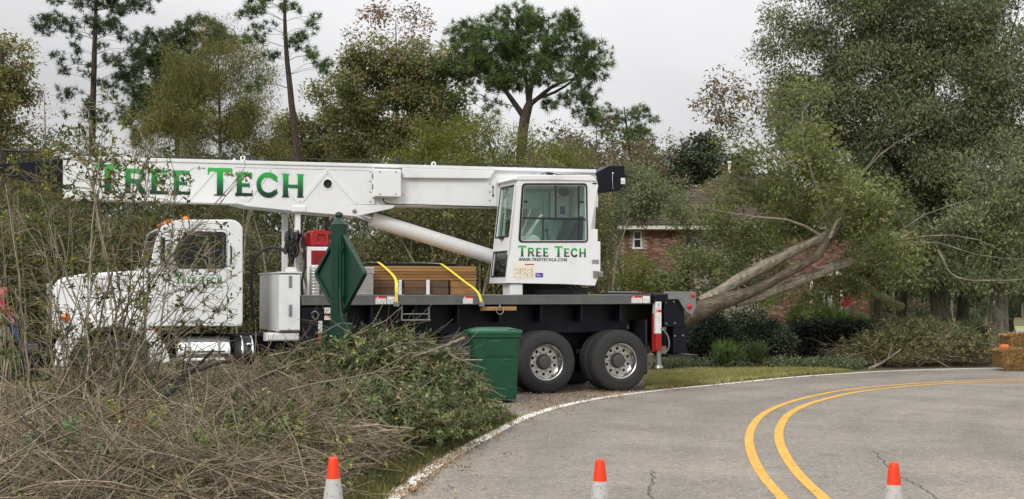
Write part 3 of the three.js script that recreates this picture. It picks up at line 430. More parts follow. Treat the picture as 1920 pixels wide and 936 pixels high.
{ // front stabiliser by the sign post
  const g = grp('stabiliser_leg', truck), X = q(-0.02, [597, 655], [605, 602], [597, 625]); const a = new K(); a.box(X[0][0], X[1][0], X[2][1], X[1][1], -0.14, -0.04, 0.008); a.build('upper_leg', M.white2, g); const b = new K(); b.box(X[0][0] - 0.002, X[1][0] + 0.002, X[0][1], X[2][1] - 0.003, -0.142, -0.038, 0.008); b.build('lower_leg', M.red, g); const s = new K(), c = tv(601, 660, -0.09); s.cyl(V(c.x, 0.32, -0.09), V(c.x, c.y + 0.1, -0.09), 0.022, 0.022, 12).cyl(V(c.x, 0.3, -0.09), V(c.x, 0.34, -0.09), 0.1, 0.08, 16); s.build('jack_foot', M.steel, g);
  decal('label', g, -0.03, tp(608, 588, -0.03), tp(619, 577, -0.03), stickerTex(31, 'u'), { solid: true }); decal('label', g, -0.03, tp(608, 600, -0.03), tp(619, 591, -0.03), stickerTex(32, 'warn'), { solid: true });
  const k = new K(); k.ext(q(-0.05, [566, 577], [622, 576], [622, 640], [600, 646], [566, 640]), -0.05, 2.3, 0.012); k.build('stabiliser_housing', M.navy, truck);
  const h = new K(); h.tube([tv(584, 588, 0), tv(590, 584, 0.03), tv(597, 590, 0.02), tv(592, 600, 0.02), tv(584, 592, 0.02)], 0.012, 6); h.build('hook', M.steel, truck);
}
{ // battery and air tank straps, fuel tank
  const z0 = -0.1, [x0, yT] = tp(330, 633, z0), [x1, yB] = tp(436, 697, z0), r = (yT - yB) / 2, yc = (yT + yB) / 2, zc = z0 - r; const ft = grp('fuel_tank', truck), k = new K();
  k.lathe([[0, x1 - 0.0], [r * 0.86, x1 - 0.015], [r * 0.97, x1 - 0.04], [r, x1 - 0.08], [r, x0 + 0.08], [r * 0.97, x0 + 0.04], [r * 0.86, x0 + 0.015], [0, x0]].map(([a, b]) => [a, -b]), new THREE.Matrix4().makeTranslation(0, yc, zc).multiply(new THREE.Matrix4().makeRotationZ(Math.PI / 2))); k.build('tank', M.chrome, ft);
  for (const x of [x0 + 0.2, x1 - 0.2]) { const s = new K(); s.lathe([[r + 0.002, -x - 0.02], [r + 0.008, -x - 0.018], [r + 0.008, -x + 0.018], [r + 0.002, -x + 0.02]], new THREE.Matrix4().makeTranslation(0, yc, zc).multiply(new THREE.Matrix4().makeRotationZ(Math.PI / 2))); s.build('tank_strap', M.steel, ft); }
  const st = new K(); for (const dy of [0.05, -0.09]) st.box(x0 + 0.12, x1 - 0.12, yc + dy - 0.018, yc + dy + 0.018, z0 - 0.04, z0 + 0.06, 0.008); st.build('step_bar', M.chrome, ft);
  const [a0] = tp(439, 660, z0), [a1] = tp(479, 660, z0), bt = grp('battery_box', truck), b = new K(); b.lathe([[0, a1], [r * 0.95, a1 - 0.012], [r * 0.98, a1 - 0.04], [r * 0.98, a0 + 0.03], [0, a0 + 0.02]].map(([a, c]) => [a, -c]), new THREE.Matrix4().makeTranslation(0, yc, zc).multiply(new THREE.Matrix4().makeRotationZ(Math.PI / 2))); b.build('box_body', M.black, bt);
  for (const px of [455, 474]) { const x = tp(px, 660, z0)[0], e = new K(); e.lathe([[r * 0.98 + 0.002, -x - 0.014], [r + 0.012, -x - 0.012], [r + 0.012, -x + 0.012], [r * 0.98 + 0.002, -x + 0.014]], new THREE.Matrix4().makeTranslation(0, yc, zc).multiply(new THREE.Matrix4().makeRotationZ(Math.PI / 2))); e.build('chrome_band', M.chrome, bt); }
  const l = new K(), lc = tv(466, 646, z0); l.ball(lc.x, lc.y, z0 + 0.0, 0.04, 1, 0.6, 0.5); l.build('latch', M.chrome, bt);
}
{ // cab and hood
  const z0 = -0.16, wd = 2.1, cab = grp('cab', truck), prof = rounded(q(z0, [455, 612], [455, 424], [441, 412], [330, 412], [296, 428], [281, 500], [270, 512], [270, 612]), 0.09);
  const win = rounded(q(z0, [338, 499], [418, 499], [418, 441], [350, 439], [332, 470]), 0.05);
  const shell = new K(); shell.ext(prof, z0, 0.05, 0.018, [win.slice().reverse()]); shell.ext(prof, z0 - wd + 0.05, 0.05, 0.018, [win.slice().reverse()]); shell.build('side_panel', M.white, cab);
  const P = q(z0, [455, 612], [455, 424], [441, 412], [330, 412], [296, 428], [281, 500], [270, 612]); const rf = new K();
  rf.ext(rounded([[P[1][0] - 0.05, P[1][1] - 0.04], [P[1][0] - 0.003, P[1][1]], [P[2][0], P[2][1] - 0.004], [P[3][0], P[3][1] - 0.004], [P[4][0] + 0.01, P[4][1]], [P[4][0] + 0.05, P[4][1] - 0.04], [P[3][0], P[3][1] - 0.05], [P[2][0] - 0.03, P[2][1] - 0.06]], 0.02), z0 - 0.052, wd - 0.104, 0); rf.box(P[0][0] - 0.06, P[0][0] - 0.003, P[0][1], P[1][1] - 0.02, z0 - wd + 0.052, z0 - 0.052); rf.box(P[6][0], P[0][0] - 0.06, P[6][1], P[6][1] + 0.06, z0 - wd + 0.052, z0 - 0.052); rf.box(P[6][0] + 0.003, P[6][0] + 0.06, P[6][1] + 0.05, P[5][1] + 0.02, z0 - wd + 0.052, z0 - 0.052); rf.build('roof', M.white, cab);
  const wg = new K(); wg.ext([[P[5][0] + 0.01, P[5][1] + 0.02], [P[5][0] + 0.035, P[5][1] + 0.02], [P[4][0] + 0.045, P[4][1] - 0.03], [P[4][0] + 0.02, P[4][1] - 0.03]], z0 - 0.1, wd - 0.2); wg.build('windscreen', M.glassDark, cab);
  const g = new K(); g.ext(win, z0 - 0.02, 0.006); g.build('side_window', M.glassDark, cab); const fr = new K(); const big = rounded(q(z0, [332, 504], [424, 504], [424, 435], [347, 433], [325, 471]), 0.06); fr.ext(big, z0 + 0.008, 0.012, 0.003, [win.slice().reverse()]); fr.build('window_seal', M.black, cab);
  const vp = new K(), vx = tp(372, 470, z0)[0]; vp.box(vx - 0.012, vx + 0.012, tp(372, 499, z0)[1], tp(372, 440, z0)[1], z0 - 0.03, z0 + 0.004, 0.003); vp.build('window_pillar', M.black, cab);
  const dr = new K(), dpts = rounded(q(z0, [426, 606], [426, 430], [340, 428], [318, 470], [312, 606]), 0.06), inn = dpts.map(([x, y]) => { const c = tp(375, 520, z0); return [c[0] + (x - c[0]) * 0.985, c[1] + (y - c[1]) * 0.99]; }); dr.ext(dpts, z0 + 0.004, 0.006, 0.001, [inn.reverse()]); dr.build('door_seam', M.steel, cab);
  const hd = new K(), H = q(z0, [432, 494], [432, 462]); hd.tube([V(H[0][0], H[0][1], z0), V(H[0][0], H[0][1] + 0.02, z0 + 0.06), V(H[1][0], H[1][1] - 0.02, z0 + 0.06), V(H[1][0], H[1][1], z0)], 0.014, 8); hd.build('grab_handle', M.black, cab); const hh = tp(404, 583, z0), hd9 = new K(); hd9.box(hh[0] - 0.05, hh[0] + 0.06, hh[1] - 0.02, hh[1] + 0.02, z0 - 0.01, z0 + 0.03); hd9.build('door_handle', M.black, cab);
  const st = new K(); st.box(-7.0, -6.5, 1.35, 1.5, -1.1, -0.5).ext(rounded([[-6.62, 1.45], [-6.45, 1.45], [-6.36, 2.25], [-6.5, 2.25]], 0.06), -0.55, 0.5, 0.03); st.build('seat', M.black, cab);
  for (let i = 0; i < 5; i++) { const l = new K(), [lx, ly] = tp(318, 414, z0); l.ext(rounded([[lx - 0.06, ly - 0.02], [lx + 0.07, ly - 0.0], [lx + 0.05, ly + 0.03], [lx - 0.01, ly + 0.03]], 0.02), z0 - 0.15 - i * 0.42, 0.1, 0.01); l.build('marker_light', M.amber, cab); }
  const bc = new K(), [bx, by] = tp(350, 408, z0 - 0.3); bc.lathe([[0.06, 0], [0.055, 0.02], [0.045, 0.05], [0, 0.06]], new THREE.Matrix4().makeTranslation(bx, by - 0.02, z0 - 0.5)); bc.build('beacon', M.amber, cab);
  decal('lettering', cab, z0 + 0.006, tp(328, 532, z0), tp(418, 517, z0), greenText('Tree Tech', 1024, 150, 128, 108, 16, 8, 140)); decal('lettering', cab, z0 + 0.006, tp(330, 606, z0), tp(410, 599, z0), printTex(1024, 96, (c) => { c.fillStyle = '#333'; c.font = 'bold 88px sans-serif'; c.fillText('USDOT 1095171', 8, 84, 1000); }), {}); decal('lettering', cab, z0 + 0.006, tp(345, 541, z0), tp(402, 535, z0), printTex(512, 64, (c) => { c.fillStyle = '#555'; c.font = 'bold 50px sans-serif'; c.fillText('WWW.TREETECHLA.COM', 4, 50, 500); }), {});
  const vis = new K(), VS = q(z0, [284, 440], [320, 426]); vis.ext(rounded([[VS[0][0], VS[0][1]], [VS[0][0] + 0.04, VS[0][1] - 0.03], [VS[1][0], VS[1][1] - 0.03], [VS[1][0], VS[1][1]]], 0.02), z0 - 0.1, wd - 0.2, 0.01); vis.build('sun_visor', M.black, cab);
  const mr = new K(), mc2 = tv(305, 470, z0 + 0.2); mr.box(mc2.x - 0.03, mc2.x + 0.03, mc2.y - 0.2, mc2.y + 0.2, z0 + 0.1, z0 + 0.28, 0.02).tube([V(mc2.x + 0.03, mc2.y + 0.14, z0 + 0.2), V(mc2.x + 0.1, mc2.y + 0.16, z0 + 0.1), V(mc2.x + 0.16, mc2.y + 0.14, z0)], 0.012, 6, 10).tube([V(mc2.x + 0.03, mc2.y - 0.16, z0 + 0.2), V(mc2.x + 0.1, mc2.y - 0.2, z0 + 0.1), V(mc2.x + 0.16, mc2.y - 0.18, z0)], 0.012, 6, 10); mr.build('mirror', M.black, cab);
  const dm = new K(), dk2 = tv(368, 590, z0); for (const px of [300, 330, 362, 396, 430, 446]) for (const py of [608]) { const c = tv(px, py, z0); dm.cyl(V(c.x, c.y, z0 - 0.002), V(c.x, c.y, z0 + 0.008), 0.01, 0.008, 8); } for (const py of [450, 480, 510, 540, 570]) { const c = tv(448, py, z0); dm.cyl(V(c.x, c.y, z0 - 0.002), V(c.x, c.y, z0 + 0.008), 0.009, 0.007, 8); } tag(dm.build('rivets', M.steel, cab), null, null, null, 'stuff');
  const hood = new K(), hz = -0.5; hood.ext(rounded(q(hz, [283, 600], [283, 508], [240, 508], [150, 514], [112, 522], [100, 540], [97, 612], [150, 612]), 0.07), hz, 1.46, 0.05); hood.build('hood', M.white, truck);
  const gr = new K(), [gx, gy] = tp(97, 560, hz); for (let i = 0; i < 9; i++) gr.box(gx - 0.05, gx + 0.02, 1.05 + i * 0.085, 1.09 + i * 0.085, -1.8, -0.66, 0.006); gr.box(gx - 0.06, gx + 0.02, 1.0, 1.84, -1.86, -1.8).box(gx - 0.06, gx + 0.02, 1.0, 1.84, -0.66, -0.6); gr.build('grille', M.chrome, truck);
  const fen = new K(), c = [VAR.frontX, 0.55], A = []; for (let i = 0; i <= 16; i++) { const a = Math.PI * (0.02 + 0.96 * i / 16); A.push([c[0] + 0.82 * Math.cos(a), c[1] + 0.78 * Math.sin(a)]); } for (let i = 16; i >= 0; i--) { const a = Math.PI * (0.02 + 0.96 * i / 16); A.push([c[0] + 0.64 * Math.cos(a), c[1] + 0.62 * Math.sin(a)]); }
  fen.ext(A, 0.0, 0.52, 0.03); fen.ext(A, -1.94, 0.52, 0.03); fen.build('fender', M.white, truck);
  const hl = new K(), [hx] = tp(112, 580, -0.2); hl.ball(hx + 0.02, 1.12, -0.3, 0.13, 0.7, 0.9, 1.2); hl.build('headlight', M.chrome, truck); const hl2 = new K(); hl2.ball(hx + 0.02, 1.12, -2.16, 0.13, 0.7, 0.9, 1.2); hl2.build('headlight', M.chrome, truck);
  const tr = new K(), [ax, ay] = tp(124, 596, 0.0); tr.ball(ax, ay, -0.02, 0.075, 0.8, 1, 0.7); tr.build('turn_signal', M.amber, truck);
  const bp = new K(); bp.box(gx - 0.42, gx - 0.18, 0.45, 0.85, -2.4, -0.06, 0.05).box(gx - 0.2, gx + 0.25, 0.55, 0.75, -1.9, -1.5).box(gx - 0.2, gx + 0.25, 0.55, 0.75, -1.0, -0.6); bp.build('bumper', M.navy, truck);
  const sk = new K(), S = q(-0.06, [282, 681], [293, 681], [293, 622], [280, 622]); sk.ext([[S[0][0], S[0][1]], [S[1][0] - 0.02, S[1][1]], [S[2][0], S[2][1]], [S[3][0], S[3][1]]], -0.06, 0.5, 0.01); sk.build('fender_skirt', M.white, truck); const am = new K(), mc = tv(287, 622, -0.05); am.ball(mc.x, mc.y, -0.04, 0.048, 1.1, 0.8, 0.5); am.build('side_marker', M.amber, truck);
}
{ // tall white locker behind the cab
  const z0 = -0.04, B = q(z0, [523, 622], [564, 513]), g = grp('locker', truck), k = new K(); k.box(B[0][0], B[1][0], B[0][1], B[1][1], z0 - 1.85, z0 - 0.03, 0.02); k.build('locker_body', M.white2, g); const d = new K(); d.box(B[0][0] + 0.01, B[1][0] - 0.01, B[0][1] + 0.02, B[1][1] - 0.02, z0 - 0.028, z0, 0.01); d.build('locker_door', M.white, g); for (const py of [528, 582]) { const l = new K(), c = tv(544, py, z0); l.box(c.x - 0.022, c.x + 0.022, c.y - 0.09, c.y + 0.09, z0 - 0.002, z0 + 0.02, 0.008); l.build('latch', M.steel, g); }
  const lid = new K(); lid.box(B[0][0] - 0.015, B[1][0] + 0.015, B[1][1] + 0.003, B[1][1] + 0.025, z0 - 1.87, z0 + 0.012, 0.008); lid.build('locker_lid', M.white2, g); const e = new K(), ec = tv(546, 507, -0.1); e.ext(rounded([[ec.x - 0.1, B[1][1] + 0.028], [ec.x + 0.1, B[1][1] + 0.028], [ec.x + 0.06, B[1][1] + 0.1], [ec.x - 0.06, B[1][1] + 0.1]], 0.03), -0.1, 0.03, 0.005); e.build('lifting_lug', M.white2, g);
  const br = new K(), R = q(-0.1, [499, 640], [562, 624]); br.box(R[0][0], R[1][0], R[0][1], R[1][1], -0.4, -0.1, 0.03); br.build('locker_bracket', M.white2, truck);
}
{ // boom rest, hoses, frame, red winch, diamond plate box
  const g = grp('boom_rest', truck), k = new K(), a = tp(562, 572, -1.0), b = tp(559, 398, -1.0), w = 0.085; k.box(b[0] - w / 2, b[0] + w / 2, a[1] - 0.5, b[1], -1.1, -1.0).ext([[a[0] - 0.06, a[1] - 0.2], [a[0] + 0.22, a[1] - 0.2], [b[0] + 0.05, a[1] + 0.6], [b[0] - 0.02, a[1] + 0.6]], -1.02, 0.05); k.build('post', M.white, g); const k2 = new K(); k2.box(b[0] - 0.17, b[0] - 0.08, a[1] - 0.4, b[1], -1.55, -1.45); k2.build('rear_post', M.white2, g); const k3 = new K(), c = q(-0.98, [547, 398], [573, 386]); k3.box(c[0][0], c[1][0], c[0][1], c[1][1], -1.6, -0.92, 0.02); k3.build('saddle', M.white, g);
  const f = new K(), Fz = -0.3, f0 = q(Fz, [576, 560], [580, 560], [646, 560]), yt = tp(600, 463, Fz)[1], ym = tp(600, 497, Fz)[1], ybm = VAR.top; for (const x of [f0[0][0], f0[2][0]]) f.box(x, x + 0.06, ybm, yt, Fz - 0.06, Fz, 0.006); f.box(f0[0][0], f0[2][0] + 0.06, yt - 0.06, yt, Fz - 0.062, Fz + 0.002, 0.006).box(f0[0][0], f0[2][0] + 0.06, ym - 0.05, ym, Fz - 0.062, Fz + 0.002, 0.006); f.build('rack', M.white, truck); const fb9 = new K(); for (const z of [-1.2]) fb9.box(f0[0][0], f0[2][0] + 0.06, yt - 0.06, yt, z - 0.06, z, 0.006).box(f0[0][0], f0[0][0] + 0.06, ybm, yt, z - 0.06, z, 0.006); fb9.build('rack', M.white, truck);
  const wn = grp('winch', truck), n = new K(), N = q(-0.5, [583, 498], [617, 498], [617, 466], [583, 466]); n.box(N[0][0], N[1][0], N[0][1], N[2][1], -1.0, -0.5, 0.02); n.build('lower_housing', M.red, wn); const u = new K(), U = q(-0.5, [582, 461], [617, 461], [615, 436], [606, 430], [588, 430], [582, 440]); u.ext(rounded(U, 0.03), -0.5, 0.05, 0.01, [rounded(q(-0.5, [594, 454], [611, 454], [609, 440], [596, 440]), 0.02).reverse()]); u.ext(rounded(U, 0.03), -0.95, 0.05, 0.01); const x0 = U[0][0]; for (let i = 0; i < 3; i++) u.cyl(V(x0 + 0.06 + 0.12 * i, U[2][1] + 0.0, -0.99), V(x0 + 0.06 + 0.12 * i, U[2][1], -0.51), 0.03, 0.03, 12); u.cyl(V(x0 + 0.18, U[0][1] + 0.1, -0.95), V(x0 + 0.18, U[0][1] + 0.1, -0.53), 0.11, 0.11, 20); u.build('upper_housing', M.red, wn);
  const bx = grp('deck_box', truck), p = new K(), B = q(-0.18, [622, 557], [701, 502]); p.box(B[0][0], B[1][0], VAR.top + 0.003, B[1][1], -1.0, -0.2, 0.012); p.build('box_body', M.alu, bx); const ld = new K(); ld.box(B[0][0] - 0.01, B[1][0] + 0.01, B[1][1] - 0.1, B[1][1] + 0.012, -1.02, -0.175, 0.01); ld.build('box_lid', M.alu, bx);
  const tr = new K(); const nx = 22, ny = 9; for (let i = 0; i < nx; i++) for (let j = 0; j < ny; j++) { const x = B[0][0] + 0.04 + i * (B[1][0] - B[0][0] - 0.08) / (nx - 1), y = VAR.top + 0.05 + j * 0.035; if (y < B[1][1] - 0.12) tr.bar(V(x - 0.012, y - 0.008, -0.2), V(x + 0.012, y + 0.008, -0.2), 0.008, 0.012); } tag(tr.build('tread_pattern', M.steel, bx), null, null, null, 'stuff');
  const tc = new K(), T = q(-0.25, [583, 556], [600, 503]); tc.cyl(V((T[0][0] + T[1][0]) / 2, VAR.top, -0.3), V((T[0][0] + T[1][0]) / 2, T[1][1], -0.3), 0.09, 0.09, 24); for (let i = 0; i < 9; i++) tc.lathe([[0.09, 0], [0.097, 0.008], [0.09, 0.016]], new THREE.Matrix4().makeTranslation((T[0][0] + T[1][0]) / 2, VAR.top + 0.04 + i * 0.05, -0.3), 24); tc.build('tank', M.alu, truck);
  const hs = grp('hose_bundle', truck); const r = rng(77); for (let i = 0; i < 12; i++) { const c0 = tv(537 + r() * 22, 432 + r() * 8, -0.75 - r() * 0.3), c1 = tv(532 + r() * 26, 470 + r() * 22, -0.7 - r() * 0.3), h = new K(); h.tube([c0, c0.clone().add(V(-0.03 + r() * 0.03, -0.13, 0.08)), c1.clone().lerp(c0, 0.5).add(V((r() - 0.5) * 0.1, 0, 0.05)), c1, c1.clone().add(V(0.05, 0.09, -0.04)), c0.clone().add(V(0.06, -0.02, -0.05))], 0.024 + r() * 0.012, 8, 30); h.build('hose', M.black, hs); }
  const ha = new K(); ha.tube([tv(474, 600, -0.9), tv(472, 520, -0.9), tv(480, 482, -0.9), tv(500, 466, -0.9), tv(525, 466, -0.85), tv(537, 475, -0.8)], 0.026, 8, 40).tube([tv(566, 440, -0.9), tv(572, 490, -0.85), tv(566, 530, -0.8), tv(569, 570, -0.8)], 0.018, 8, 30); ha.build('hose', M.black, truck); const wl = new K(); wl.box(tp(551, 437, -0.85)[0], tp(558, 437, -0.85)[0], tp(551, 437, -0.85)[1], tp(551, 428, -0.85)[1], -0.95, -0.85); wl.build('work_light', M.chrome, truck);
}
{ // boom
  const zb = -0.95, boom = grp('boom', truck), k = new K(); k.ext(q(zb - 0.05, [119, 296], [1122, 322], [1122, 389], [560, 385], [440, 381], [119, 371.5]), zb - 0.05, 0.56, 0.015); const mainb = k.build('boom_section', M.white, boom);
  const sp = new K(); const hole = []; const hc = tp(614.5, 345, zb); for (let i = 0; i < 24; i++) hole.push([hc[0] + 0.075 * Math.cos(-i / 24 * 6.2832), hc[1] + 0.075 * Math.sin(-i / 24 * 6.2832)]); sp.ext(q(zb, [118, 294], [702, 309.5], [702, 383.5], [560, 383.5], [440, 382], [118, 372]), zb, 0.05, 0.004, [hole]); sp.build('boom_side_plate', M.white, boom);
  const hb = new K(); hb.cyl(V(hc[0], hc[1], zb - 0.052), V(hc[0], hc[1], zb - 0.045), 0.074, 0.074, 24); hb.build('boom_port', M.black, boom); const hr = new K(); hr.lathe([[0.076, 0], [0.092, 0.003], [0.092, 0.007], [0.076, 0.008]], new THREE.Matrix4().makeTranslation(hc[0], hc[1], zb).multiply(ROTX), 32); hr.build('port_ring', M.white, boom);
  const fl = new K(); fl.ext(q(zb + 0.02, [118, 292], [1118, 318], [1118, 324], [118, 298.5]), zb + 0.02, 0.7, 0.006); fl.build('top_flange', M.white, boom);
  const rc = new K(); rc.ext(q(zb + 0.03, [755, 315], [928, 319.5], [918, 335], [755, 333.5]), zb + 0.03, 0.1, 0.012); rc.build('side_flange', M.white, boom);
  const gs = new K(); gs.ext(rounded(q(zb + 0.01, [440, 380], [742, 385], [736, 391], [668, 406], [560, 397], [462, 387]), 0.02), zb + 0.01, 0.66, 0.012); gs.build('lower_gusset', M.white, boom);
  const pn = new K(), pc = tv(664, 396, zb); pn.lathe([[0.034, 0], [0.034, 0.02], [0.022, 0.024], [0, 0.024]], new THREE.Matrix4().makeTranslation(pc.x, pc.y, zb + 0.01).multiply(ROTX), 20); pn.build('pivot_pin', M.steel, boom);
  const ribs = [[[507, 318], [461, 379]], [[507, 318], [562, 381]], [[614, 319], [562, 381]], [[614, 319], [668, 381]], [[405, 315], [461, 379]], [[405, 315], [352, 375]], [[300, 311], [352, 375]], [[300, 311], [246, 371]], [[196, 308], [246, 371]]]; for (const [a, b] of ribs) { const p = new K(), A = tv(a[0], a[1], zb), B = tv(b[0], b[1], zb); p.bar(V(A.x, A.y, zb + 0.004), V(B.x, B.y, zb + 0.004), 0.055, 0.014); p.build('stiffener', M.white, boom); }
  const bx = grp('control_box', truck), c = q(zb + 0.14, [701, 369], [753, 318]), b = new K(); b.box(c[0][0], c[1][0], c[0][1], c[1][1], zb - 0.02, zb + 0.12, 0.012); b.build('box_body', M.white, bx); const cv = new K(); cv.box(c[0][0] + 0.012, c[1][0] - 0.012, c[0][1] + 0.012, c[1][1] - 0.012, zb + 0.122, zb + 0.14, 0.006); cv.build('box_cover', M.white, bx); for (const py of [330, 350]) { const hn = new K(), a = tv(700, py, zb + 0.1); hn.box(a.x - 0.02, a.x + 0.005, a.y - 0.04, a.y + 0.04, zb + 0.06, zb + 0.1, 0.004); hn.build('hinge', M.steel, bx); }
  const ca = new K(); ca.tube([tv(720, 370, zb), tv(719, 378, zb), tv(728, 382, zb), tv(790, 384, zb), tv(850, 386, zb), tv(932, 388, zb)], 0.01, 6, 40); ca.build('cable', M.black, boom);
  const plt = decal('serial_plate', boom, zb - 0.045, tp(754, 369, zb), tp(760, 358, zb), stickerTex(41, 'text'), { solid: true });
  for (const px of [455, 813]) { const l = new K(), p = tv(px, px === 455 ? 298 : 309, zb - 0.2); l.add(new THREE.TorusGeometry(0.032, 0.012, 8, 20), new THREE.Matrix4().makeTranslation(p.x, p.y + 0.01, p.z)); l.build('lifting_eye', M.white, boom); const n = new K(), s = tv(px - 16, px === 455 ? 299 : 311, zb - 0.2); n.ball(s.x, s.y - 0.01, s.z, 0.026); n.build('cap', M.white, boom); }
  const sb = new K(), sq = q(zb - 0.2, [745, 309], [754, 295]); sb.box(sq[0][0], sq[0][0] + 0.05, sq[0][1], sq[1][1], zb - 0.3, zb - 0.2).bar(V(sq[1][0], sq[0][1], zb - 0.25), V(sq[1][0] + 0.03, sq[1][1] - 0.02, zb - 0.25), 0.02, 0.02); sb.build('rope_guide', M.black, boom);
  const rp = new K(); rp.tube([tv(30, 300, -1.3), tv(470, 296, -1.3), tv(1130, 316, -1.3)], 0.009, 5, 20); rp.build('hoist_rope', M.black, boom);
  { const sm = new K(), A = tv(440, 313, zb), B = tv(690, 319, zb); sm.bar(V(A.x, A.y, zb + 0.002), V(B.x, B.y, zb + 0.002), 0.014, 0.01); sm.build('weld_seam', M.white2, boom); const s2 = new K(); for (const px of [930, 1010, 1090]) { const a2 = tv(px, 331, zb - 0.05), b2 = tv(px, 387, zb - 0.05); s2.bar(V(a2.x, a2.y, zb - 0.048), V(b2.x, b2.y, zb - 0.048), 0.02, 0.012); } s2.build('wear_pad', M.white2, boom); const bl = new K(); for (const [px, py] of [[127, 303], [127, 318], [127, 336], [127, 352], [127, 366], [694, 322], [694, 340], [694, 360], [694, 378], [742, 322], [712, 322], [742, 364], [712, 364], [918, 345], [918, 360], [918, 376]]) { const z = px > 700 && px < 760 ? zb + 0.14 : px > 900 ? zb - 0.05 : zb, c = tv(px, py, z); bl.cyl(V(c.x, c.y, z - 0.002), V(c.x, c.y, z + 0.012), 0.013, 0.012, 6); } tag(bl.build('bolts', M.steel, boom), null, null, null, 'stuff'); const ar = decal('arrow_mark', boom, zb - 0.046, tp(922, 370, zb), tp(930, 347, zb), printTex(48, 128, (c) => { c.fillStyle = '#222'; c.fillRect(20, 10, 8, 108); c.beginPath(); c.moveTo(24, 0); c.lineTo(40, 26); c.lineTo(8, 26); c.fill(); c.beginPath(); c.moveTo(24, 128); c.lineTo(40, 100); c.lineTo(8, 100); c.fill(); })); }
  // black head at the boom tip
  const hd = grp('boom_head', truck), h = new K(); h.ext(q(zb, [16, 306], [117, 297], [117, 342], [90, 342], [60, 338], [16, 328]), zb, 0.6, 0.01); h.ext(q(zb - 0.1, [-50, 308], [18, 306], [18, 322], [-50, 318]), zb - 0.1, 0.4, 0.01); h.build('head_frame', M.navy, hd);
  const hr2 = new K(); for (const px of [3, 40, 77]) { const a = tv(px, 306, zb), e = tv(px, 282, zb); hr2.box(a.x - 0.025, a.x + 0.025, a.y - 0.06, e.y, zb - 0.2, zb - 0.14); } const ra = tv(-40, 284, zb), rb = tv(82, 283, zb); hr2.box(ra.x, rb.x, rb.y - 0.015, rb.y + 0.015, zb - 0.19, zb - 0.15); hr2.build('rail', M.black, hd);
  const sv = new K(); for (const z of [-1.1, -1.25, -1.4]) { const c0 = tv(62, 318, zb); sv.cyl(V(c0.x, c0.y, z), V(c0.x, c0.y, z + 0.06), 0.16, 0.16, 28); } sv.build('sheave', M.black, hd);
  // rear winch housing
  const w = grp('rear_housing', truck), o = new K(), oc = q(zb + 0.04, [1121, 322], [1142, 310.5], [1171, 310.5], [1174, 344], [1163, 357], [1121, 360]); o.ext(oc, zb + 0.04, 0.7, 0.012); o.build('housing', M.navy, w); const hk = new K(), hp = tv(1149, 325, zb + 0.05); hk.ball(hp.x, hp.y, zb + 0.05, 0.018).tube([V(hp.x, hp.y, zb + 0.05), V(hp.x - 0.01, hp.y - 0.12, zb + 0.055), V(hp.x + 0.005, hp.y - 0.28, zb + 0.05)], 0.006, 5, 10); hk.build('pull_cord', M.chrome, w); decal('label', w, zb + 0.044, tp(1164, 345, zb + 0.04), tp(1172, 334, zb + 0.04), stickerTex(51, 'text'), { solid: true });
  // lettering
  const y0 = 363, y1 = 313, x0 = 174, x1 = 577; decal('lettering', boom, zb + 0.013, tp(x0, y0 - 0, zb), tp(x1, y1 + 2, zb), greenText('Tree Tech', 2048, 270, 238, 206, 20, 10, 262));
  // lift cylinder
  const cy = grp('lift_cylinder', truck), cz = -1.25, A = tv(697, 411, cz), B = tv(940, 487, cz), d = V(0, 0, 0).subVectors(B, A).normalize(), cl = new K(); cl.cyl(A, B, 0.125, 0.125, 36).cyl(A.clone().addScaledVector(d, -0.015), A.clone().addScaledVector(d, 0.05), 0.132, 0.132, 36); cl.build('barrel', M.white2, cy); const rd = new K(); rd.cyl(tv(664, 400, cz), A, 0.06, 0.06, 24); rd.build('rod', M.chrome, cy); const ln = new K(), up = V(-d.y, d.x, 0); ln.tube([0, 0.33, 0.66, 1].map((t) => A.clone().lerp(B, t).addScaledVector(up, 0.135).add(V(0, 0, 0.03))), 0.009, 6, 20); ln.build('hydraulic_line', M.black, cy);
}
{ // turntable and the post that carries boom and cab
  const k = new K(), T = q(-1.25, [955, 552], [1085, 534]); const cx = (T[0][0] + T[1][0]) / 2; k.cyl(V(cx, VAR.top, -1.15), V(cx, VAR.top + 0.1, -1.15), 0.72, 0.72, 48).cyl(V(cx, VAR.top + 0.1, -1.15), V(cx, VAR.top + 0.2, -1.15), 0.6, 0.6, 48); k.build('turntable', M.black, truck);
  const t = new K(); t.ext(q(-0.98, [990, 536], [1112, 536], [1120, 330], [1040, 330], [985, 470]), -0.98, 0.08, 0.01); t.ext(q(-0.98, [990, 536], [1112, 536], [1120, 330], [1040, 330], [985, 470]), -1.5, 0.08, 0.01); t.build('boom_tower', M.white2, truck); const p = new K(), Q = q(-0.12, [957, 552], [981, 533]); p.box(Q[0][0], Q[1][0], VAR.top, Q[1][1], -0.5, -0.14, 0.01); p.build('pedestal', M.white2, truck); const hs = new K(); hs.tube([tv(1080, 534, -0.3), tv(1092, 541, -0.25), tv(1108, 540, -0.25), tv(1117, 530, -0.3)], 0.018, 7).tube([tv(1072, 536, -0.4), tv(1090, 547, -0.3), tv(1110, 543, -0.3), tv(1118, 528, -0.35)], 0.015, 7); hs.build('hose', M.black, truck);
}
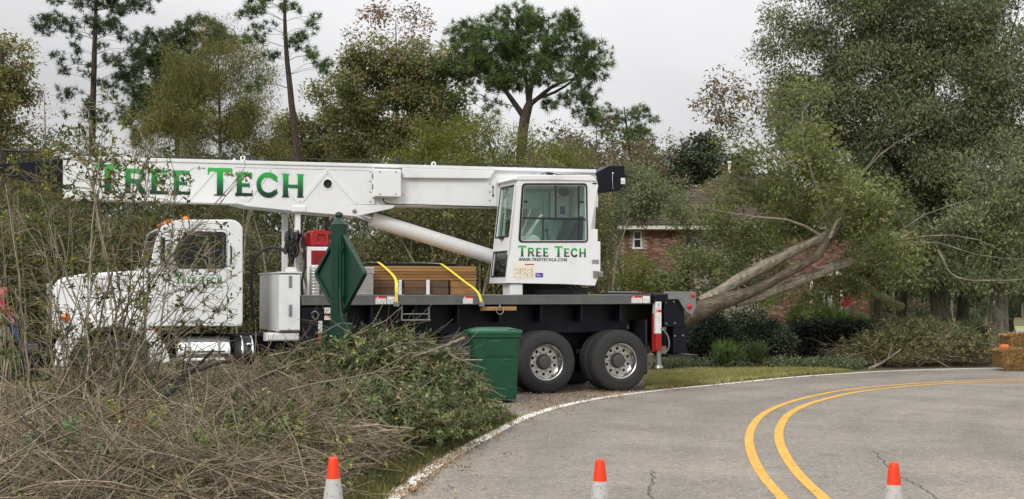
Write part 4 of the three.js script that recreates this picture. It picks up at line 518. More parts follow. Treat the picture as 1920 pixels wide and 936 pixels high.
{ // operator's cab: hollow, with panes
  const z0 = -0.1, dp = 0.86, z1 = z0 - dp, C = grp('operator_cab', truck);
  const out = q(z0, [949, 531], [971, 333], [1119, 338], [1122, 348], [1108, 430], [1121, 430], [1121, 453], [1126, 453], [1126, 508], [1116, 536], [1060, 533]), win = rounded(q(z0, [976, 452], [1100, 452], [1098, 347], [982, 347]), 0.06);
  const s = new K(); s.ext(out, z0, 0.04, 0.008, [win.slice().reverse()]); s.build('side_panel', M.white, C); const s2 = new K(); s2.ext(out, z1 + 0.04, 0.04, 0.008, [win.slice().reverse()]); s2.build('side_panel', M.white, C);
  const seal = new K(); const ow = rounded(q(z0, [971.5, 455], [1102.5, 455], [1101, 343.5], [978.5, 343.5]), 0.075); seal.ext(ow, z0 + 0.012, 0.03, 0.005, [win.slice().reverse()]); seal.build('window_seal', M.black, C);
  const pane = new K(); pane.ext(win, z0 - 0.015, 0.005); pane.build('side_window', M.glass, C); const pane2 = new K(); pane2.ext(win, z1 + 0.02, 0.005); pane2.build('side_window', M.glass, C);
  const fb = new K(); const vb = tp(1043, 400, z0)[0], [fx0] = tp(977, 410, z0), [fx1] = tp(1099, 410, z0); const yb = tp(1040, 410, z0)[1]; fb.box(vb - 0.012, vb + 0.012, tp(1043, 410, z0)[1], tp(1043, 347, z0)[1], z0 - 0.04, z0 - 0.012, 0.003).box(fx0, fx1, yb - 0.016, yb + 0.016, z0 - 0.04, z0 - 0.01, 0.003).box(tp(1019, 430, z0)[0] - 0.01, tp(1019, 430, z0)[0] + 0.01, tp(1019, 452, z0)[1], yb, z0 - 0.04, z0 - 0.01, 0.003); const v2 = tp(1086, 400, z0)[0]; fb.box(v2 - 0.012, v2 + 0.012, tp(1086, 452, z0)[1], tp(1086, 347, z0)[1], z0 - 0.04, z0 - 0.01, 0.003); fb.build('window_bar', M.black, C);
  for (const [px, py] of [[985.5, 378], [1091, 379]]) { const ft = new K(), c = tv(px, py, z0); ft.box(c.x - 0.03, c.x + 0.03, c.y - 0.018, c.y + 0.018, z0 - 0.01, z0 + 0.02, 0.005); ft.build('window_latch', M.black, C); }
  const [A, B] = [out[0], out[1]], at = (t, dx = 0) => [A[0] + (B[0] - A[0]) * t + dx, A[1] + (B[1] - A[1]) * t]; // the slanted front
  const fr = new K(), F1 = [at(0), at(0.06), at(0.06, 0.05), at(0, 0.05)], F2 = [at(0.31), at(0.44), at(0.44, 0.05), at(0.31, 0.05)], F3 = [at(0.94), at(0.998), at(0.998, 0.05), at(0.94, 0.05)]; for (const f of [F1, F2, F3]) fr.ext(f, z0 - 0.042, dp - 0.084); fr.ext([at(0.06), at(0.31), at(0.31, 0.05), at(0.06, 0.05)], z0 - 0.042, 0.05).ext([at(0.06), at(0.31), at(0.31, 0.05), at(0.06, 0.05)], z1 + 0.092, 0.05).ext([at(0.44), at(0.94), at(0.94, 0.05), at(0.44, 0.05)], z0 - 0.042, 0.05).ext([at(0.44), at(0.94), at(0.94, 0.05), at(0.44, 0.05)], z1 + 0.092, 0.05); fr.build('front_frame', M.white, C);
  const fs = new K(); for (const [a, b] of [[0.06, 0.31], [0.44, 0.94]]) { fs.ext([at(a, -0.012), at(a + 0.012, -0.012), at(a + 0.012, 0.004), at(a, 0.004)], z0 - 0.09, dp - 0.18).ext([at(b - 0.012, -0.012), at(b, -0.012), at(b, 0.004), at(b - 0.012, 0.004)], z0 - 0.09, dp - 0.18).ext([at(a, -0.012), at(b, -0.012), at(b, 0.004), at(a, 0.004)], z0 - 0.07, 0.022).ext([at(a, -0.012), at(b, -0.012), at(b, 0.004), at(a, 0.004)], z1 + 0.092, 0.022); } fs.build('front_seal', M.black, C); const fg = new K(); fg.ext([at(0.44, 0.018), at(0.94, 0.018), at(0.94, 0.023), at(0.44, 0.023)], z0 - 0.092, dp - 0.184); fg.build('windscreen', M.glass, C); const fg2 = new K(); fg2.ext([at(0.06, 0.018), at(0.31, 0.018), at(0.31, 0.023), at(0.06, 0.023)], z0 - 0.092, dp - 0.184); fg2.build('lower_window', M.glassDark, C);
  const rf = new K(), R = q(z0, [966, 336], [971, 328.5], [1107, 328.5], [1120, 339]); rf.ext(rounded([[R[0][0] - 0.03, R[0][1]], [R[1][0], R[1][1]], [R[2][0], R[2][1]], [R[3][0], R[3][1] - 0.002], [R[0][0], R[0][1] - 0.02]], 0.02), z0 + 0.02, dp + 0.04, 0.012); rf.build('roof', M.white, C);
  const wp = new K(), wq = tv(1030, 327, z0 - 0.4); wp.tube([V(wq.x - 0.15, wq.y, wq.z), V(wq.x, wq.y + 0.03, wq.z), V(wq.x + 0.15, wq.y, wq.z), V(wq.x + 0.5, wq.y, wq.z)], 0.009, 6).box(wq.x - 0.05, wq.x + 0.06, wq.y - 0.01, wq.y + 0.02, wq.z - 0.03, wq.z + 0.03); wp.build('wiper', M.black, C);
  const inr = new K(); const I = q(z0, [1099, 531], [1106, 345], [1108, 455], [965, 530]); inr.ext([[I[0][0], I[0][1]], [I[0][0] + 0.05, I[0][1]], [I[1][0] + 0.05, I[1][1]], [I[1][0], I[1][1]]], z0 - 0.042, dp - 0.084); inr.box(A[0] + 0.06, I[0][0], A[1] + 0.0, A[1] + 0.05, z1 + 0.042, z0 - 0.042); inr.build('rear_wall', M.white2, C);
  const panel = new K(), Pn = q(z1 + 0.1, [1034, 408], [1068, 358]); panel.box(Pn[0][0], Pn[1][0], Pn[0][1], Pn[1][1], z1 + 0.045, z1 + 0.1, 0.01); panel.build('control_panel', M.white2, C); decal('gauge', C, z1 + 0.104, [Pn[0][0] + 0.16, Pn[0][1] + 0.06], [Pn[0][0] + 0.25, Pn[0][1] + 0.2], printTex(32, 48, (c) => { c.fillStyle = '#2a3f66'; c.fillRect(0, 0, 32, 48); }), { solid: true }); decal('chart', C, z1 + 0.104, [Pn[0][0] + 0.03, Pn[0][1] + 0.26], [Pn[1][0] - 0.04, Pn[1][1] - 0.03], stickerTex(61, 'text'), { solid: true });
  const st = new K(), S = rounded(q(z0 - 0.4, [1046, 462], [1050, 448], [1066, 412], [1088, 405], [1086, 440], [1082, 466]), 0.05); st.ext(S, z0 - 0.2, 0.46, 0.05); st.ext(rounded(q(z0 - 0.4, [1028, 470], [1030, 456], [1082, 458], [1082, 474]), 0.04), z0 - 0.18, 0.5, 0.04); st.ext(q(z0 - 0.4, [1040, 525], [1044, 470], [1074, 470], [1078, 525]), z0 - 0.3, 0.25, 0.02); st.build('seat', M.seat, C);
  const cs = new K(); cs.ext(rounded(q(z0 - 0.2, [978, 450], [1002, 440], [1012, 446], [1010, 480], [980, 480]), 0.03), z0 - 0.18, 0.5, 0.02); for (const z of [-0.3, -0.72]) { const a = tv(984, 448, z), b = tv(1016, 402, z); cs.bar(a, b, 0.04, 0.02); } cs.build('console', M.white2, C); const lv = new K(), l0 = tv(1030, 460, -0.3); lv.cyl(l0, l0.clone().add(V(-0.05, 0.25, 0)), 0.012).ball(l0.x - 0.05, l0.y + 0.25, l0.z, 0.03); lv.build('lever', M.black, C); const sp = new K(), sc = tv(1058, 360, -0.85); sp.ball(sc.x, sc.y, sc.z, 0.09, 1.2, 0.8, 0.6); sp.build('fan', M.black, C);
  const hd = new K(); hd.tube([tv(966, 345, z0 + 0.02), tv(961, 395, z0 + 0.035), tv(956, 440, z0 + 0.035), tv(952, 478, z0 + 0.02)], 0.012, 8, 20); hd.build('grab_rail', M.white2, C); const wpf = new K(), w0 = at(0.44, -0.03); wpf.bar(V(w0[0], w0[1], z0 - 0.4), V(w0[0] + 0.02, w0[1] + 0.4, z0 - 0.35), 0.012, 0.012).box(w0[0] - 0.02, w0[0] + 0.03, w0[1] - 0.03, w0[1] + 0.02, z0 - 0.5, z0 - 0.35); wpf.build('wiper', M.black, C);
  decal('lettering', C, z0 + 0.005, tp(970, 482, z0), tp(1102, 461, z0), greenText('Tree Tech', 1536, 240, 214, 172, 26, 12, 228)); decal('lettering', C, z0 + 0.005, tp(972, 491, z0), tp(1102, 482.5, z0), printTex(1536, 108, (c) => { c.fillStyle = '#12402a'; c.font = 'bold 92px sans-serif'; c.fillText('WWW.TREETECHLA.COM', 6, 90, 1520); }));
  decal('load_chart', C, z0 + 0.005, tp(962, 521, z0), tp(1003, 494, z0), stickerTex(71, 'chart'), { solid: true }); decal('red_label', C, z0 + 0.007, tp(984, 497, z0), tp(1001, 495, z0), printTex(16, 16, (c) => { c.fillStyle = '#b23a30'; c.fillRect(0, 0, 16, 16); }), { solid: true }); decal('purple_label', C, z0 + 0.005, tp(1004, 520, z0), tp(1018, 512, z0), printTex(64, 32, (c) => { c.fillStyle = '#5a3f9e'; c.fillRect(0, 0, 64, 32); c.fillStyle = '#cfc4ea'; c.fillRect(8, 10, 22, 4); c.fillRect(8, 18, 40, 4); }), { solid: true }); decal('vent_label', C, z0 + 0.005, tp(1110, 495, z0), tp(1123, 487, z0), printTex(32, 32, (c) => { c.fillStyle = '#8b8b90'; c.fillRect(0, 0, 32, 32); }), { solid: true });
  const lp = new K(), L = q(z0, [1112, 520], [1131, 508]); lp.box(L[0][0], L[0][0] + 0.08, L[0][1], L[1][1], z0 - 0.12, z0 + 0.04).box(L[0][0] + 0.085, L[1][0], L[0][1], L[1][1] - 0.01, z0 - 0.14, z0 + 0.03, 0.02); lp.build('work_light', M.steel, C); const rs = new K(); const rr = q(z0, [1108, 430], [1121, 430], [1126, 453], [1126, 508], [1116, 536]); rs.box(rr[0][0] + 0.01, rr[1][0] - 0.002, rr[2][1], rr[1][1] - 0.002, z1 + 0.042, z0 - 0.042).box(rr[2][0] - 0.05, rr[2][0] - 0.002, rr[3][1], rr[2][1] - 0.003, z1 + 0.042, z0 - 0.042); rs.build('rear_box', M.white, C); const rw = new K(); const ra = tp(1121, 346, z0), rb2 = tp(1108, 430, z0); rw.ext([[rb2[0] - 0.04, rb2[1]], [rb2[0] - 0.002, rb2[1]], [ra[0] - 0.002, ra[1]], [ra[0] - 0.04, ra[1]]], z0 - 0.042, dp - 0.084); rw.build('back_wall', M.white, C); const vt = new K(), vc = tv(1115, 344, z0); vt.ball(vc.x, vc.y, z0, 0.035, 1.4, 0.35, 0.5); vt.build('vent', M.black, C);
}
// cargo lying on the deck, each bundle board by board
const onTruck = (x, y, z) => TO.clone().addScaledVector(UX, x).addScaledVector(UZ, z).setY(y);
function boardStack(label, px0, px1, z, rows, cols, h, w, gap, m, baseY, seed) {
  const [x0] = tp(px0, 540, z), [x1] = tp(px1, 540, z), t = thing('timber_stack', label, 'timber stack', onTruck((x0 + x1) / 2, baseY, z), TA), r = rng(seed), L = x1 - x0;
  for (let i = 0; i < rows; i++) for (let j = 0; j < cols; j++) { const k = new K(), dl = (r() - 0.5) * 0.06, dz = (r() - 0.5) * 0.012; k.box(-L / 2 + dl, L / 2 + dl * 0.4, i * (h + gap), i * (h + gap) + h, -j * (w + 0.008) - w + dz, -j * (w + 0.008) + dz, 0.008); k.build('board', m[Math.floor(r() * m.length)], t); }
  return t;
}
const wa2 = mat(0.30, 0.155, 0.055, 0.78, { map: rep(tWood, 0.8), bumpMap: M.woodA.bumpMap, bumpScale: 0.004 }), wa3 = mat(0.4, 0.23, 0.09, 0.78, { map: rep(tWood, 1.1), bumpMap: M.woodA.bumpMap, bumpScale: 0.004 }), wb2 = mat(0.12, 0.075, 0.045, 0.88, { map: rep(tWood, 0.6), bumpMap: M.woodB.bumpMap, bumpScale: 0.006 });
{
  const yA = tp(790, 526, -0.7)[1], yT = tp(790, 499, -0.7)[1], h = (yT - yA) / 5;
  boardStack('long orange brown boards strapped on the deck, topmost bundle', 700, 893, -0.62, 5, 4, h - 0.004, 0.28, 0.004, [M.woodA, wa2, wa3], yA, 5);
  const hh = (yA - VAR.top - 0.006) / 2; boardStack('dark brown dunnage timbers under the long boards, nearer the green sign', 702, 752, -0.52, 2, 3, hh - 0.003, 0.28, 0.003, [M.woodB, wb2], VAR.top + 0.002, 6); boardStack('dark brown dunnage timbers between the white stakes under the long boards', 757, 800, -0.52, 2, 3, hh - 0.003, 0.28, 0.003, [M.woodB, wb2], VAR.top + 0.002, 7); boardStack('dark brown short timbers between the second white stake and the orange boards', 806, 842, -0.54, 2, 3, hh - 0.003, 0.28, 0.003, [wb2, M.woodB], VAR.top + 0.002, 8);
  const h3 = (yA - VAR.top - 0.006) / 2; boardStack('short orange boards stacked under the long boards, next to the operator cab', 846, 893, -0.62, 2, 4, h3 - 0.003, 0.26, 0.003, [M.woodA, wa2], VAR.top + 0.002, 9);
  for (const [px, l] of [[750.5, 'white stake standing among the dark timbers, nearer the truck cab'], [803, 'white stake standing among the dark timbers, nearer the crane cab']]) { const x = tp(px, 540, -0.45)[0], y1 = tp(px, 525, -0.45)[1], t = thing('stake', l, 'stake', onTruck(x, VAR.top, -0.47), TA, 'white stakes on the deck'), k = new K(); k.box(-0.026, 0.026, 0.002, y1 - VAR.top, -0.03, 0.02, 0.006); k.build('post', M.white2, t); const b = new K(); b.box(-0.05, 0.05, 0, 0.012, -0.05, 0.04, 0.003); b.build('foot', M.steel, t); }
  const strap = (label, ptsW, ptsY) => { const t = thing('ratchet_strap', label, 'strap', TO.clone(), TA, 'yellow straps over the timber'); const rib = (P, m, n, half) => { const pos = [], idx = [], c = new THREE.CatmullRomCurve3(P, false, 'centripetal', 0.1), s = c.getPoints(30); for (const d of [0, 0.004]) s.forEach((p) => { pos.push(p.x - half, p.y + d, p.z + d, p.x + half, p.y + d, p.z + d); }); const N = s.length; for (const o of [0, N]) for (let i = 0; i < N - 1; i++) { const a = (o + i) * 2; o ? idx.push(a, a + 1, a + 2, a + 1, a + 3, a + 2) : idx.push(a, a + 2, a + 1, a + 1, a + 2, a + 3); } for (let i = 0; i < N - 1; i++) for (const e of [0, 1]) { const a = i * 2 + e, b = (N + i) * 2 + e; idx.push(a, b, a + 2, b, b + 2, a + 2); } const g = new THREE.BufferGeometry(); g.setAttribute('position', new THREE.Float32BufferAttribute(pos, 3)); g.setIndex(idx); g.computeVertexNormals(); part(n, boxUV(g), m, t); }; rib(ptsY, M.yellow, 'webbing', 0.024); if (ptsW) rib(ptsW, M.strapWhite, 'worn_webbing', 0.02); const e = ptsY[ptsY.length - 1], k = new K(); k.box(e.x - 0.045, e.x + 0.045, e.y - 0.06, e.y + 0.02, e.z - 0.01, e.z + 0.02, 0.006); k.build('hook', M.steel, t); };
  strap('yellow ratchet strap over the boards, next to the diamond plate box', [tv(683, 492, -2.1), tv(700, 492, -1.5), tv(710, 492, -0.7)], [tv(708, 491.5, -0.72), tv(716, 497, -0.58), tv(741, 523, -0.2), tv(743, 545, 0.0), tv(743, 568, 0.02)]);
  strap('yellow ratchet strap over the boards, next to the operator cab', [tv(750, 493, -2.1), tv(790, 493, -1.5), tv(828, 495, -0.7)], [tv(826, 494.5, -0.72), tv(834, 500, -0.58), tv(868, 526, -0.3), tv(896, 549, -0.04), tv(903, 568, 0.02)]);
}

// ---------------------------------------------------------------- the house
{
  const Z = 56, m = M_PER(Z), xL = D(1166, 500, Z).x, xR = D(1650, 500, Z).x, eave = D(1200, 431, Z).y, ridge = D(1365, 326, Z + 5).y, t = thing('brick_house', 'red brick house with brown shingle roof half hidden behind the leaning tree', 'house', V(xL, 0, -Z)), w = xR - xL, dpt = 10;
  const wx0 = D(1187.5, 450, Z).x - xL, wx1 = D(1203.5, 450, Z).x - xL, wy0 = D(1195, 465, Z).y, wy1 = D(1195, 433, Z).y, dx0 = D(1529, 570, Z).x - xL, dx1 = D(1558, 570, Z).x - xL, dy1 = D(1540, 552, Z).y;
  const k = new K(); k.ext([[0, 0], [dx0, 0], [dx0, dy1], [dx1, dy1], [dx1, 0], [w, 0], [w, eave], [0, eave]], -0.02, 0.25, 0, [[[wx0, wy0], [wx0, wy1], [wx1, wy1], [wx1, wy0]]]); k.box(0, 0.25, 0, eave, -dpt, -0.271, 0).box(w - 0.25, w, 0, eave, -dpt, -0.271, 0).box(0.25, w - 0.25, 0, eave, -dpt, -dpt + 0.25, 0); const wall = k.build('wall', M.mortar, t);
  // bricks proud of their joints; those that show one by one, the rest joined
  const bl = 0.203, bh = 0.068, st = 0.213, ch = 0.078, bg = [0, 1, 2].map((i) => { const b = new K(); b.box(-bl / 2 + i * 0.002, bl / 2 - i * 0.002, 0, bh, -0.02, 0, 0.004); return b.geo(); }), bm = [[0.24, 0.11, 0.075], [0.3, 0.17, 0.12], [0.18, 0.08, 0.06], [0.36, 0.24, 0.18], [0.13, 0.065, 0.055], [0.26, 0.13, 0.09]].map((c) => mat(...c, 0.92, { map: rep(tBrick, 0.25), bumpMap: rep(tBrick, 0.25), bumpScale: 0.003 })), r = rng(901), rest = bm.map(() => []); let single = 0;
  const piece = (x, y, cut = 1) => { const mi = Math.floor(r() * bm.length), z = (r() - 0.5) * 0.006; const vis = x < 1.9 && y > 2.5 && y < eave - 0.2 && single < 290; if (vis) { single++; const b = part('brick', bg[Math.floor(r() * 3)], bm[mi], wall); b.position.set(x, y, z); b.scale.x = cut; } else rest[mi].push([x, y, z, cut]); };
  for (let j = 0; (j + 1) * ch < eave; j++) for (let i = 0; i * st < w; i++) { const x = i * st + (j % 2 ? st / 2 : 0) + bl / 2, y = j * ch; if (x + bl / 2 > w) continue; if (x + bl / 2 > wx0 - 0.03 && x - bl / 2 < wx1 + 0.03 && y + bh > wy0 - 0.06 && y < wy1 + 0.02) continue; if (x + bl / 2 > dx0 && x - bl / 2 < dx1 && y < dy1) continue; if (x > 3.0 && x < dx0 - 2.2) continue; piece(x, y); }
  const mt = new THREE.Matrix4(); rest.forEach((l, i) => { const im = sh(new THREE.InstancedMesh(bg[i % 3], bm[i], l.length)); im.name = 'bricks'; im.userData.kind = 'stuff'; l.forEach(([x, y, z, c], n) => { mt.makeScale(c, 1, 1).setPosition(x, y, z); im.setMatrixAt(n, mt); }); t.add(im); });
  const win = grp('window', t), fr = new K(), f = 0.05; fr.box(wx0, wx0 + f, wy0, wy1, -0.12, 0.012).box(wx1 - f, wx1, wy0, wy1, -0.12, 0.012).box(wx0 + f, wx1 - f, wy1 - f, wy1, -0.12, 0.012).box(wx0 + f, wx1 - f, (wy0 + wy1) / 2 - 0.02, (wy0 + wy1) / 2 + 0.03, -0.12, 0.0); fr.build('frame', M.trimWhite, win); const si = new K(); si.box(wx0 - 0.05, wx1 + 0.05, wy0 - 0.05, wy0 + 0.03, -0.1, 0.05); si.build('sill', M.trimWhite, win); for (const [a, b] of [[wy0 + 0.03, (wy0 + wy1) / 2 - 0.02], [(wy0 + wy1) / 2 + 0.03, wy1 - f]]) { const pn = new K(); pn.box(wx0 + f, wx1 - f, a, b, -0.09, -0.08, 0); pn.build('pane', M.winDark, win); }
  const so = new K(); so.box(-0.6, w + 0.6, eave, eave + 0.05, -dpt - 0.6, 0.55).box(-0.6, w + 0.6, eave + 0.052, eave + 0.24, 0.5, 0.56, 0.01); so.build('eaves', M.trimWhite, t);
  const dr = grp('door', t), dk = new K(); dk.box(dx0, dx1, 0, dy1, -0.2, -0.15); dk.build('door_leaf', mat(0.045, 0.025, 0.02, 0.5), dr); const df = new K(), cx = D(1546, 570, Z).x - xL, cx2 = D(1556, 570, Z).x - xL; df.box(cx - 0.04, cx + 0.04, 0, dy1, -0.14, 0.02).box(cx2 - 0.09, cx2 + 0.09, 0, dy1, -0.14, 0.04).box(dx0 - 0.1, dx1 + 0.1, dy1, dy1 + 0.12, -0.14, 0.03); df.build('door_frame', mat(0.4, 0.39, 0.37, 0.7), dr);
  const po = grp('porch', t), pl = new K(), px0 = D(1512, 515, Z).x - xL, px1 = D(1572, 515, Z).x - xL, py = D(1540, 518, Z).y; pl.ext([[px0, py], [px1, py], [px1, py + 0.12], [(px0 + px1) / 2, py + 0.42], [px0, py + 0.12]], 0.9, 0.86, 0.02); pl.build('canopy', M.trimWhite, po); for (const x of [px0 + 0.05, px1 - 0.05]) { const c = new K(); c.cyl(V(x, 0.1, 0.75), V(x, py, 0.75), 0.07, 0.06, 16).box(x - 0.1, x + 0.1, 0, 0.1, 0.65, 0.85); c.build('column', M.trimWhite, po); }
  // hipped roof in courses of shingles
  const rf = grp('roof', t), ax = D(1366, 326, Z + 5).x - xL, bx = D(1440, 326, Z + 5).x - xL, ov = 0.65, courses = 34, E0 = V(-ov, eave + 0.2, ov), E1 = V(w + ov, eave + 0.2, ov), B0 = V(-ov, eave + 0.2, -dpt - ov), B1 = V(w + ov, eave + 0.2, -dpt - ov), R0 = V(ax, ridge, -dpt / 2), R1 = V(bx, ridge, -dpt / 2);
  const faces = [[E0, E1, R1, R0], [B0, E0, R0, R0], [E1, B1, R1, R1], [B1, B0, R0, R1]]; const cols = [[0.115, 0.08, 0.068], [0.095, 0.07, 0.06], [0.135, 0.095, 0.08]].map((c) => mat(...c, 0.93, { map: rep(tBrick, 1.3) })); const kk = cols.map(() => new K());
  for (const [a, b, c, d] of faces) { const n = V(0, 0, 0).crossVectors(V(0, 0, 0).subVectors(b, a), V(0, 0, 0).subVectors(d, a)).normalize(); for (let i = 0; i < courses; i++) { const t0 = i / courses, t1 = (i + 1.0) / courses, l0 = a.clone().lerp(d, t0), r0 = b.clone().lerp(c, t0), l1 = a.clone().lerp(d, t1), r1 = b.clone().lerp(c, t1), len = l0.distanceTo(r0), N = Math.max(1, Math.round(len / 1.1)); for (let j = 0; j < N; j++) { const A = l0.clone().lerp(r0, j / N), B = l0.clone().lerp(r0, (j + 1) / N), C = l1.clone().lerp(r1, (j + 1) / N), Dd = l1.clone().lerp(r1, j / N), up = n.clone().multiplyScalar(0.03), g = new THREE.BufferGeometry(), P = [A.clone().add(up), B.clone().add(up), C, Dd, A, B].flatMap((v) => [v.x, v.y, v.z]); g.setAttribute('position', new THREE.Float32BufferAttribute(P, 3)); g.setIndex([0, 1, 2, 0, 2, 3, 4, 5, 1, 4, 1, 0]); const gg = g.toNonIndexed(); gg.computeVertexNormals(); kk[Math.floor(r() * 3)].add(gg); } } }
  kk.forEach((q2, i) => tag(q2.build('shingles', cols[i], rf), null, null, null, 'stuff')); const vp = new K(), vv = D(1368, 320, Z + 5).x - xL; vp.cyl(V(vv, ridge - 0.3, -dpt / 2), V(vv, ridge + 0.5, -dpt / 2), 0.07, 0.07, 12).cyl(V(vv, ridge + 0.5, -dpt / 2), V(vv, ridge + 0.58, -dpt / 2), 0.1, 0.1, 12); vp.build('vent_pipe', M.trimWhite, rf);
}
// ---------------------------------------------------------------- the green road sign seen from behind
{
  const Z = 17.4, m = M_PER(Z), b = D(634, 545 + EYE * F / Z, Z), t = thing('road_sign', 'dark green diamond road sign on a fluted post with ball finial, seen from behind', 'road sign', V(b.x, 0, -Z)), Y = (py) => D(634, py, Z).y, X = (px) => D(px, 545, Z).x - b.x;
  const p = new K(); const N = 16, prof = []; for (let i = 0; i < N * 2; i++) { const a = i / (N * 2) * 6.2832, r = i % 2 ? 0.098 : 0.108; prof.push([r * Math.cos(a), r * Math.sin(a)]); } p.ext(prof, 0, Y(421), 0, [], new THREE.Matrix4().makeRotationX(-Math.PI / 2).multiply(new THREE.Matrix4().makeTranslation(0, 0, Y(421)))); p.build('post', M.signGreen, t);
  const f = new K(), y0 = Y(421); f.lathe([[0.0, y0 - 0.01], [0.105, y0 - 0.01], [0.108, y0 + 0.0], [0.085, y0 + 0.02], [0.085, y0 + 0.035], [0.066, y0 + 0.05], [0.05, y0 + 0.07], [0.04, y0 + 0.08], [0.04, y0 + 0.09], [0.052, y0 + 0.105], [0.055, y0 + 0.125], [0.045, y0 + 0.15], [0.02, y0 + 0.165], [0, y0 + 0.168]]); f.build('finial', M.signGreen, t);
  const d = grp('sign_panel', t); const h2 = (Y(426) - Y(602)) / 2, yc = (Y(426) + Y(602)) / 2; d.position.set(0, yc, 0); d.rotation.y = -50 * Math.PI / 180;
  const s = new K(), rr = rounded([[h2, 0], [0, h2], [-h2, 0], [0, -h2]], 0.06), ri = rounded([[h2 - 0.07, 0], [0, h2 - 0.07], [-h2 + 0.07, 0], [0, -h2 + 0.07]], 0.05); s.ext(rr, -0.02, 0.02, 0.004); s.build('backing', M.signGreen, d); const fr = new K(); fr.ext(rr, 0.01, 0.06, 0.008, [ri.slice().reverse()]); fr.build('frame', M.signGreen, d); const br = new K(); for (const y of [h2 * 0.5, -h2 * 0.5]) br.box(-0.12, 0.12, y - 0.03, y + 0.03, -0.019, 0.04, 0.006); br.build('bracket', M.signGreen, d); const fc = new K(); fc.ext(ri, -0.041, 0.004); fc.build('face', M.lineYellow, d);
  const k = new K(); k.ext(rounded([[X(606), -0.05], [X(665), -0.05], [X(663), Y(606)], [X(640), Y(604)], [X(606), Y(624)]], 0.02), 0.16, 0.1, 0.012); k.build('base_plate', M.signGreen, t); const c = new K(); c.lathe([[0.19, 0], [0.185, 0.25], [0.15, 0.36], [0.12, 0.42], [0.112, 0.5]]); c.build('base_collar', M.signGreen, t);
}
// ---------------------------------------------------------------- wheeled bin
{
  const Z = 20.3, m = M_PER(Z), b = G(926, 754), t = thing('wheelie_bin', 'green wheeled rubbish bin with lid closed, standing in front of the rear wheels', 'rubbish bin', V(b.x, 0, b.z), 0.1); const W = 0.74, h = 1.02, dp = 0.8;
  const quad = (y, x, z, r) => { const o = []; for (const [a, c, s] of [[x, z, 0], [-x, z, 1], [-x, -z, 2], [x, -z, 3]]) for (let i = 0; i <= 4; i++) { const an = s * Math.PI / 2 + i / 4 * Math.PI / 2; o.push([Math.sign(a) * (Math.abs(a) - r) + r * Math.cos(an), y, Math.sign(c) * (Math.abs(c) - r) + r * Math.sin(an)]); } return o; };
  const lofted = (rings) => { const pos = [], idx = [], n = rings[0].length; rings.forEach((R) => R.forEach((p) => pos.push(...p))); for (let i = 0; i < rings.length - 1; i++) for (let j = 0; j < n; j++) { const a = i * n + j, c = i * n + (j + 1) % n; idx.push(a, a + n, c, c, a + n, c + n); } for (let j = 1; j < n - 1; j++) { idx.push(0, j, j + 1); const o = (rings.length - 1) * n; idx.push(o, o + j + 1, o + j); } const g = new THREE.BufferGeometry(); g.setAttribute('position', new THREE.Float32BufferAttribute(pos, 3)); g.setIndex(idx); const q2 = g.toNonIndexed(); q2.computeVertexNormals(); return q2; };
  const bd = new K(); bd.add(lofted([quad(0.06, 0.315, 0.29, 0.05), quad(0.1, 0.322, 0.3, 0.06), quad(0.55, 0.338, 0.34, 0.06), quad(0.7, 0.343, 0.352, 0.06), quad(0.72, 0.352, 0.36, 0.06), quad(0.98, 0.362, 0.378, 0.06), quad(1.0, 0.385, 0.4, 0.05), quad(h + 0.03, 0.388, 0.402, 0.05)])); bd.build('body', M.binGreen, t);
  const l = new K(); l.add(lofted([quad(h + 0.034, 0.4, 0.415, 0.05), quad(h + 0.07, 0.402, 0.417, 0.05), quad(h + 0.085, 0.385, 0.4, 0.06), quad(h + 0.115, 0.25, 0.3, 0.08), quad(h + 0.12, 0.1, 0.15, 0.05)])); l.build('lid', M.binLid, t);
  const hd = new K(); hd.cyl(V(-0.43, h + 0.06, -0.3), V(-0.43, h + 0.06, 0.3), 0.022, 0.022, 12).bar(V(-0.39, h + 0.03, 0.25), V(-0.44, h + 0.06, 0.25), 0.03, 0.03).bar(V(-0.39, h + 0.03, -0.25), V(-0.44, h + 0.06, -0.25), 0.03, 0.03); hd.build('handle', M.binGreen, t);
  const dent = new K(); for (const [x, s] of [[-0.2, 1], [0.18, -1]]) { dent.add(new THREE.SphereGeometry(0.1, 14, 8), new THREE.Matrix4().makeTranslation(x, 0.66, 0.338).multiply(new THREE.Matrix4().makeRotationZ(s * -0.12)).multiply(new THREE.Matrix4().makeScale(1.1, 0.14, 0.18))); } dent.build('moulded_grip', M.binGreen, t); const lb = new K(); lb.box(-0.09, 0.08, 0.93, 0.955, 0.37, 0.378, 0.002); lb.build('moulded_label', M.binLid, t);
  const hg = new K(); hg.box(0.18, 0.36, h + 0.073, h + 0.1, 0.28, 0.4, 0.01); hg.build('lid_grip', M.black, t);
  for (const z of [-0.27, 0.27]) { const w = grp('wheel', t), k = new K(); w.position.set(-0.3, 0.13, z); k.lathe([[0.02, -0.03], [0.12, -0.03], [0.13, -0.018], [0.13, 0.018], [0.12, 0.03], [0.02, 0.03]], ROTX, 24); k.build('tyre', M.rubber, w); const c = new K(); c.cyl(V(0, 0, -0.034), V(0, 0, 0.034), 0.06, 0.06, 16); c.build('rim', M.black, w); }
}
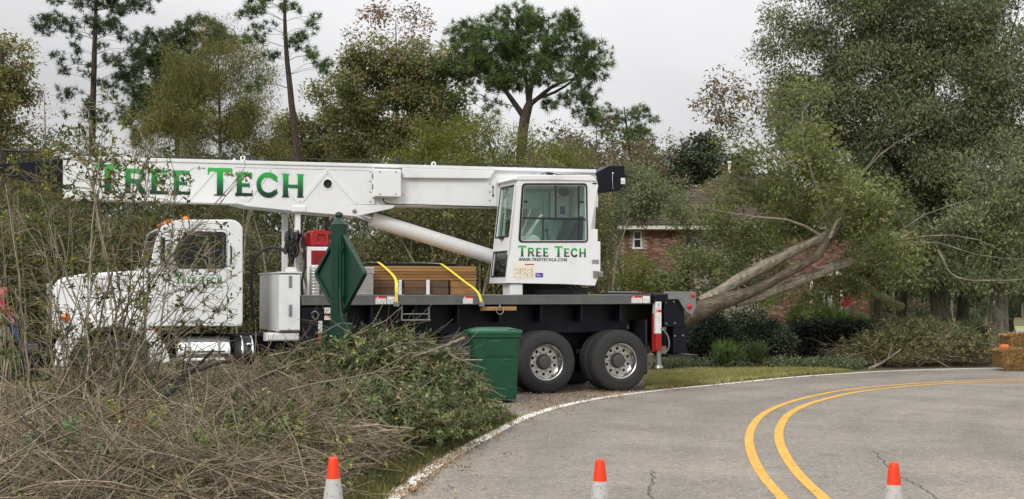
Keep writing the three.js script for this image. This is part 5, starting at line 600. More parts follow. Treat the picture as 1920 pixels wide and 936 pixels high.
// ---------------------------------------------------------------- cones
{
  const proto = thing('traffic_cone', 'traffic cone with orange top and grey body, standing in front of the brush heap', 'traffic cone', V(0, 0, 0), 0, 'three traffic cones across the road');
  const k = new K(); k.lathe([[0.0, 0.71], [0.02, 0.712], [0.027, 0.706], [0.0285, 0.69], [0.0405, 0.586]], null, 32); k.build('orange_top', M.orange, proto); const g = new K(); g.lathe([[0.0405, 0.586], [0.043, 0.584], [0.067, 0.4], [0.067, 0.4]], null, 32); g.build('grey_collar', M.coneGrey, proto); const b = new K(); b.lathe([[0.065, 0.4], [0.118, 0.04], [0.13, 0.035]], null, 32); b.build('cone_body', M.orange, proto); const f = new K(); f.ext(rounded(rect(-0.18, -0.18, 0.18, 0.18), 0.06), 0, 0.035, 0.008, [], new THREE.Matrix4().makeRotationX(-Math.PI / 2).multiply(new THREE.Matrix4().makeTranslation(0, 0, 0.036))); f.build('base', M.black, proto);
  [[625, 858, 7.9, null], [1125, 862, 7.8, 'traffic cone with orange top and grey body, alone on the asphalt between the other two'], [1676, 868, 7.66, 'traffic cone with orange top and grey body, standing past the yellow lines']].forEach(([px, py, z, l], i) => { let c = proto; if (i) { c = proto.clone(); c.name = numbered('traffic_cone'); scene.add(c); c.userData = { ...proto.userData, label: l }; } const p = D(px, py, z); c.position.set(p.x, p.y - 0.71, p.z); c.position.y = Math.max(0, c.position.y); c.rotation.y = 0.3 + i; });
}
// ---------------------------------------------------------------- straw bales and pumpkin by the far roadside
{
  const Z = 28.3, bale = (px0, px1, py0, py1, label, seed, z = Z) => { const a = D(px0, py1, z), b = D(px1, py0, z), t = thing('straw_bale', label, 'straw bale', V((a.x + b.x) / 2, Math.max(0, a.y), -z), 0.15, 'straw bales by the far roadside'), r = rng(seed), w = (b.x - a.x) / 2, h = b.y - Math.max(0, a.y); const k = new K(); k.box(-w, w, 0, h, -0.5, 0, 0.03); k.build('straw_block', M.straw, t); const tw = new K(); for (const x of [-w * 0.4, w * 0.4]) tw.box(x - 0.006, x + 0.006, -0.002, h + 0.006, -0.503, 0.006, 0.002); tw.build('twine', M.twig, t); const s = []; for (let i = 0; i < 2600; i++) { const x = (r() * 2 - 1) * w, top = r() < 0.35; s.push({ p: V(t.position.x + x, t.position.y + (top ? h : r() * h), t.position.z + (top ? -r() * 0.5 : 0.0)), q: qRand(r).multiply(new THREE.Quaternion().setFromAxisAngle(V(1, 0, 0), top ? 1.4 : 0.4)), s: V(1, 0.6 + r(), 1), c: pick([[0.34, 0.2, 0.07], [0.2, 0.115, 0.04], [0.46, 0.29, 0.11]], r, 0.6) }); } const sg = new THREE.CylinderGeometry(0.006, 0.004, 0.16, 4); scatter('straws', [sg], mat(1, 1, 1, 0.9), s, t); return t; };
  bale(1879, 1990, 657, 690, 'golden straw bale on the ground beside the road, under another bale', 41); bale(1893, 1995, 629, 656, 'golden straw bale lying on top of a wider bale', 42, Z + 0.5);
  const p = D(1889, 657, Z - 0.05), t = thing('pumpkin', 'small orange pumpkin sitting on the lower straw bale', 'pumpkin', V(p.x, p.y - 0.01, p.z - 0.16)), k = new K(); for (let i = 0; i < 9; i++) { const a = i / 9 * 6.2832; k.ball(0.05 * Math.cos(a), 0.06, 0.05 * Math.sin(a), 0.07, 0.85, 1, 0.85); } k.build('body', M.pumpkin, t); const s = new K(); s.tube([V(0, 0.11, 0), V(0.005, 0.15, 0), V(0.02, 0.17, 0.01)], 0.012, 6, 8); s.build('stem', M.twig, t);
}
// ---------------------------------------------------------------- people
function flesh(bones, cell) { // one skin over tapered bones [a, b, ra, rb]
  const lo = V(1e9, 1e9, 1e9), hi = V(-1e9, -1e9, -1e9); for (const [a, b, ra, rb] of bones) for (const [p, r] of [[a, ra], [b, rb]]) { lo.min(V(p.x - r, p.y - r, p.z - r)); hi.max(V(p.x + r, p.y + r, p.z + r)); }
  const c = lo.clone().add(hi).multiplyScalar(0.5), half = Math.max(hi.x - lo.x, hi.y - lo.y, hi.z - lo.z) / 2 + cell * 3, n = Math.min(110, Math.ceil(2 * half / cell)), mc = new MarchingCubes(n, leafMat, false, false, 200000); mc.isolation = 0; mc.reset();
  for (let z = 0; z < n; z++) for (let y = 0; y < n; y++) for (let x = 0; x < n; x++) { const p = V((x - n / 2) / (n / 2) * half + c.x, (y - n / 2) / (n / 2) * half + c.y, (z - n / 2) / (n / 2) * half + c.z); let d = 1e9; for (const [a, b, ra, rb] of bones) { const ab = V(0, 0, 0).subVectors(b, a), t = Math.max(0, Math.min(1, V(0, 0, 0).subVectors(p, a).dot(ab) / Math.max(1e-9, ab.lengthSq()))), e = p.distanceTo(a.clone().addScaledVector(ab, t)) - (ra + (rb - ra) * t), k = 0.025, h = Math.max(0, Math.min(1, 0.5 + 0.5 * (d - e) / k)); d = d + (e - d) * h - k * h * (1 - h); } mc.field[x + y * n + z * n * n] = -d; }
  mc.update(); const N = mc.count, g = new THREE.BufferGeometry(), pos = new Float32Array(N * 3), nor = new Float32Array(N * 3); for (let i = 0; i < N; i++) { pos[3 * i] = mc.positionArray[3 * i] * half + c.x; pos[3 * i + 1] = mc.positionArray[3 * i + 1] * half + c.y; pos[3 * i + 2] = mc.positionArray[3 * i + 2] * half + c.z; const l = Math.hypot(mc.normalArray[3 * i], mc.normalArray[3 * i + 1], mc.normalArray[3 * i + 2]) || 1; for (let k = 0; k < 3; k++) nor[3 * i + k] = mc.normalArray[3 * i + k] / l; } g.setAttribute('position', new THREE.BufferAttribute(pos, 3)); g.setAttribute('normal', new THREE.BufferAttribute(nor, 3)); return g;
}
function person(label, pos, turn, J, col) {
  const t = thing('person', label, 'person', pos, turn), v = (k) => V(...J[k]);
  const hand = (w, e) => { const d = V(0, 0, 0).subVectors(w, e).normalize(), s = Math.abs(d.y) > 0.8 ? V(1, 0, 0) : V(0, 1, 0), x = V(0, 0, 0).crossVectors(d, s).normalize(), y = V(0, 0, 0).crossVectors(x, d), o = [[w, w.clone().addScaledVector(d, 0.08), 0.026, 0.036]], at = (f, g, h) => w.clone().addScaledVector(d, f).addScaledVector(x, g).addScaledVector(y, h); [[-0.03, 0.07], [-0.01, 0.08], [0.011, 0.075], [0.031, 0.06]].forEach(([g, l]) => { o.push([at(0.085, g, 0), at(0.085 + l * 0.5, g, -0.01), 0.0095, 0.009], [at(0.085 + l * 0.5, g, -0.01), at(0.085 + l * 0.85, g, -0.04), 0.009, 0.0075]); }); o.push([at(0.03, -0.03, 0), at(0.07, -0.06, -0.015), 0.012, 0.01], [at(0.07, -0.06, -0.015), at(0.095, -0.06, -0.03), 0.01, 0.008]); return o; };
  const hd = v('head'), up = V(0, 0, 0).subVectors(hd, v('neck')).normalize(), fwd = V(...J.face).normalize();
  const skin = new K(); skin.add(flesh([[v('neck').addScaledVector(up, -0.05), hd, 0.055, 0.06], [hd.clone().addScaledVector(up, 0.03), hd.clone().addScaledVector(up, 0.06), 0.092, 0.095], [hd.clone().addScaledVector(up, -0.04).addScaledVector(fwd, 0.03), hd.clone().addScaledVector(fwd, 0.045), 0.055, 0.06], [hd.clone().addScaledVector(fwd, 0.09).addScaledVector(up, 0.015), hd.clone().addScaledVector(fwd, 0.108).addScaledVector(up, -0.015), 0.012, 0.016]], 0.012)); for (const s of ['L', 'R']) { skin.add(flesh([[v('elb' + s), v('wri' + s), 0.042, 0.027]], 0.014)); skin.add(flesh(hand(v('wri' + s), v('elb' + s)), 0.0045)); }
  const sd = V(0, 0, 0).crossVectors(up, fwd).normalize(); for (const s of [-1, 1]) { const e = hd.clone().addScaledVector(sd, s * 0.095).addScaledVector(up, 0.01); skin.ball(e.x, e.y, e.z, 0.028, 0.6, 1, 0.7); }
  skin.build('body', col.skin, t);
  const eye = new K(); for (const s of [-1, 1]) { const e = hd.clone().addScaledVector(fwd, 0.092).addScaledVector(sd, s * 0.035).addScaledVector(up, 0.03); eye.ball(e.x, e.y, e.z, 0.012); } eye.build('eyes', M.black, t); const mo = new K(), mp = hd.clone().addScaledVector(fwd, 0.098).addScaledVector(up, -0.045); mo.ball(mp.x, mp.y, mp.z, 0.018, 1, 0.35, 1); mo.build('mouth', M.shirtRed, t);
  const ch = v('chest'), hp = v('hip'), sh2 = [v('shoL'), v('shoR')]; const shirt = new K(); shirt.add(flesh([[hp.clone().lerp(ch, 0.1), ch, 0.135, 0.15], [sh2[0].clone().lerp(ch, 0.25), sh2[1].clone().lerp(ch, 0.25), 0.1, 0.1], [ch, v('neck'), 0.13, 0.066], ...['L', 'R'].flatMap((s) => [[v('sho' + s), v('elb' + s), 0.068, 0.052], [v('elb' + s), v('elb' + s).lerp(v('wri' + s), col.sleeve ?? 0.75), 0.051, 0.04]])], 0.016)); shirt.build('shirt', col.shirt, t); if (col.front) { const f = new K(), c2 = ch.clone().lerp(hp, 0.15).addScaledVector(fwd, 0.125); f.ball(c2.x - 0.03, c2.y + 0.05, c2.z - 0.02, 0.07, 0.8, 1.3, 0.5); f.build('shirt_front', col.front, t); }
  const pants = new K(); pants.add(flesh([[hp.clone().lerp(v('hipL'), 0.9), hp.clone().lerp(v('hipR'), 0.9), 0.125, 0.125], [hp, hp.clone().lerp(ch, 0.12), 0.13, 0.132], ...['L', 'R'].flatMap((s) => [[v('hip' + s), v('kne' + s), 0.092, 0.066], [v('kne' + s), v('ank' + s), 0.064, 0.05]])], 0.016)); pants.build('trousers', M.jeans, t);
  const boots = new K(); for (const s of ['L', 'R']) boots.add(flesh([[v('ank' + s), v('ank' + s).add(V(0, -0.06, 0)), 0.05, 0.052], [v('ank' + s).add(V(0, -0.07, 0)), v('toe' + s), 0.048, 0.04]], 0.012)); boots.build('boots', M.black, t);
  if (col.cap) { const c = new K(), q0 = hd.clone().addScaledVector(up, 0.065); c.add(flesh([[q0, q0.clone().addScaledVector(up, 0.03), 0.105, 0.1], [q0.clone().addScaledVector(fwd, 0.08), q0.clone().addScaledVector(fwd, 0.15).addScaledVector(up, -0.02), 0.03, 0.016]], 0.012)); c.build('cap', col.cap, t); } else { const c = new K(), q0 = hd.clone().addScaledVector(up, 0.075).addScaledVector(fwd, -0.02); c.add(flesh([[q0, q0.clone().addScaledVector(fwd, -0.02), 0.1, 0.095]], 0.012)); c.build('hair', M.black, t); }
}
{ // bending worker at the edge of the picture, leaning away from his feet
  const f = G(45, 673), s = 1.0; person('person in red shirt and blue jeans leaning over behind the bare shrub', f, 0, { toeL: [0.12, 0.04, 0.08], ankL: [0.0, 0.11, 0], kneL: [-0.12, 0.5, 0.08], hipL: [-0.28, 0.9, 0.1], toeR: [-0.08, 0.04, -0.2], ankR: [-0.2, 0.11, -0.28], kneR: [-0.24, 0.52, -0.14], hipR: [-0.3, 0.9, -0.1], hip: [-0.3, 0.92, 0], chest: [-0.5, 1.28, 0.03], neck: [-0.54, 1.47, 0.05], head: [-0.5, 1.6, 0.08], shoL: [-0.5, 1.4, 0.22], shoR: [-0.53, 1.4, -0.18], elbL: [-0.36, 1.14, 0.3], wriL: [-0.2, 1.0, 0.36], elbR: [-0.75, 1.2, -0.24], wriR: [-0.88, 1.02, -0.1], face: [0.75, -0.4, 0.5] }, { skin: M.skin, shirt: M.shirtRed, cap: M.capPink });
}
{
  const p = D(1587, 600, 54); person('person in red top and blue jeans standing by the house beyond the grassy clumps', V(p.x, 0, p.z), -1.15, { toeL: [0.12, 0.03, 0.13], ankL: [0.1, 0.1, 0], kneL: [0.1, 0.5, 0.03], hipL: [0.09, 0.9, 0], toeR: [-0.13, 0.03, 0.12], ankR: [-0.1, 0.1, 0], kneR: [-0.1, 0.5, 0.04], hipR: [-0.09, 0.9, 0], hip: [0, 0.94, 0], chest: [0.02, 1.28, 0], neck: [0.02, 1.46, 0], head: [0.02, 1.58, 0.03], shoL: [0.2, 1.4, 0], shoR: [-0.17, 1.4, 0], elbL: [0.26, 1.13, 0.02], wriL: [0.2, 0.94, 0.16], elbR: [-0.24, 1.13, 0.02], wriR: [-0.16, 0.95, 0.17], face: [-0.3, -0.1, 1] }, { skin: M.skin, shirt: mat(0.36, 0.02, 0.05, 0.85), front: M.cloth, sleeve: 0.3 });
}

// ---------------------------------------------------------------- trees beyond the truck and over the road
const PAL = {
  pine: [[0.106, 0.16, 0.06], [0.128, 0.191, 0.064], [0.085, 0.131, 0.055], [0.16, 0.213, 0.064]],
  pineDark: [[0.07, 0.109, 0.055], [0.087, 0.128, 0.059]],
  cypress: [[0.247, 0.24, 0.065], [0.195, 0.202, 0.062], [0.286, 0.254, 0.072], [0.169, 0.189, 0.058]],
  olive: [[0.203, 0.213, 0.077], [0.173, 0.193, 0.069], [0.243, 0.223, 0.081], [0.142, 0.173, 0.069]],
  tallMix: [[0.221, 0.255, 0.093], [0.255, 0.272, 0.099], [0.187, 0.23, 0.085], [0.323, 0.272, 0.119]],
  rust: [[0.284, 0.166, 0.113], [0.226, 0.15, 0.097], [0.33, 0.21, 0.15], [0.15, 0.134, 0.067]],
  lime: [[0.204, 0.227, 0.026], [0.174, 0.204, 0.028], [0.242, 0.234, 0.031], [0.136, 0.174, 0.026]],
  oak: [[0.185, 0.225, 0.123], [0.225, 0.262, 0.149], [0.155, 0.195, 0.107], [0.256, 0.282, 0.155], [0.201, 0.251, 0.098]],
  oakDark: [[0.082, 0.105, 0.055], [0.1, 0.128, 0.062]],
  fallen: [[0.198, 0.243, 0.076], [0.158, 0.203, 0.072], [0.247, 0.282, 0.095], [0.214, 0.192, 0.081]],
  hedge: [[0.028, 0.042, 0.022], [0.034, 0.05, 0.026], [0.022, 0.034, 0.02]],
  shrubLeaf: [[0.102, 0.138, 0.038], [0.144, 0.174, 0.048], [0.078, 0.108, 0.036], [0.24, 0.24, 0.066]],
  under: [[0.156, 0.166, 0.07], [0.198, 0.191, 0.075], [0.114, 0.135, 0.062], [0.25, 0.198, 0.104], [0.177, 0.208, 0.062]],
};
tree({ seed: 101, name: 'tree', label: 'brownish olive broadleaf tree cut by the picture edge, beside the pale bare sapling', Z: 50, trunk: [[-6, 640, 26], [-4, 300, 18], [4, 90, 8]], lobes: [[22, 105, 36, 50, 0.8], [5, 200, 52, 70], [15, 300, 60, 60], [-40, 150, 50, 90], [70, 330, 50, 50, 0.8]], leaf: 'broad', pal: [...PAL.olive, ...PAL.cypress, PAL.rust[0]], bark: M.barkOak, density: 1.5, per: 9 });
tree({ seed: 102, name: 'bare_sapling', label: 'pale leafless sapling against the sky next to the tall pine', Z: 56, trunk: [[88, 640, 6], [86, 300, 3], [82, 170, 1]], lobes: [[82, 190, 32, 45], [95, 240, 40, 40], [60, 230, 25, 40]], leaf: 'sparse', pal: PAL.rust, bark: M.barkPale, density: 1.4, per: 0.6, tipR: 0.008, from: 0.3 });
tree({ seed: 103, name: 'pine_tree', label: 'tall dark pine with long straight trunk beside the pale sapling', Z: 60, trunk: [[172, 650, 16], [172, 300, 13], [176, 120, 10], [182, -60, 4]], from: 0.35, lobes: [[105, 35, 40, 16], [150, 2, 50, 22], [235, 8, 52, 24], [270, -25, 30, 20], [205, 50, 50, 16], [118, 62, 44, 12], [250, 72, 40, 14, 0.7], [128, 100, 34, 12, 0.8], [215, 96, 40, 14, 0.8], [140, 130, 32, 16, 0.8], [232, 128, 44, 20], [200, 170, 30, 16, 0.8], [132, 178, 30, 18, 0.8], [150, 212, 34, 18, 0.7], [215, 215, 36, 20, 0.7], [175, -50, 60, 30]], leaf: 'needle', pal: PAL.pineDark, bark: M.barkPine, limbBark: M.barkDark, density: 1.5, per: 7, spread: 0.42, lift: 0.1, drop: 1.6, tipR: 0.013, shell: 0.2 });
tree({ seed: 104, name: 'pine_tree', label: 'dense dark green pine rising behind the yellow green feathery tree', Z: 74, trunk: [[330, 650, 11], [335, 200, 8], [350, 40, 2]], lobes: [[300, 95, 50, 34], [380, 58, 46, 26], [285, 150, 40, 44], [420, 70, 30, 30], [340, 110, 60, 50], [270, 215, 40, 50], [330, 200, 60, 60]], leaf: 'needle', pal: PAL.pineDark, bark: M.barkPine, density: 1.1, per: 9, spread: 0.6, leafScale: 1.25 });
tree({ seed: 105, name: 'feathery_tree', label: 'yellow green feathery tree with pale branches showing through its crown', Z: 54, trunk: [[410, 650, 9], [412, 250, 6], [408, 80, 1.5]], from: 0.4, lobes: [[402, 70, 38, 26], [392, 125, 70, 44], [440, 180, 62, 56], [360, 205, 62, 60], [460, 250, 60, 50], [330, 265, 60, 50], [410, 270, 90, 60], [490, 215, 40, 40], [500, 270, 40, 40], [335, 130, 36, 44], [465, 135, 46, 46], [300, 215, 46, 50], [445, 90, 30, 34, 0.8]], leaf: 'fine', pal: PAL.cypress, bark: M.barkPale, density: 1.25, per: 8, lift: 0.45, drop: 1.2 });
tree({ seed: 106, name: 'pine_tree', label: 'slender pine with bare leaning trunk and thin open crown', Z: 52, trunk: [[556, 650, 19], [557, 300, 15], [545, 180, 11], [535, 70, 8], [533, -30, 3]], from: 0.5, lobes: [[452, 24, 26, 11], [500, 10, 34, 18], [560, 12, 30, 16], [492, 44, 34, 14, 0.8], [575, 40, 18, 18], [470, 70, 18, 10, 0.8], [545, 88, 20, 10, 0.8], [505, 104, 16, 9, 0.8], [582, 95, 14, 14], [606, 122, 12, 7], [480, 160, 22, 10, 0.8], [560, 68, 14, 10], [490, -20, 50, 18], [550, -30, 40, 18]], leaf: 'needle', pal: PAL.pine, bark: M.barkPine, density: 1.7, per: 4.5, spread: 0.34, drop: 1.8, lift: 0.05, tipR: 0.012, shell: 0.2 });
tree({ seed: 107, name: 'olive_tree', label: 'olive green bushy tree right behind the slender pine trunk', Z: 62, trunk: [[612, 650, 10], [612, 280, 6], [606, 190, 1.5]], lobes: [[605, 205, 44, 36, 0.9], [570, 235, 50, 50], [640, 225, 44, 60], [630, 270, 50, 60], [520, 295, 50, 40], [580, 310, 70, 50], [545, 275, 40, 40], [615, 180, 34, 26, 0.7], [530, 240, 34, 34]], leaf: 'broad', pal: [...PAL.olive, ...PAL.cypress.slice(0, 1)], bark: M.barkOak, density: 0.8, per: 9 });
tree({ seed: 108, name: 'sweetgum_tree', label: 'tall broadleaf tree with sparse reddish tips against the sky, beside the big spreading pine', Z: 57, trunk: [[742, 650, 13], [744, 250, 8], [742, 40, 1.5]], from: 0.35, lobes: [[742, 22, 40, 32, 0.42], [700, 55, 34, 40, 0.42], [785, 55, 34, 34, 0.42], [670, 110, 34, 34, 0.45], [740, 105, 66, 40, 0.75], [690, 165, 62, 48, 0.9], [780, 160, 66, 50], [845, 130, 36, 50, 0.7], [720, 215, 90, 48], [820, 225, 66, 50], [660, 235, 46, 50], [640, 190, 36, 44, 0.8], [760, 265, 90, 40], [690, 285, 70, 36], [700, 115, 44, 44, 0.75], [800, 115, 50, 46, 0.75], [655, 150, 34, 40, 0.7], [835, 185, 46, 50, 0.8], [740, 150, 60, 50, 0.9]], leaf: 'broad', palAt: (L) => (L[4] < 0.5 ? PAL.rust : L[4] < 0.7 ? [...PAL.tallMix, PAL.rust[0]] : PAL.tallMix), bark: M.barkPale, density: 1.0, per: 10, lift: 0.5, drop: 1.4 });
tree({ seed: 109, name: 'pine_tree', label: 'large spreading pine with forked trunk standing clear against the sky', Z: 56, trunk: [[976, 650, 26], [978, 290, 20], [984, 222, 19], [994, 192, 15]], from: 0.93, forks: [[[990, 200, 10], [1016, 178, 8], [1040, 160, 6], [1080, 146, 3]], [[992, 195, 10], [998, 150, 8], [1016, 95, 5], [1030, 50, 2]], [[984, 222, 13], [962, 190, 10], [944, 166, 7], [920, 140, 3]], [[990, 195, 8], [985, 140, 6], [972, 90, 4], [968, 40, 2]], [[1000, 188, 6], [1050, 168, 5], [1100, 130, 2]]], lobes: [[968, 28, 38, 22], [885, 62, 40, 30], [1045, 42, 34, 24], [920, 100, 56, 30], [1000, 90, 50, 30], [1100, 108, 36, 30], [852, 96, 30, 28], [1062, 142, 44, 18], [905, 150, 46, 20], [1120, 140, 18, 16], [960, 155, 40, 18], [840, 150, 40, 26, 0.8], [1030, 198, 28, 10, 0.8], [1085, 208, 24, 9, 0.8], [930, 205, 26, 14, 0.8], [1020, 120, 40, 20], [985, 130, 56, 30, 0.8], [945, 66, 44, 34], [1008, 58, 36, 34], [1062, 88, 44, 34], [890, 118, 48, 30], [1090, 168, 36, 18], [870, 178, 40, 20, 0.7], [1110, 85, 20, 16]], leaf: 'needle', pal: PAL.pine, bark: M.barkPine, limbBark: M.barkDark, density: 1.35, per: 8, spread: 0.62, drop: 1.2, tipR: 0.015, shell: 0.15, leafScale: 1.15, maxR: 0.07 });
tree({ seed: 110, name: 'cedar_tree', label: 'bright yellow green low tree over the middle of the boom, left of the forked pine', Z: 46, trunk: [[800, 650, 12], [800, 330, 9], [800, 270, 4]], lobes: [[760, 300, 40, 22], [820, 275, 46, 30], [790, 315, 70, 26], [870, 265, 30, 30], [850, 310, 50, 30]], leaf: 'fine', pal: PAL.lime, bark: M.barkPale, density: 1.6, per: 9 });
tree({ seed: 111, name: 'cedar_tree', label: 'bright yellow green low tree just below the forked pine trunk', Z: 45, trunk: [[930, 650, 12], [930, 320, 9], [915, 260, 4]], lobes: [[910, 260, 36, 28], [880, 300, 50, 26], [950, 290, 46, 30], [920, 325, 60, 26]], leaf: 'fine', pal: PAL.lime, bark: M.barkPale, density: 1.6, per: 9 });
tree({ seed: 112, name: 'cedar_tree', label: 'yellow green low tree with pale branching stem above the operator cab', Z: 44, trunk: [[986, 650, 10], [988, 310, 6], [1000, 260, 3]], from: 0.6, lobes: [[1005, 262, 40, 24], [1040, 285, 36, 26], [990, 300, 44, 26], [1060, 315, 40, 22]], leaf: 'fine', pal: [...PAL.lime, PAL.olive[0]], bark: M.barkPale, limbBark: M.barkPale, density: 1.4, per: 8, tipR: 0.02 });
tree({ seed: 113, name: 'thin_tree', label: 'thin half bare tree with pinkish brown leaves, right of the forked pine', Z: 58, trunk: [[1110, 650, 7], [1115, 330, 4], [1120, 230, 1]], from: 0.4, lobes: [[1080, 260, 40, 30, 0.5], [1120, 235, 30, 30, 0.4], [1150, 285, 50, 30, 0.6], [1095, 300, 40, 30, 0.8]], leaf: 'sparse', pal: PAL.rust, bark: M.barkPale, density: 1.7, per: 7, tipR: 0.009 });
tree({ seed: 114, name: 'pine_tree', label: 'rounded green pine top seen over half bare trees, between crane and house', Z: 66, trunk: [[1180, 650, 9], [1182, 300, 6], [1170, 200, 2]], from: 0.6, lobes: [[1165, 208, 44, 18], [1200, 235, 36, 18], [1130, 222, 22, 24], [1215, 262, 34, 16, 0.7], [1150, 250, 40, 20, 0.6]], leaf: 'needle', pal: PAL.pine, bark: M.barkDark, density: 1.2, per: 8, spread: 0.5 });
tree({ seed: 115, name: 'thin_tree', label: 'thin brownish tree with few leaves between the rounded pine top and the house roof', Z: 60, trunk: [[1225, 650, 6], [1222, 330, 3.5], [1228, 250, 1]], from: 0.4, lobes: [[1230, 270, 40, 30, 0.6], [1200, 305, 50, 30, 0.8], [1255, 310, 40, 40, 0.7], [1180, 340, 50, 30]], leaf: 'sparse', pal: [...PAL.rust, ...PAL.olive], bark: M.barkPale, density: 1.6, per: 7, tipR: 0.009 });
tree({ seed: 116, name: 'background_tree', label: 'dark green tree far behind the peak of the house roof', Z: 82, trunk: [[1320, 620, 12], [1320, 330, 9], [1322, 270, 4]], lobes: [[1322, 285, 36, 28], [1290, 320, 40, 34], [1355, 312, 40, 32], [1260, 345, 36, 30]], leaf: 'broad', pal: PAL.oakDark, bark: M.barkDark, density: 0.9, per: 12, leafScale: 1.5 });

// the leaning tree
const LZ = 28;
tree({ seed: 120, name: 'fallen_tree', lump: 0.34, label: 'toppled tree leaning up from behind the truck tail, with three pale grey trunks', floating: true, Z: LZ, from: 0.62, maxR: 0.09, trunk: [[1150, 683, 46, 0], [1290, 588, 42, 0], [1345, 570, 29, -0.1], [1405, 550, 21, -0.25], [1475, 513, 18, -0.3], [1530, 482, 17, -0.25], [1556, 446, 15, -0.2], [1575, 425, 9, -0.1], [1600, 415, 2, 0]], forks: [[[1318, 572, 30, 0.1], [1360, 540, 24, 0.15], [1410, 512, 22, 0.2], [1480, 475, 20, 0.25], [1535, 448, 17, 0.3], [1562, 430, 13, 0.3], [1576, 400, 6, 0.3], [1605, 345, 4, 0.3], [1650, 280, 1.5, 0.3]], [[1380, 572, 12, 0.7], [1440, 553, 17, 0.9], [1540, 510, 19, 1.1], [1620, 484, 17, 1.4], [1672, 458, 12, 1.8], [1700, 440, 5, 2.0], [1720, 430, 2, 2.2]], [[1660, 462, 4, 1.6], [1740, 452, 2.6, 1.5], [1850, 482, 1.8, 1.4], [1935, 486, 1, 1.4]], [[1665, 455, 4, 1.6], [1720, 410, 2.4, 1.2], [1800, 380, 1.6, 1.0], [1840, 375, 0.8, 1.0]], [[1680, 452, 4, 1.2], [1770, 440, 2.4, 1.0], [1850, 455, 1.6, 0.8], [1920, 500, 0.8, 0.8]], [[1556, 446, 7, -0.4], [1574, 410, 6, -0.5], [1585, 408, 5, -0.5], [1612, 412, 3, -0.5], [1640, 440, 1.2, -0.5]], [[1605, 345, 3.5, 0.2], [1640, 300, 2.8, 0], [1690, 262, 2, -0.2], [1740, 240, 0.8, -0.3]], [[1562, 438, 7, 0.2], [1545, 395, 5, 0], [1524, 330, 4, -0.3], [1506, 270, 3.4, -0.4], [1505, 210, 2.4, -0.4], [1525, 185, 1, -0.4]], [[1535, 440, 6, -0.3], [1490, 415, 4.5, -0.6], [1400, 405, 3, -0.9], [1320, 390, 1, -1.0]], [[1500, 320, 6, -0.3], [1450, 290, 4, -0.5], [1400, 250, 2, -0.6]]], bark: M.barkGrey, limbBark: M.barkPale, lobes: [[1450, 440, 60, 40, 1, 2.4], [1360, 470, 60, 50, 1, 2.4], [1480, 380, 70, 50, 1, 2.4], [1560, 420, 60, 40, 1, 2.4], [1640, 380, 70, 50, 1, 2.4], [1600, 392, 50, 34, 1, -0.6], [1650, 430, 50, 34, 1, -0.4], [1590, 360, 50, 40, 1, -0.3], [1520, 350, 50, 40, 1, -0.3], [1700, 470, 50, 34, 0.9, 0], [1560, 540, 50, 22, 0.9, 2.2], [1480, 565, 60, 30, 0.8, 3], [1620, 530, 50, 24, 0.8, 2.5], [1470, 290, 60, 50, 0.9, 1], [1430, 320, 60, 40, 0.8, 1.5], [1500, 190, 50, 40, 0.6, 1], [1370, 180, 50, 36, 0.45, 0.5], [1340, 360, 40, 30, 0.6], [1385, 195, 40, 32, 0.45], [1350, 225, 26, 20, 0.4], [1430, 260, 60, 44, 0.55], [1480, 220, 46, 60, 0.6], [1540, 300, 70, 60, 0.9], [1440, 340, 70, 40, 0.8, 1], [1580, 345, 70, 46, 1, 1], [1400, 400, 76, 44, 0.75, 2], [1330, 420, 50, 40, 0.8, 2], [1540, 390, 70, 36, 1, 2.6], [1640, 415, 60, 40, 1, 2.6], [1630, 480, 60, 36, 1, 1.5], [1520, 540, 50, 26, 0.6, 2.5], [1420, 455, 60, 30, 0.7, 2.6]], leaf: 'broad', palAt: (L) => (L[4] < 0.5 ? [PAL.rust[3], PAL.rust[1], PAL.fallen[3]] : PAL.fallen), density: 2.0, per: 9, spread: 0.4, leafScale: 0.62, lift: 0.1, tipR: 0.009, path: 0.15 });
// the live oaks along the road
tree({ seed: 121, name: 'live_oak', label: 'huge live oak with dark trunk and grey green crown reaching over the road', Z: 42, trunk: [[1768, 640, 40], [1762, 560, 33], [1752, 440, 26], [1740, 330, 17], [1752, 220, 11], [1740, 100, 4]], from: 0.35, forks: [[[1750, 440, 15], [1700, 340, 11], [1610, 210, 7], [1530, 80, 2]], [[1750, 400, 12], [1820, 290, 9], [1870, 150, 6], [1910, 20, 2]]], lobes: [[1520, 35, 66, 44, 0.75], [1500, 90, 36, 30, 0.6], [1600, 60, 80, 60, 0.85], [1700, 40, 90, 60], [1800, 40, 90, 60], [1900, 60, 70, 80], [1560, 150, 66, 50, 0.8], [1650, 160, 100, 70], [1770, 170, 110, 90], [1880, 200, 90, 100], [1600, 240, 80, 50], [1700, 270, 110, 80], [1830, 310, 100, 80], [1660, 350, 80, 50], [1760, 400, 90, 60], [1700, -40, 220, 60], [1900, 420, 80, 70], [1680, 430, 80, 50], [1840, 490, 90, 40, 0.8], [1740, 330, 100, 50], [1490, 170, 46, 50, 0.9], [1472, 115, 36, 56, 0.7], [1510, 205, 56, 50, 0.9], [1470, 255, 50, 40, 0.8], [1540, 270, 60, 50, 0.9], [1530, 230, 60, 50, 0.8], [1580, 310, 70, 50, 0.8], [1700, 500, 80, 30, 0.8], [1800, 530, 70, 24, 0.7]], leaf: 'oak', pal: PAL.oak, bark: M.barkDark, density: 1.25, per: 12, spread: 0.7, tipR: 0.012, leafScale: 1.1 });
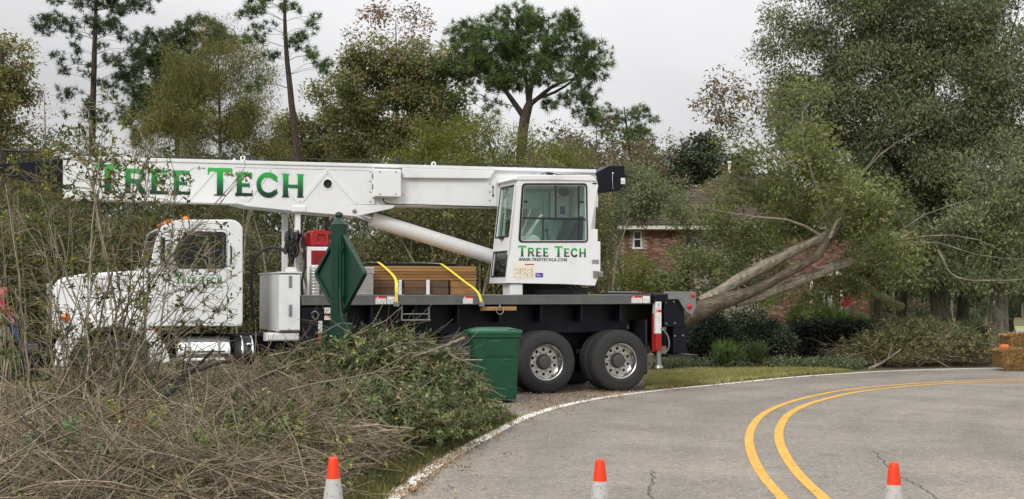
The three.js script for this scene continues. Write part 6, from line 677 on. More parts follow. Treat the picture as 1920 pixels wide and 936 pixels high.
tree({ seed: 122, name: 'live_oak', label: 'thick pale grey oak trunk by the roadside next to the straw bales', Z: 35, trunk: [[1872, 668, 42], [1873, 600, 34], [1874, 520, 31], [1880, 400, 22], [1895, 300, 8]], from: 0.72, lobes: [[1850, 430, 66, 46], [1920, 400, 60, 60], [1880, 340, 80, 60], [1800, 480, 50, 40, 0.8], [1910, 480, 50, 40, 0.8], [1850, 520, 60, 26, 0.7]], leaf: 'oak', pal: [...PAL.oak, PAL.fallen[0]], bark: mat(0.24, 0.215, 0.18, 0.95, { map: rep(tBark, 0.9), bumpMap: rep(tBark, 0.9), bumpScale: 0.03 }), density: 1.2, per: 11, spread: 0.55 });
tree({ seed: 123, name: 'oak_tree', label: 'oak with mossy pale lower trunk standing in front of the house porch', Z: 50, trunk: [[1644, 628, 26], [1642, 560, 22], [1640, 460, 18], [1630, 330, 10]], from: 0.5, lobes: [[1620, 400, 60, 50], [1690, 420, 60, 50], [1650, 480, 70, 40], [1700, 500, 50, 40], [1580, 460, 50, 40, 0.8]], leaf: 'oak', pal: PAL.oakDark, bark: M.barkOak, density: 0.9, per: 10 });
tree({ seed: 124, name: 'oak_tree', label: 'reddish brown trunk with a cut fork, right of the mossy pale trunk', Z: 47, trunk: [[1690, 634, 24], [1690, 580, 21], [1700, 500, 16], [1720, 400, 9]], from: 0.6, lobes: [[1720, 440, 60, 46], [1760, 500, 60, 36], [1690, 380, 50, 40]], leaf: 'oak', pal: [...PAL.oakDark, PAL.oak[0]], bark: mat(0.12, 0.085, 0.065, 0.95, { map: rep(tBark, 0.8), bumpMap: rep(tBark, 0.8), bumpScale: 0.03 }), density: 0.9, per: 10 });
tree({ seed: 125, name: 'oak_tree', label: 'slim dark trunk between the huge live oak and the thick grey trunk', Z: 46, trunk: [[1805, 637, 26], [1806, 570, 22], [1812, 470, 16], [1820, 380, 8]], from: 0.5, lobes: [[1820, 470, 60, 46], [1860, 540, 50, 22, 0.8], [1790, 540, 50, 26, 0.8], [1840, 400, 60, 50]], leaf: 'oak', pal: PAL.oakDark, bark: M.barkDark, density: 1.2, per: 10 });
tree({ seed: 126, name: 'small_tree', label: 'crooked small dark tree on the lawn behind the straw bales', Z: 52, trunk: [[1900, 626, 10], [1896, 600, 9], [1912, 570, 8], [1930, 530, 5]], from: 0.3, lobes: [[1910, 545, 40, 24], [1880, 560, 30, 18, 0.8], [1940, 520, 50, 40]], leaf: 'oak', pal: PAL.oakDark, bark: M.barkDark, density: 1.4, per: 8 });
tree({ seed: 127, name: 'small_tree', label: 'dark leafy tree covering the corner of the brick house, behind the truck tail', Z: 43, trunk: [[1285, 645, 12], [1288, 560, 10], [1290, 440, 6]], from: 0.2, lobes: [[1312, 400, 46, 40], [1300, 470, 34, 44], [1340, 470, 70, 60], [1290, 540, 60, 40], [1390, 480, 70, 70], [1380, 560, 80, 40], [1450, 520, 60, 60, 0.8]], leaf: 'broad', pal: [...PAL.oak, ...PAL.fallen], bark: M.barkDark, density: 1.1, per: 11, leafScale: 0.8 });
tree({ seed: 128, name: 'leafy_tree', label: 'grey green tree hanging over the eaves of the brick house, right of the operator cab', Z: 47, trunk: [[1140, 640, 12], [1142, 500, 9], [1160, 400, 5]], from: 0.3, lobes: [[1180, 380, 50, 40], [1230, 360, 40, 40], [1150, 340, 50, 30], [1135, 430, 24, 60], [1225, 408, 40, 12, 0.7], [1125, 500, 22, 50]], leaf: 'oak', pal: PAL.oak, bark: M.barkPale, limbBark: M.barkPale, density: 1.2, per: 10, tipR: 0.016 });
// understorey behind the truck and woods beyond, each reading as one mass
function thicket(name, label, bands, seed, pal, leaf, n, scale) { // bands [px0, px1, py top, Z0, Z1]
  const r = rng(seed), items = [], t = thing(name, label, 'woodland', V(0, 0, 0)); t.userData.kind = 'stuff';
  for (const [a, b, top, z0, z1, w = 1] of bands) for (let i = 0; i < n * w; i++) { const px = a + (b - a) * r(), Z = z0 + (z1 - z0) * r(), hump = 0.72 + 0.28 * fbm(px * 0.012 + 9, Z * 0.1, 4096, seed, 3) * 1.6, H = Math.max(0.6, D(px, top, (z0 + z1) / 2).y * hump), y = H * (1 - Math.pow(r(), 1.25)), p = D(px, 545, Z); p.y = y; const g = fbm(p.x * 0.5 + 50, p.z * 0.5 + 300, 4096, seed + 3, 2), q0 = fbm(p.x * 0.35 + 70, y * 0.5 + 40, 4096, seed + 7, 3); if (q0 < 0.36) continue; items.push({ p, q: qRand(r), s: scale * (0.7 + 0.7 * r()), c: pick(pal, r, 0.5).multiplyScalar(0.65 + 0.7 * g) }); }
  scatter('foliage', CL[leaf], leafMat, items, t, 'stuff');
  const ch = []; for (const [a, b, top, z0, z1] of bands) for (let i = 0; i < (b - a) / 9; i++) { const px = a + (b - a) * r(), Z = z0 + (z1 - z0) * 0.35 * r(), H = Math.max(0.6, D(px, top, Z).y) * (0.5 + 0.45 * r()), p = D(px, 545, Z), l = (r() - 0.5) * 1.6; ch.push({ p: [0, 0.25, 0.5, 0.75, 1].map((k) => V(p.x + l * k * k + (r() - 0.5) * 0.15, H * k, p.z + (r() - 0.5) * 0.3)), r: [0.05, 0.04, 0.03, 0.022, 0.008].map((x) => x * (0.5 + r())) }); } tag(part('stems', limbTube(ch, () => 5), r() > 0 ? M.barkPale : M.barkDark, t), null, null, null, 'stuff');
}
thicket('woodland_undergrowth', 'mixed dark olive undergrowth filling the space behind the crane truck', [[-120, 330, 330, 33, 40], [300, 700, 335, 34, 42], [680, 1140, 345, 34, 42]], 201, PAL.under, 'broad', 9000, 0.62);
thicket('distant_woodland', 'far dark wood behind house and trees', [[-300, 500, 300, 78, 95], [400, 1250, 280, 78, 95], [1200, 1700, 360, 84, 100], [1600, 2250, 380, 84, 100]], 202, [...PAL.oakDark, PAL.under[2], PAL.olive[3]], 'broad', 6000, 1.7);

// ---------------------------------------------------------------- shrubs and hedges
function bush(name, label, o) { // lobes at distance Z, rooted on the ground
  const r = rng(o.seed), b = D(o.lobes[0][0], 545, o.Z), t = thing(name, label, o.category ?? 'shrub', V(b.x, 0, -o.Z), 0, o.group), items = [];
  for (const [px, py, rx, ry, w = 1, dz = 0] of o.lobes) { const Z = o.Z + dz, m = M_PER(Z), c = D(px, py, Z), a = rx * m, h = ry * m, cz = o.rz ?? Math.min(a, 1.6), n = Math.round((o.n ?? 260) * w * Math.max(0.2, a * h * 4)); for (let i = 0; i < n; i++) { const d = rndDir(r), k = 0.45 + 0.55 * Math.cbrt(r()), p = V(c.x + d.x * a * k, c.y + d.y * h * k, c.z + d.z * cz * k); if (o.box) { p.set(c.x + (r() * 2 - 1) * a, c.y + h * (r() < 0.4 ? 1 - r() * 0.12 : r() * 2 - 1), c.z + cz * (r() < 0.6 ? 1 - 0.2 * r() : r() * 2 - 1)); p.y += 0.05 * fbm(p.x * 3 + 40, p.z * 3 + 80, 4096, o.seed, 2); } if (p.y < 0.03) p.y = 0.03 + 0.1 * r(); items.push({ p, q: qRand(r), s: (o.s ?? 1) * (0.7 + 0.6 * r()), c: pick(o.pal, r, 0.5) }); } }
  scatter('foliage', CL[o.leaf ?? 'hedge'], o.leaf === 'blade' ? glossLeaf : leafMat, items, t, 'stuff');
  const ch = []; for (const [px, py, rx, ry, w = 1, dz = 0] of o.lobes) for (let i = 0; i < (o.stems ?? 6); i++) { const Z = o.Z + dz, m = M_PER(Z), c = D(px, py, Z), e = V(c.x + (r() - 0.5) * rx * m * 1.5, c.y + r() * ry * m * 0.6, c.z + (r() - 0.5) * 0.6), s = V(c.x + (r() - 0.5) * rx * m * 0.6, 0, c.z); ch.push({ p: [s, s.clone().lerp(e, 0.5).add(rndDir(r).multiplyScalar(0.08)), e].map((p) => p.sub(t.position)), r: [0.016, 0.012, 0.005] }); } tag(part('stems', limbTube(ch, () => 4), M.barkDark, t), null, null, null, 'stuff'); return t;
}
CL.blade = [0, 1].map((k) => { const r = rng(300 + k), out = []; for (let i = 0; i < 26; i++) { const a = r() * 6.283, e = 0.5 + r() * 0.9; out.push({ p: V((r() - 0.5) * 0.1, -0.12, (r() - 0.5) * 0.1), d: V(Math.cos(a) * Math.cos(e), Math.sin(e), Math.sin(a) * Math.cos(e)), n: V(0, 1, 0.1), l: 0.35 + 0.3 * r(), w: 0.022, c: 0.7 + 0.6 * r() }); } return leavesGeo(out); });
CL.blade.forEach((g) => 0);
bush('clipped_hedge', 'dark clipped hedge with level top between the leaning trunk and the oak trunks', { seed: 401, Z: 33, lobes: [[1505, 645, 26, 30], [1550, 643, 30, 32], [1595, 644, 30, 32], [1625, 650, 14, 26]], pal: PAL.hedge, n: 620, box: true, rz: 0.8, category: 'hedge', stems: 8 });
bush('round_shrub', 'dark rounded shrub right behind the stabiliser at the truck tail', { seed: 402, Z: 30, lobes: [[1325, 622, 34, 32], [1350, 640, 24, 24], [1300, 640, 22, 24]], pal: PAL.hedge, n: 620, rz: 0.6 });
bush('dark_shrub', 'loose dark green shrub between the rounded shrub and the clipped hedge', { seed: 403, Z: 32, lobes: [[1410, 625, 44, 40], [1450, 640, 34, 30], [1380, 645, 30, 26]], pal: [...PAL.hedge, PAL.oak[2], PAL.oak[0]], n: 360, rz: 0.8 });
bush('fern_clump', 'bright green low leafy plant in front of the dark shrubs, nearest the truck tail', { seed: 404, Z: 28.6, lobes: [[1360, 662, 24, 14]], pal: [[0.11, 0.18, 0.04], [0.14, 0.2, 0.05], [0.09, 0.15, 0.04]], leaf: 'blade', n: 150, s: 0.55, rz: 0.25, category: 'plant' });
bush('fern_clump', 'small green leafy plant in front of the loose dark shrub', { seed: 405, Z: 28.8, lobes: [[1415, 664, 18, 12]], pal: [[0.07, 0.11, 0.04], [0.09, 0.13, 0.04]], leaf: 'blade', n: 150, s: 0.5, rz: 0.22, category: 'plant' });
bush('grassy_clumps', 'long arching green grass clumps behind the clipped hedge, in front of the house door', { seed: 406, Z: 44, lobes: [[1520, 600, 34, 16], [1560, 601, 26, 15], [1605, 612, 20, 9]], pal: [[0.07, 0.12, 0.03], [0.1, 0.15, 0.04], [0.06, 0.095, 0.03]], leaf: 'blade', n: 90, s: 1.2, rz: 0.5, category: 'ornamental grass' });
bush('grassy_clumps', 'dark strappy leaves growing at the foot of the thick grey oak trunk', { seed: 407, Z: 36.5, lobes: [[1835, 640, 28, 20], [1800, 648, 24, 16]], pal: [[0.05, 0.085, 0.03], [0.08, 0.12, 0.04]], leaf: 'blade', n: 130, s: 1.1, rz: 0.4, category: 'ornamental grass' });
bush('grassy_clumps', 'pale blue green spreading foliage on the lawn between the oak trunks', { seed: 408, Z: 50, lobes: [[1720, 598, 40, 12], [1835, 596, 30, 9], [1660, 606, 26, 12]], pal: [[0.1, 0.16, 0.08], [0.13, 0.19, 0.1], [0.07, 0.11, 0.05]], leaf: 'blade', n: 26, s: 1.0, rz: 0.6, category: 'ornamental grass' });
bush('flowering_shrub', 'reddish flowering shrub far behind the oak trunks', { seed: 409, Z: 56, lobes: [[1830, 592, 34, 12], [1715, 575, 20, 14]], pal: [[0.24, 0.1, 0.09], [0.16, 0.1, 0.06], [0.3, 0.16, 0.14]], leaf: 'broad', n: 70, s: 0.5, rz: 0.8 });
bush('lime_shrub', 'light lime green shrub below the small window of the brick house', { seed: 410, Z: 44, lobes: [[1185, 505, 40, 34], [1220, 525, 36, 26], [1160, 530, 34, 26], [1245, 540, 30, 22, 0.8]], pal: [[0.19, 0.25, 0.045], [0.24, 0.29, 0.06], [0.15, 0.2, 0.045]], leaf: 'broad', n: 60, s: 0.6, rz: 1.0 });
bush('low_ground_cover', 'low mixed green plants along the bed behind the grass strip', { seed: 411, Z: 29, lobes: [[1250, 682, 30, 8], [1310, 684, 36, 9], [1380, 684, 40, 9], [1450, 684, 40, 9], [1520, 684, 40, 9], [1580, 682, 34, 9]], pal: [...PAL.oak, PAL.hedge[0], PAL.olive[0]], n: 420, s: 0.75, rz: 0.5, category: 'ground cover' });
bush('leafy_shrub', 'low shrub with pale speckled leaves at the picture edge below the bending person', { seed: 412, Z: 24, lobes: [[12, 690, 36, 22], [45, 705, 22, 14], [-30, 690, 40, 26]], pal: [[0.1, 0.13, 0.04], [0.2, 0.22, 0.08], [0.12, 0.16, 0.05]], n: 300, s: 1.0, rz: 0.5 });
bush('red_leaf_shrub', 'reddish brown low shrub beside the legs of the bending person', { seed: 413, Z: 35, lobes: [[8, 650, 34, 20], [-30, 640, 40, 30]], pal: [[0.16, 0.07, 0.05], [0.1, 0.07, 0.04], [0.09, 0.1, 0.04]], leaf: 'broad', n: 60, s: 0.4, rz: 0.8 });

// ---------------------------------------------------------------- twigs, sprigs, heaps of cut brush
function twigGeo(seed, len, rad, side) { const r = rng(seed), main = [], n = 7; let p = V(-len / 2, 0, 0), d = V(1, (r() - 0.5) * 0.3, (r() - 0.5) * 0.3); const ch = []; for (let i = 0; i <= n; i++) { main.push(p.clone()); d.add(rndDir(r).multiplyScalar(0.28)); d.x = Math.max(d.x, 0.5); d.normalize(); p = p.clone().addScaledVector(d, len / n); } ch.push({ p: main, r: main.map((_, i) => rad * (1 - 0.75 * i / n)) }); for (let s = 0; s < side; s++) { const i = 1 + Math.floor(r() * (n - 1)), a = main[i].clone(), dir = V(0.7, 0, 0).add(rndDir(r).multiplyScalar(0.8)).normalize(), l = len * (0.18 + 0.25 * r()), m1 = a.clone().addScaledVector(dir, l * 0.5).add(rndDir(r).multiplyScalar(l * 0.1)), m2 = a.clone().addScaledVector(dir, l).add(rndDir(r).multiplyScalar(l * 0.15)); ch.push({ p: [a, m1, m2], r: [rad * 0.5, rad * 0.35, rad * 0.15] }); } return limbTube(ch, () => 4); }
function sprigGeo(seed, n, len, L, W, pale) { const r = rng(seed), out = [{ p: V(0, 0, 0), d: V(0, 1, 0), n: V(0, 0, 1), l: len, w: 0.012, c: [1.5, 1.1, 0.9] }, { p: V(0, 0, 0), d: V(0, 1, 0), n: V(1, 0, 0), l: len, w: 0.012, c: [1.4, 1.0, 0.8] }]; for (let i = 0; i < n; i++) { const t = 0.25 + 0.75 * i / (n - 1), a = i * 2.4 + r(), e = 0.2 + 0.9 * r(), d = V(Math.cos(a) * Math.cos(e), Math.sin(e), Math.sin(a) * Math.cos(e)), k = 0.6 + 0.7 * r(), up = V((r() - 0.5), 1.2, (r() - 0.5)); const pl = r() < pale; out.push({ p: V(0, len * t, 0), d, n: up, l: L * (0.7 + 0.6 * r()), w: W * (0.8 + 0.5 * r()), c: pl ? [2.6, 2.3, 1.9] : [k, k, k * 0.9] }); } return leavesGeo(out); }
const TW = [1, 2, 3, 4, 5, 6].map((s) => twigGeo(500 + s, 1.3, 0.0065, 6)), TWb = [1, 2, 3, 4].map((s) => twigGeo(560 + s, 1.5, 0.011, 4)), TWs = [1, 2, 3].map((s) => twigGeo(520 + s, 0.7, 0.0038, 5));
const SP = [1, 2, 3].map((s) => sprigGeo(540 + s, 18, 0.40, 0.078, 0.029, 0.2)), SPs = [1, 2, 3].map((s) => sprigGeo(550 + s, 6, 0.16, 0.055, 0.026, 0.12));
const twigMat = mat(1, 1, 1, 0.9, { map: rep(tBark, 0.3) });
function heap(name, label, domes, o) { // domes [px, py of the base, radius, height]
  const r = rng(o.seed), D2 = domes.map(([px, py, rad, h]) => { const g = G(px, py); return [g.x, g.z, rad, h]; }), H = (x, z) => Math.max(0, ...D2.map(([a, b, rad, h]) => { const d = Math.hypot(x - a, z - b) / rad; return d < 1 ? h * (1 - d * d) ** 0.7 : 0; }));
  const t = thing(name, label, o.category ?? 'brush heap', V(D2[0][0], 0, D2[0][1])), area = D2.reduce((s, d) => s + d[2] * d[2], 0), at = () => { let k = r() * area, i = 0; while ((k -= D2[i][2] ** 2) > 0 && i < D2.length - 1) i++; const a = r() * 6.283, q = Math.sqrt(r()) * 0.98; return [D2[i][0] + Math.cos(a) * q * D2[i][2], D2[i][1] + Math.sin(a) * q * D2[i][2]]; };
  const lay = (pitch, up) => new THREE.Quaternion().setFromEuler(new THREE.Euler(0, (r() < 0.72 ? (r() - 0.5) * 1.3 : r() * 6.283) + (r() < 0.5 ? Math.PI : 0), (r() - 0.5) * pitch + (r() < up ? 0.5 * r() : 0), 'YZX'));
  const EP = edgeC.getSpacedPoints(120), EN = normalsOf(EP), off = (x, z) => { let b = 1e9, k = 0; EP.forEach((p, i) => { const dd = (p.x - x) ** 2 + (p.z - z) ** 2; if (dd < b) { b = dd; k = i; } }); return (x - EP[k].x) * EN[k].x + (z - EP[k].z) * EN[k].z; };
  const at0 = at, spot = (margin) => { for (let i = 0; i < 40; i++) { const p = at0(); if (o.free || off(p[0], p[1]) < -margin) return p; } return [D2[0][0], D2[0][1]]; };
  const tw = []; for (let i = 0; i < o.twigs; i++) { const [x, z] = spot(0.85), h = H(x, z); tw.push({ p: V(x, 0.02 + h * (0.35 + 0.68 * Math.sqrt(r())), z), q: lay(0.36, 0.09), s: 0.6 + 0.8 * r(), c: pick([[0.38, 0.29, 0.2], [0.52, 0.42, 0.31], [0.17, 0.12, 0.085], [0.68, 0.57, 0.44], [0.3, 0.25, 0.16]], r, 0.5) }); } scatter('twigs', TW, twigMat, tw, t);
  const sm = []; for (let i = 0; i < o.twigs * 0.9; i++) { const [x, z] = spot(0.5), h = H(x, z); sm.push({ p: V(x, 0.02 + h * (0.4 + 0.62 * Math.sqrt(r())), z), q: lay(0.8, 0.2), s: 0.6 + 0.8 * r(), c: pick([[0.38, 0.29, 0.2], [0.58, 0.47, 0.34], [0.17, 0.125, 0.085]], r, 0.5) }); } scatter('small_twigs', TWs, twigMat, sm, t); const bg = []; for (let i = 0; i < o.twigs * 0.03; i++) { const [x, z] = spot(0.9), h = H(x, z); bg.push({ p: V(x, 0.04 + h * (0.6 + 0.45 * Math.sqrt(r())), z), q: lay(0.3, 0.1), s: 0.7 + 0.7 * r(), c: pick([[0.4, 0.31, 0.22], [0.58, 0.48, 0.36], [0.26, 0.19, 0.13]], r, 0.4) }); } scatter('sticks', TWb, twigMat, bg, t);
  const sp = []; for (let i = 0; i < o.sprigs; i++) { const [x, z] = spot(o.margin ?? 0.36), h = H(x, z); sp.push({ p: V(x, 0.04 + h * (0.35 + 0.65 * Math.sqrt(r())), z), q: qUp(V((r() - 0.4) * 1.6, (0.25 + r() * 0.6) * Math.min(1, 0.15 + h / 0.45), (r() - 0.3) * 1.4).normalize(), r), s: (0.7 + 0.6 * r()) * (0.6 + 0.4 * Math.min(1, h / 0.4)), c: pick(o.pal, r, 0.5) }); } for (const [px, py, rad, n, pal] of o.clusters ?? []) { const g0 = G(px, py); for (let i = 0; i < n; i++) { const a = r() * 6.283, qd = rad * Math.sqrt(r()), x = g0.x + Math.cos(a) * qd, z = g0.z + Math.sin(a) * qd; sp.push({ p: V(x, 0.03 + H(x, z) * (0.8 + 0.3 * r()), z), q: qUp(V((r() - 0.5) * 1.6, 0.2 + r() * 0.7, (r() - 0.3) * 1.4).normalize(), r), s: 0.7 + 0.6 * r(), c: pick(pal, r, 0.5) }); } }
  if (sp.length) scatter('leafy_sprigs', SP, glossLeaf, sp, t);
  return { t, H };
}
heap('brush_heap', 'heap of cut leafy green branches in front of the truck, reaching the wheeled bin', [[705, 790, 1.2, 0.88], [620, 790, 1.05, 0.66], [775, 798, 0.85, 0.62], [835, 812, 0.6, 0.24], [920, 806, 0.6, 0.08], [962, 796, 0.36, 0.05], [690, 850, 0.9, 0.4], [770, 835, 0.7, 0.32], [620, 745, 1.1, 0.5], [850, 835, 0.5, 0.12]], { seed: 601, margin: 0.1, twigs: 750, sprigs: 3500, pal: [[0.1, 0.135, 0.045], [0.075, 0.11, 0.04], [0.14, 0.15, 0.06], [0.14, 0.13, 0.065], [0.085, 0.12, 0.045]] });
heap('brush_heap', 'heap of bare brown twigs and sticks below the tall bare shrub', [[350, 880, 1.4, 0.34], [150, 915, 1.4, 0.24], [490, 880, 1.2, 0.36], [300, 960, 1.2, 0.26], [560, 930, 0.8, 0.26], [470, 805, 1.3, 0.32], [20, 910, 1.2, 0.2], [560, 830, 1.2, 0.38], [440, 760, 1.2, 0.24], [620, 890, 0.8, 0.3], [100, 980, 1.4, 0.18], [380, 800, 0.8, 0.28], [230, 800, 1.2, 0.36], [140, 790, 1.0, 0.28], [300, 790, 1.0, 0.34]], { seed: 602, clusters: [[285, 810, 0.42, 70, [[0.11, 0.19, 0.06], [0.08, 0.15, 0.05]]], [425, 790, 0.5, 90, [[0.12, 0.19, 0.06], [0.09, 0.15, 0.05]]], [265, 900, 0.22, 26, [[0.28, 0.29, 0.07], [0.2, 0.22, 0.06]]], [370, 935, 0.3, 60, [[0.16, 0.2, 0.06], [0.12, 0.16, 0.05]]], [160, 935, 0.16, 16, [[0.06, 0.13, 0.05]]], [505, 900, 0.3, 40, [[0.13, 0.16, 0.05], [0.1, 0.13, 0.05]]], [330, 850, 0.3, 36, [[0.08, 0.14, 0.05], [0.12, 0.17, 0.05]]], [200, 905, 0.2, 14, [[0.3, 0.24, 0.07], [0.26, 0.14, 0.05]]], [110, 890, 0.25, 14, [[0.24, 0.22, 0.06], [0.3, 0.14, 0.05]]]], twigs: 5000, sprigs: 800, pal: [[0.11, 0.14, 0.045], [0.19, 0.19, 0.06], [0.1, 0.13, 0.045], [0.16, 0.15, 0.06], [0.08, 0.12, 0.04]] });
heap('brush_heap', 'heap of leafy cut branches at the far roadside in front of the oak trunks', [[1690, 684, 1.1, 0.62], [1760, 684, 1.2, 0.55], [1830, 682, 1.0, 0.42], [1640, 688, 0.9, 0.42], [1720, 668, 1.3, 0.8]], { seed: 603, twigs: 420, sprigs: 1700, pal: [[0.1, 0.12, 0.04], [0.13, 0.13, 0.05], [0.15, 0.13, 0.06], [0.075, 0.095, 0.036]] });
function branch(label, pts, r0, r1, seed, m = M.barkOak, bits = 5) { // one long cut branch: [px, py, distance]
  const r = rng(seed), P = pts.map(([x, y, z]) => D(x, y, z)), c = new THREE.CatmullRomCurve3(P), n = 14, pp = [], rr = []; for (let i = 0; i <= n; i++) { pp.push(c.getPoint(i / n).add(rndDir(r).multiplyScalar(0.008))); rr.push(r0 + (r1 - r0) * i / n); } const b = pp[0].clone(), t = thing('cut_branch', label, 'branch', b), rel = (l) => l.map((p) => p.clone().sub(b)); part('limb', limbTube([{ p: rel(pp), r: rr, lump: 0.2 }], () => 8), m, t); const e = new K(), d = V(0, 0, 0).subVectors(pp[1], pp[0]).normalize(); e.cyl(d.clone().multiplyScalar(-0.002), d.clone().multiplyScalar(0.004), r0 * 0.96, r0 * 0.96, 12); e.build('cut_end', M.woodC, t); for (let i = 0; i < bits; i++) { const k = 3 + Math.floor(r() * (n - 3)), q0 = pp[k], dir = V(0, 0, 0).subVectors(pp[k], pp[k - 1]).normalize().add(rndDir(r).multiplyScalar(0.7)).normalize(), l = 0.25 + 0.5 * r(); part('side_twig', limbTube([{ p: rel([q0, q0.clone().addScaledVector(dir, l * 0.5).add(V(0, 0.03, 0)), q0.clone().addScaledVector(dir, l)]), r: [rr[k] * 0.55, rr[k] * 0.35, 0.003] }], () => 5), m, t); }
}
branch('thick dark branch leaning from the twig heap up toward the chrome fuel tank', [[185, 846, 13.6], [290, 765, 14.0], [400, 655, 14.6]], 0.034, 0.014, 701, M.barkDark); branch('brown branch lying across the heap below the chrome fuel tank', [[436, 674, 15.2], [340, 705, 14.8], [250, 760, 14.4]], 0.022, 0.012, 702);
branch('pale slanting stick poking out of the leafy heap beside the wheeled bin', [[872, 634, 16.6], [815, 655, 16.5], [770, 672, 16.4]], 0.02, 0.01, 703, M.barkPale, 3); branch('long low branch lying along the bottom of the twig heap at the picture edge', [[-10, 918, 11.6], [90, 898, 11.7], [200, 868, 11.9], [290, 850, 12.1]], 0.014, 0.007, 704, M.barkPale); branch('short pale branch with a cut end beside the first cone', [[432, 922, 11.4], [395, 930, 11.3], [360, 938, 11.2]], 0.03, 0.024, 705, M.barkPale, 1);
branch('curved brown branch crossing the heap above the first cone', [[330, 870, 12.4], [420, 862, 12.4], [490, 860, 12.5], [508, 836, 12.7]], 0.016, 0.009, 706); branch('thin straight stick rising from the leafy heap in front of the truck step', [[690, 672, 16.9], [640, 668, 17.0], [560, 650, 17.2]], 0.012, 0.006, 707, M.barkPale, 4); branch('thin curved twig hanging over the side of the leafy heap toward the road', [[790, 803, 15.2], [786, 830, 14.9], [770, 850, 14.7]], 0.01, 0.005, 708, M.barkPale, 1);
branch('forked grey limb lying low across the middle of the twig heap', [[250, 800, 14.2], [330, 780, 14.1], [430, 770, 14.0], [500, 740, 14.1]], 0.034, 0.012, 712, M.barkGrey, 6); branch('reddish brown limb slanting down from the leafy heap behind the first cone', [[560, 790, 13.6], [600, 830, 13.2], [650, 880, 12.8]], 0.028, 0.01, 713, M.twig, 6); branch('dark limb sticking out of the twig heap below the white locker', [[530, 690, 16.0], [470, 720, 15.6], [400, 760, 15.2]], 0.03, 0.014, 714, M.barkDark, 5);
branch('pale forked branch lying on the grass below the far leafy heap', [[1630, 692, 27.2], [1660, 676, 27.4], [1690, 655, 27.6]], 0.03, 0.014, 709, M.barkPale, 2);
branch('pale fallen limb resting against the reddish brown oak trunk', [[1590, 512, 46], [1640, 548, 46], [1692, 577, 46.4]], 0.11, 0.15, 710, M.barkPale, 2); branch('long bare grey limb reaching in front of the thick grey oak trunk', [[1760, 470, 33.5], [1790, 518, 33.5], [1870, 526, 33.5], [1960, 520, 33.5]], 0.035, 0.012, 711, M.barkPale, 4);

// ---------------------------------------------------------------- the tall bare shrub of many stems
function bareShrub(label, o) {
  const r = rng(o.seed), b = G(o.px, o.py), Z = -b.z, m = M_PER(Z), t = thing('tall_shrub', label, 'shrub', b.clone()); const stems = [];
  for (let i = 0; i < o.stems; i++) { const L = o.lobes[i % o.lobes.length], e = D(L[0] + (r() - 0.5) * L[2] * 1.2, L[1] + (r() - 0.5) * L[3] * 1.0, Z + (r() - 0.5) * 1.4), s = V(b.x + (r() - 0.5) * o.base, 0, b.z + (r() - 0.5) * 0.6), mid = s.clone().lerp(e, 0.5); mid.x = s.x + (e.x - s.x) * 0.38; const c = new THREE.CatmullRomCurve3([s, s.clone().lerp(mid, 0.5).add(rndDir(r).multiplyScalar(0.05)), mid, e]), n = 14, p = [], R = [], r0 = 0.009 + 0.017 * r() * r(); for (let k = 0; k <= n; k++) { p.push(c.getPoint(k / n).add(rndDir(r).multiplyScalar(0.022)).setY(Math.max(0, c.getPoint(k / n).y))); R.push(r0 * (1 - 0.72 * k / n)); } stems.push({ p, r: R, from: 4 }); }
  const tips = lobeTips(o.lobes, Z, r, o.density, 0.1).map((q) => { q.p.z = b.z + (q.p.z - b.z) * 0.75; return q; }).filter((q) => q.p.y > 0.15);
  const gr = grow(stems, tips, { rnd: r, seg: 0.16, tipR: 0.0032, maxR: 0.012, path: 0.1, lift: 0.45, bend: 0.5, jit: 0.28, exp: 2.6, drop: 2.5 }), rel = (c) => ({ p: c.p.map((p) => p.clone().sub(b)), r: c.r });
  const st = gr.chains.filter((c) => c.stem), rest = gr.chains.filter((c) => !c.stem), bk = [M.stemPale, M.stemMid, M.stemMid, M.twig]; st.forEach((c, i) => part('stem', limbTube([rel(c)], () => 6), bk[i % 4], t)); for (let k = 0; k < 3; k++) tag(part('twigs', limbTube(rest.filter((_, i) => i % 3 === k).map(rel), () => 4), [M.stemMid, M.stemPale, M.twig][k], t), null, null, null, 'stuff');
  const it = []; for (const nd of gr.nodes) if (!nd.stem && nd.par >= 0) { const lf = o.leaf(nd.p, nd.tip); if (r() < lf) { const d = V(0, 0, 0).subVectors(nd.p, gr.nodes[nd.par].p).normalize().add(rndDir(r).multiplyScalar(0.5)).normalize(); it.push({ p: nd.p.clone(), q: qUp(d, r), s: 0.7 + 0.6 * r(), c: pick(PAL.shrubLeaf, r, 0.5) }); } } scatter('leaves', SPs, leafMat, it, t); return t;
}
bareShrub('tall many-stemmed shrub with sparse small leaves, in front of the white truck cab', { seed: 801, px: 165, py: 846, stems: 78, base: 1.3, density: 64, lobes: [[60, 400, 70, 110, 0.8], [150, 330, 90, 90], [240, 350, 80, 90], [110, 520, 90, 90, 1.9], [220, 520, 100, 90, 1.8], [310, 470, 60, 90, 0.9], [180, 640, 120, 80, 2.4], [170, 740, 110, 60, 2.2], [190, 235, 60, 60, 0.6], [40, 560, 60, 100, 0.9], [330, 340, 50, 60, 0.5], [455, 315, 26, 32, 0.5], [230, 680, 110, 70, 2.4], [110, 660, 80, 80, 1.6], [290, 600, 100, 60, 1.6], [400, 520, 60, 70, 1.0], [350, 470, 70, 90, 1.3], [390, 600, 60, 50, 1.0], [330, 540, 60, 60, 1.2], [270, 250, 40, 50, 0.4]], leaf: (p, tip) => (p.y > 2.6 ? (tip ? 0.8 : 0.18) : p.y > 1.6 ? (tip ? 0.3 : 0.05) : (tip ? 0.12 : 0.02)) });
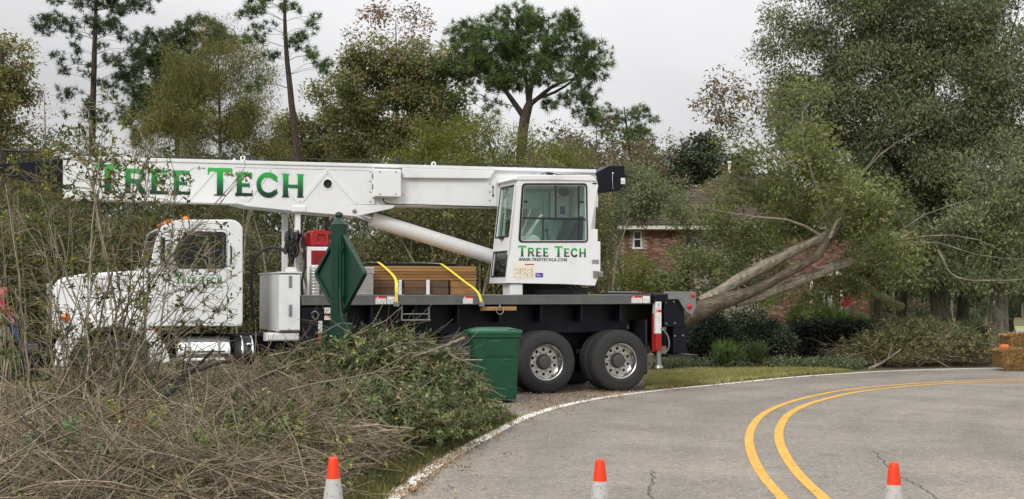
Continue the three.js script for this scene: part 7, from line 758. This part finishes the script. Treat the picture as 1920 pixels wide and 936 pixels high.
bareShrub('smaller twiggy shrub at the picture edge beside the tall shrub', { seed: 802, px: 12, py: 850, stems: 24, base: 0.7, density: 40, lobes: [[10, 520, 60, 90], [-20, 400, 60, 90], [30, 650, 60, 90], [20, 330, 50, 60, 0.6], [60, 760, 70, 60]], leaf: (p, tip) => (p.y > 2.0 ? (tip ? 0.6 : 0.16) : (tip ? 0.2 : 0.04)) });
// ---------------------------------------------------------------- single big leaves, litter, grass
{
  const lf = (seed) => { const r = rng(seed), pts = [], N = 11; for (let i = 0; i < N; i++) { const a = i / N * 6.283, q = (i % 2 ? 0.55 : 1) * (0.85 + 0.3 * r()); pts.push([Math.cos(a) * q, Math.sin(a) * q]); } const pos = [0, 0.12, 0], idx = []; pts.forEach(([x, z]) => pos.push(x, (r() - 0.5) * 0.35, z)); for (let i = 0; i < N; i++) idx.push(0, 1 + (i + 1) % N, 1 + i); const g = new THREE.BufferGeometry(); g.setAttribute('position', new THREE.Float32BufferAttribute(pos, 3)); g.setIndex(idx); const h = g.toNonIndexed(); h.computeVertexNormals(); return boxUV(h); };
  const cols = [[0.5, 0.15, 0.05], [0.6, 0.26, 0.08], [0.42, 0.3, 0.05], [0.42, 0.12, 0.04]].map((c) => mat(...c, 0.7, { phys: true, transmission: 0.25, thickness: 0, ...DS, map: rep(tWorn, 1.2) }));
  const list = [[70, 843, 0, 'rust red dry leaf at the foot of the tall shrub, farthest from the road', 20], [120, 850, 1, 'pale orange dry leaf at the foot of the tall shrub, beside the rust red leaf', 22], [118, 862, 2, 'yellowing leaf just below the pale orange leaf', 24], [288, 826, 3, 'small dark red leaf among the green leaves of the twig heap', 12], [168, 848, 1, 'brown curled leaf next to the base of the shrub stems', 16], [270, 862, 2, 'yellow green leaf lying on the twigs of the heap', 22], [72, 884, 2, 'pale yellow leaf low on the twig heap near the picture edge', 18], [196, 893, 3, 'brown dead leaf in the middle of the twig heap', 20]];
  list.forEach(([px, py, c, l, w], i) => { const Z = 11.9 + (i % 3) * 0.1, p = D(px, py, Z), t = thing('dry_leaf', l, 'leaf', p), k = part('blade', lf(900 + i), cols[c], t); k.scale.setScalar(w * M_PER(Z) / 2); t.rotation.set(0.9 + 0.2 * i, i, 0.4); const s = new K(); s.cyl(V(0, 0, 0), V(0.02, -0.06, 0), 0.003, 0.002, 5); s.build('stalk', M.twig, t); });
}
{ // litter of small leaves and chips along the road edge
  const r = rng(31), it = [], g = [clumpGeo(71, 5, 0.07, 0.05, 0.022, 0.05), clumpGeo(72, 6, 0.08, 0.045, 0.02, 0.05)], P = edgeC.getSpacedPoints(200), N = normalsOf(P), t = thing('leaf_litter', 'tan fallen leaves and bits of twig strewn along the white line', 'leaf litter'); t.userData.kind = 'stuff';
  for (let i = 0; i < 2600; i++) { const k = Math.floor(r() * r() * 130), o = -0.75 + r() * 0.9 + (r() < 0.12 ? r() * 0.7 : 0), d = fbm(k * 0.13, o * 2 + 9, 4096, 7, 3); if (r() > d * 1.3) continue; const p = P[k].clone().addScaledVector(N[k], o); p.y = 0.014 + r() * 0.01; it.push({ p, q: new THREE.Quaternion().setFromAxisAngle(V(0, 1, 0), r() * 6.28), s: 0.4 + 0.7 * r(), c: pick([[0.42, 0.3, 0.17], [0.3, 0.2, 0.1], [0.5, 0.4, 0.24], [0.2, 0.16, 0.07]], r) }); }
  for (let i = 0; i < 1800; i++) { const p = G(960 + r() * 620, 700 + r() * 55); const u = G(960, 760); const k = P.reduce((a, b) => (b.distanceToSquared(p) < a.distanceToSquared(p) ? b : a)); if (k.distanceTo(p) > 2.2 || p.z > k.z + 0.1) continue; p.y = 0.02; it.push({ p, q: new THREE.Quaternion().setFromAxisAngle(V(0, 1, 0), r() * 6.28), s: 0.4 + 0.6 * r(), c: pick([[0.42, 0.3, 0.17], [0.3, 0.2, 0.1], [0.5, 0.4, 0.24]], r) }); }
  scatter('leaves', g, leafMat, it, t);
  const tw = []; for (let i = 0; i < 46; i++) { const k = Math.floor(r() * 110), p = P[k].clone().addScaledVector(N[k], -0.2 + r() * 0.8); p.y = 0.018; tw.push({ p, q: new THREE.Quaternion().setFromAxisAngle(V(0, 1, 0), r() * 3.1), s: V(0.2 + 0.35 * r(), 0.04, 0.35), c: pick([[0.3, 0.2, 0.13], [0.2, 0.1, 0.07]], r) }); } scatter('twigs', TWs, twigMat, tw, t);
}
{ // grass on verge, lawns and under the heaps
  const blade = [0, 1, 2].map((s) => { const r = rng(950 + s), out = []; for (let i = 0; i < 14; i++) { const a = r() * 6.283, e = 0.75 + r() * 0.75; out.push({ p: V((r() - 0.5) * 0.09, 0, (r() - 0.5) * 0.09), d: V(Math.cos(a) * Math.cos(e), Math.sin(e), Math.sin(a) * Math.cos(e)), n: V(0, 1, 0.1), l: 0.05 + 0.05 * r(), w: 0.011, c: [0.8 + 0.5 * r(), 0.85 + 0.3 * r(), 0.7 + 0.4 * r()] }); } return leavesGeo(out); });
  const lay = (label, poly, n, pal, seed, s) => { const r = rng(seed), t = thing('grass', label, 'grass'); t.userData.kind = 'stuff'; const P = poly.map(([x, y]) => G(x, y)), x0 = Math.min(...P.map((p) => p.x)), x1 = Math.max(...P.map((p) => p.x)), z0 = Math.min(...P.map((p) => p.z)), z1 = Math.max(...P.map((p) => p.z)), inside = (x, z) => { let c = false; for (let i = 0, j = P.length - 1; i < P.length; j = i++) if ((P[i].z > z) !== (P[j].z > z) && x < (P[j].x - P[i].x) * (z - P[i].z) / (P[j].z - P[i].z) + P[i].x) c = !c; return c; }; const it = []; for (let i = 0; i < n; i++) { const x = x0 + r() * (x1 - x0), z = z0 + r() * (z1 - z0); if (!inside(x, z)) continue; it.push({ p: V(x, 0.008, z), q: new THREE.Quaternion().setFromAxisAngle(V(0, 1, 0), r() * 6.28), s: s * (0.7 + 0.7 * r()), c: pick(pal, r, 0.5).multiplyScalar(0.7 + 0.6 * fbm(x * 1.3 + 40, z * 1.3 + 90, 4096, 5, 3)) }); } scatter('blades', blade, leafMat, it, t); };
  const gp = [[0.31, 0.33, 0.12], [0.4, 0.37, 0.17], [0.46, 0.4, 0.22], [0.26, 0.29, 0.1]], gg = [[0.11, 0.135, 0.035], [0.15, 0.155, 0.045], [0.2, 0.17, 0.07], [0.09, 0.11, 0.035]];
  lay('clipped pale grass of the verge behind the white line', [[1212, 733], [1350, 719.5], [1500, 705], [1600, 699], [1500, 690], [1350, 692], [1215, 700]], 26000, gp, 61, 0.75);
  lay('thin green grass beside the white line under the brush heaps', [[718, 936], [782, 886], [872, 834], [965, 788], [700, 760], [400, 760], [-40, 790], [-60, 960], [700, 960]], 26000, gg, 62, 1.0);
  lay('yellow green lawn grass beyond the concrete path', [[-80, 745], [170, 744], [190, 727], [-80, 727]], 9000, gp, 63, 1.0);
}
renderer.render(scene, camera);
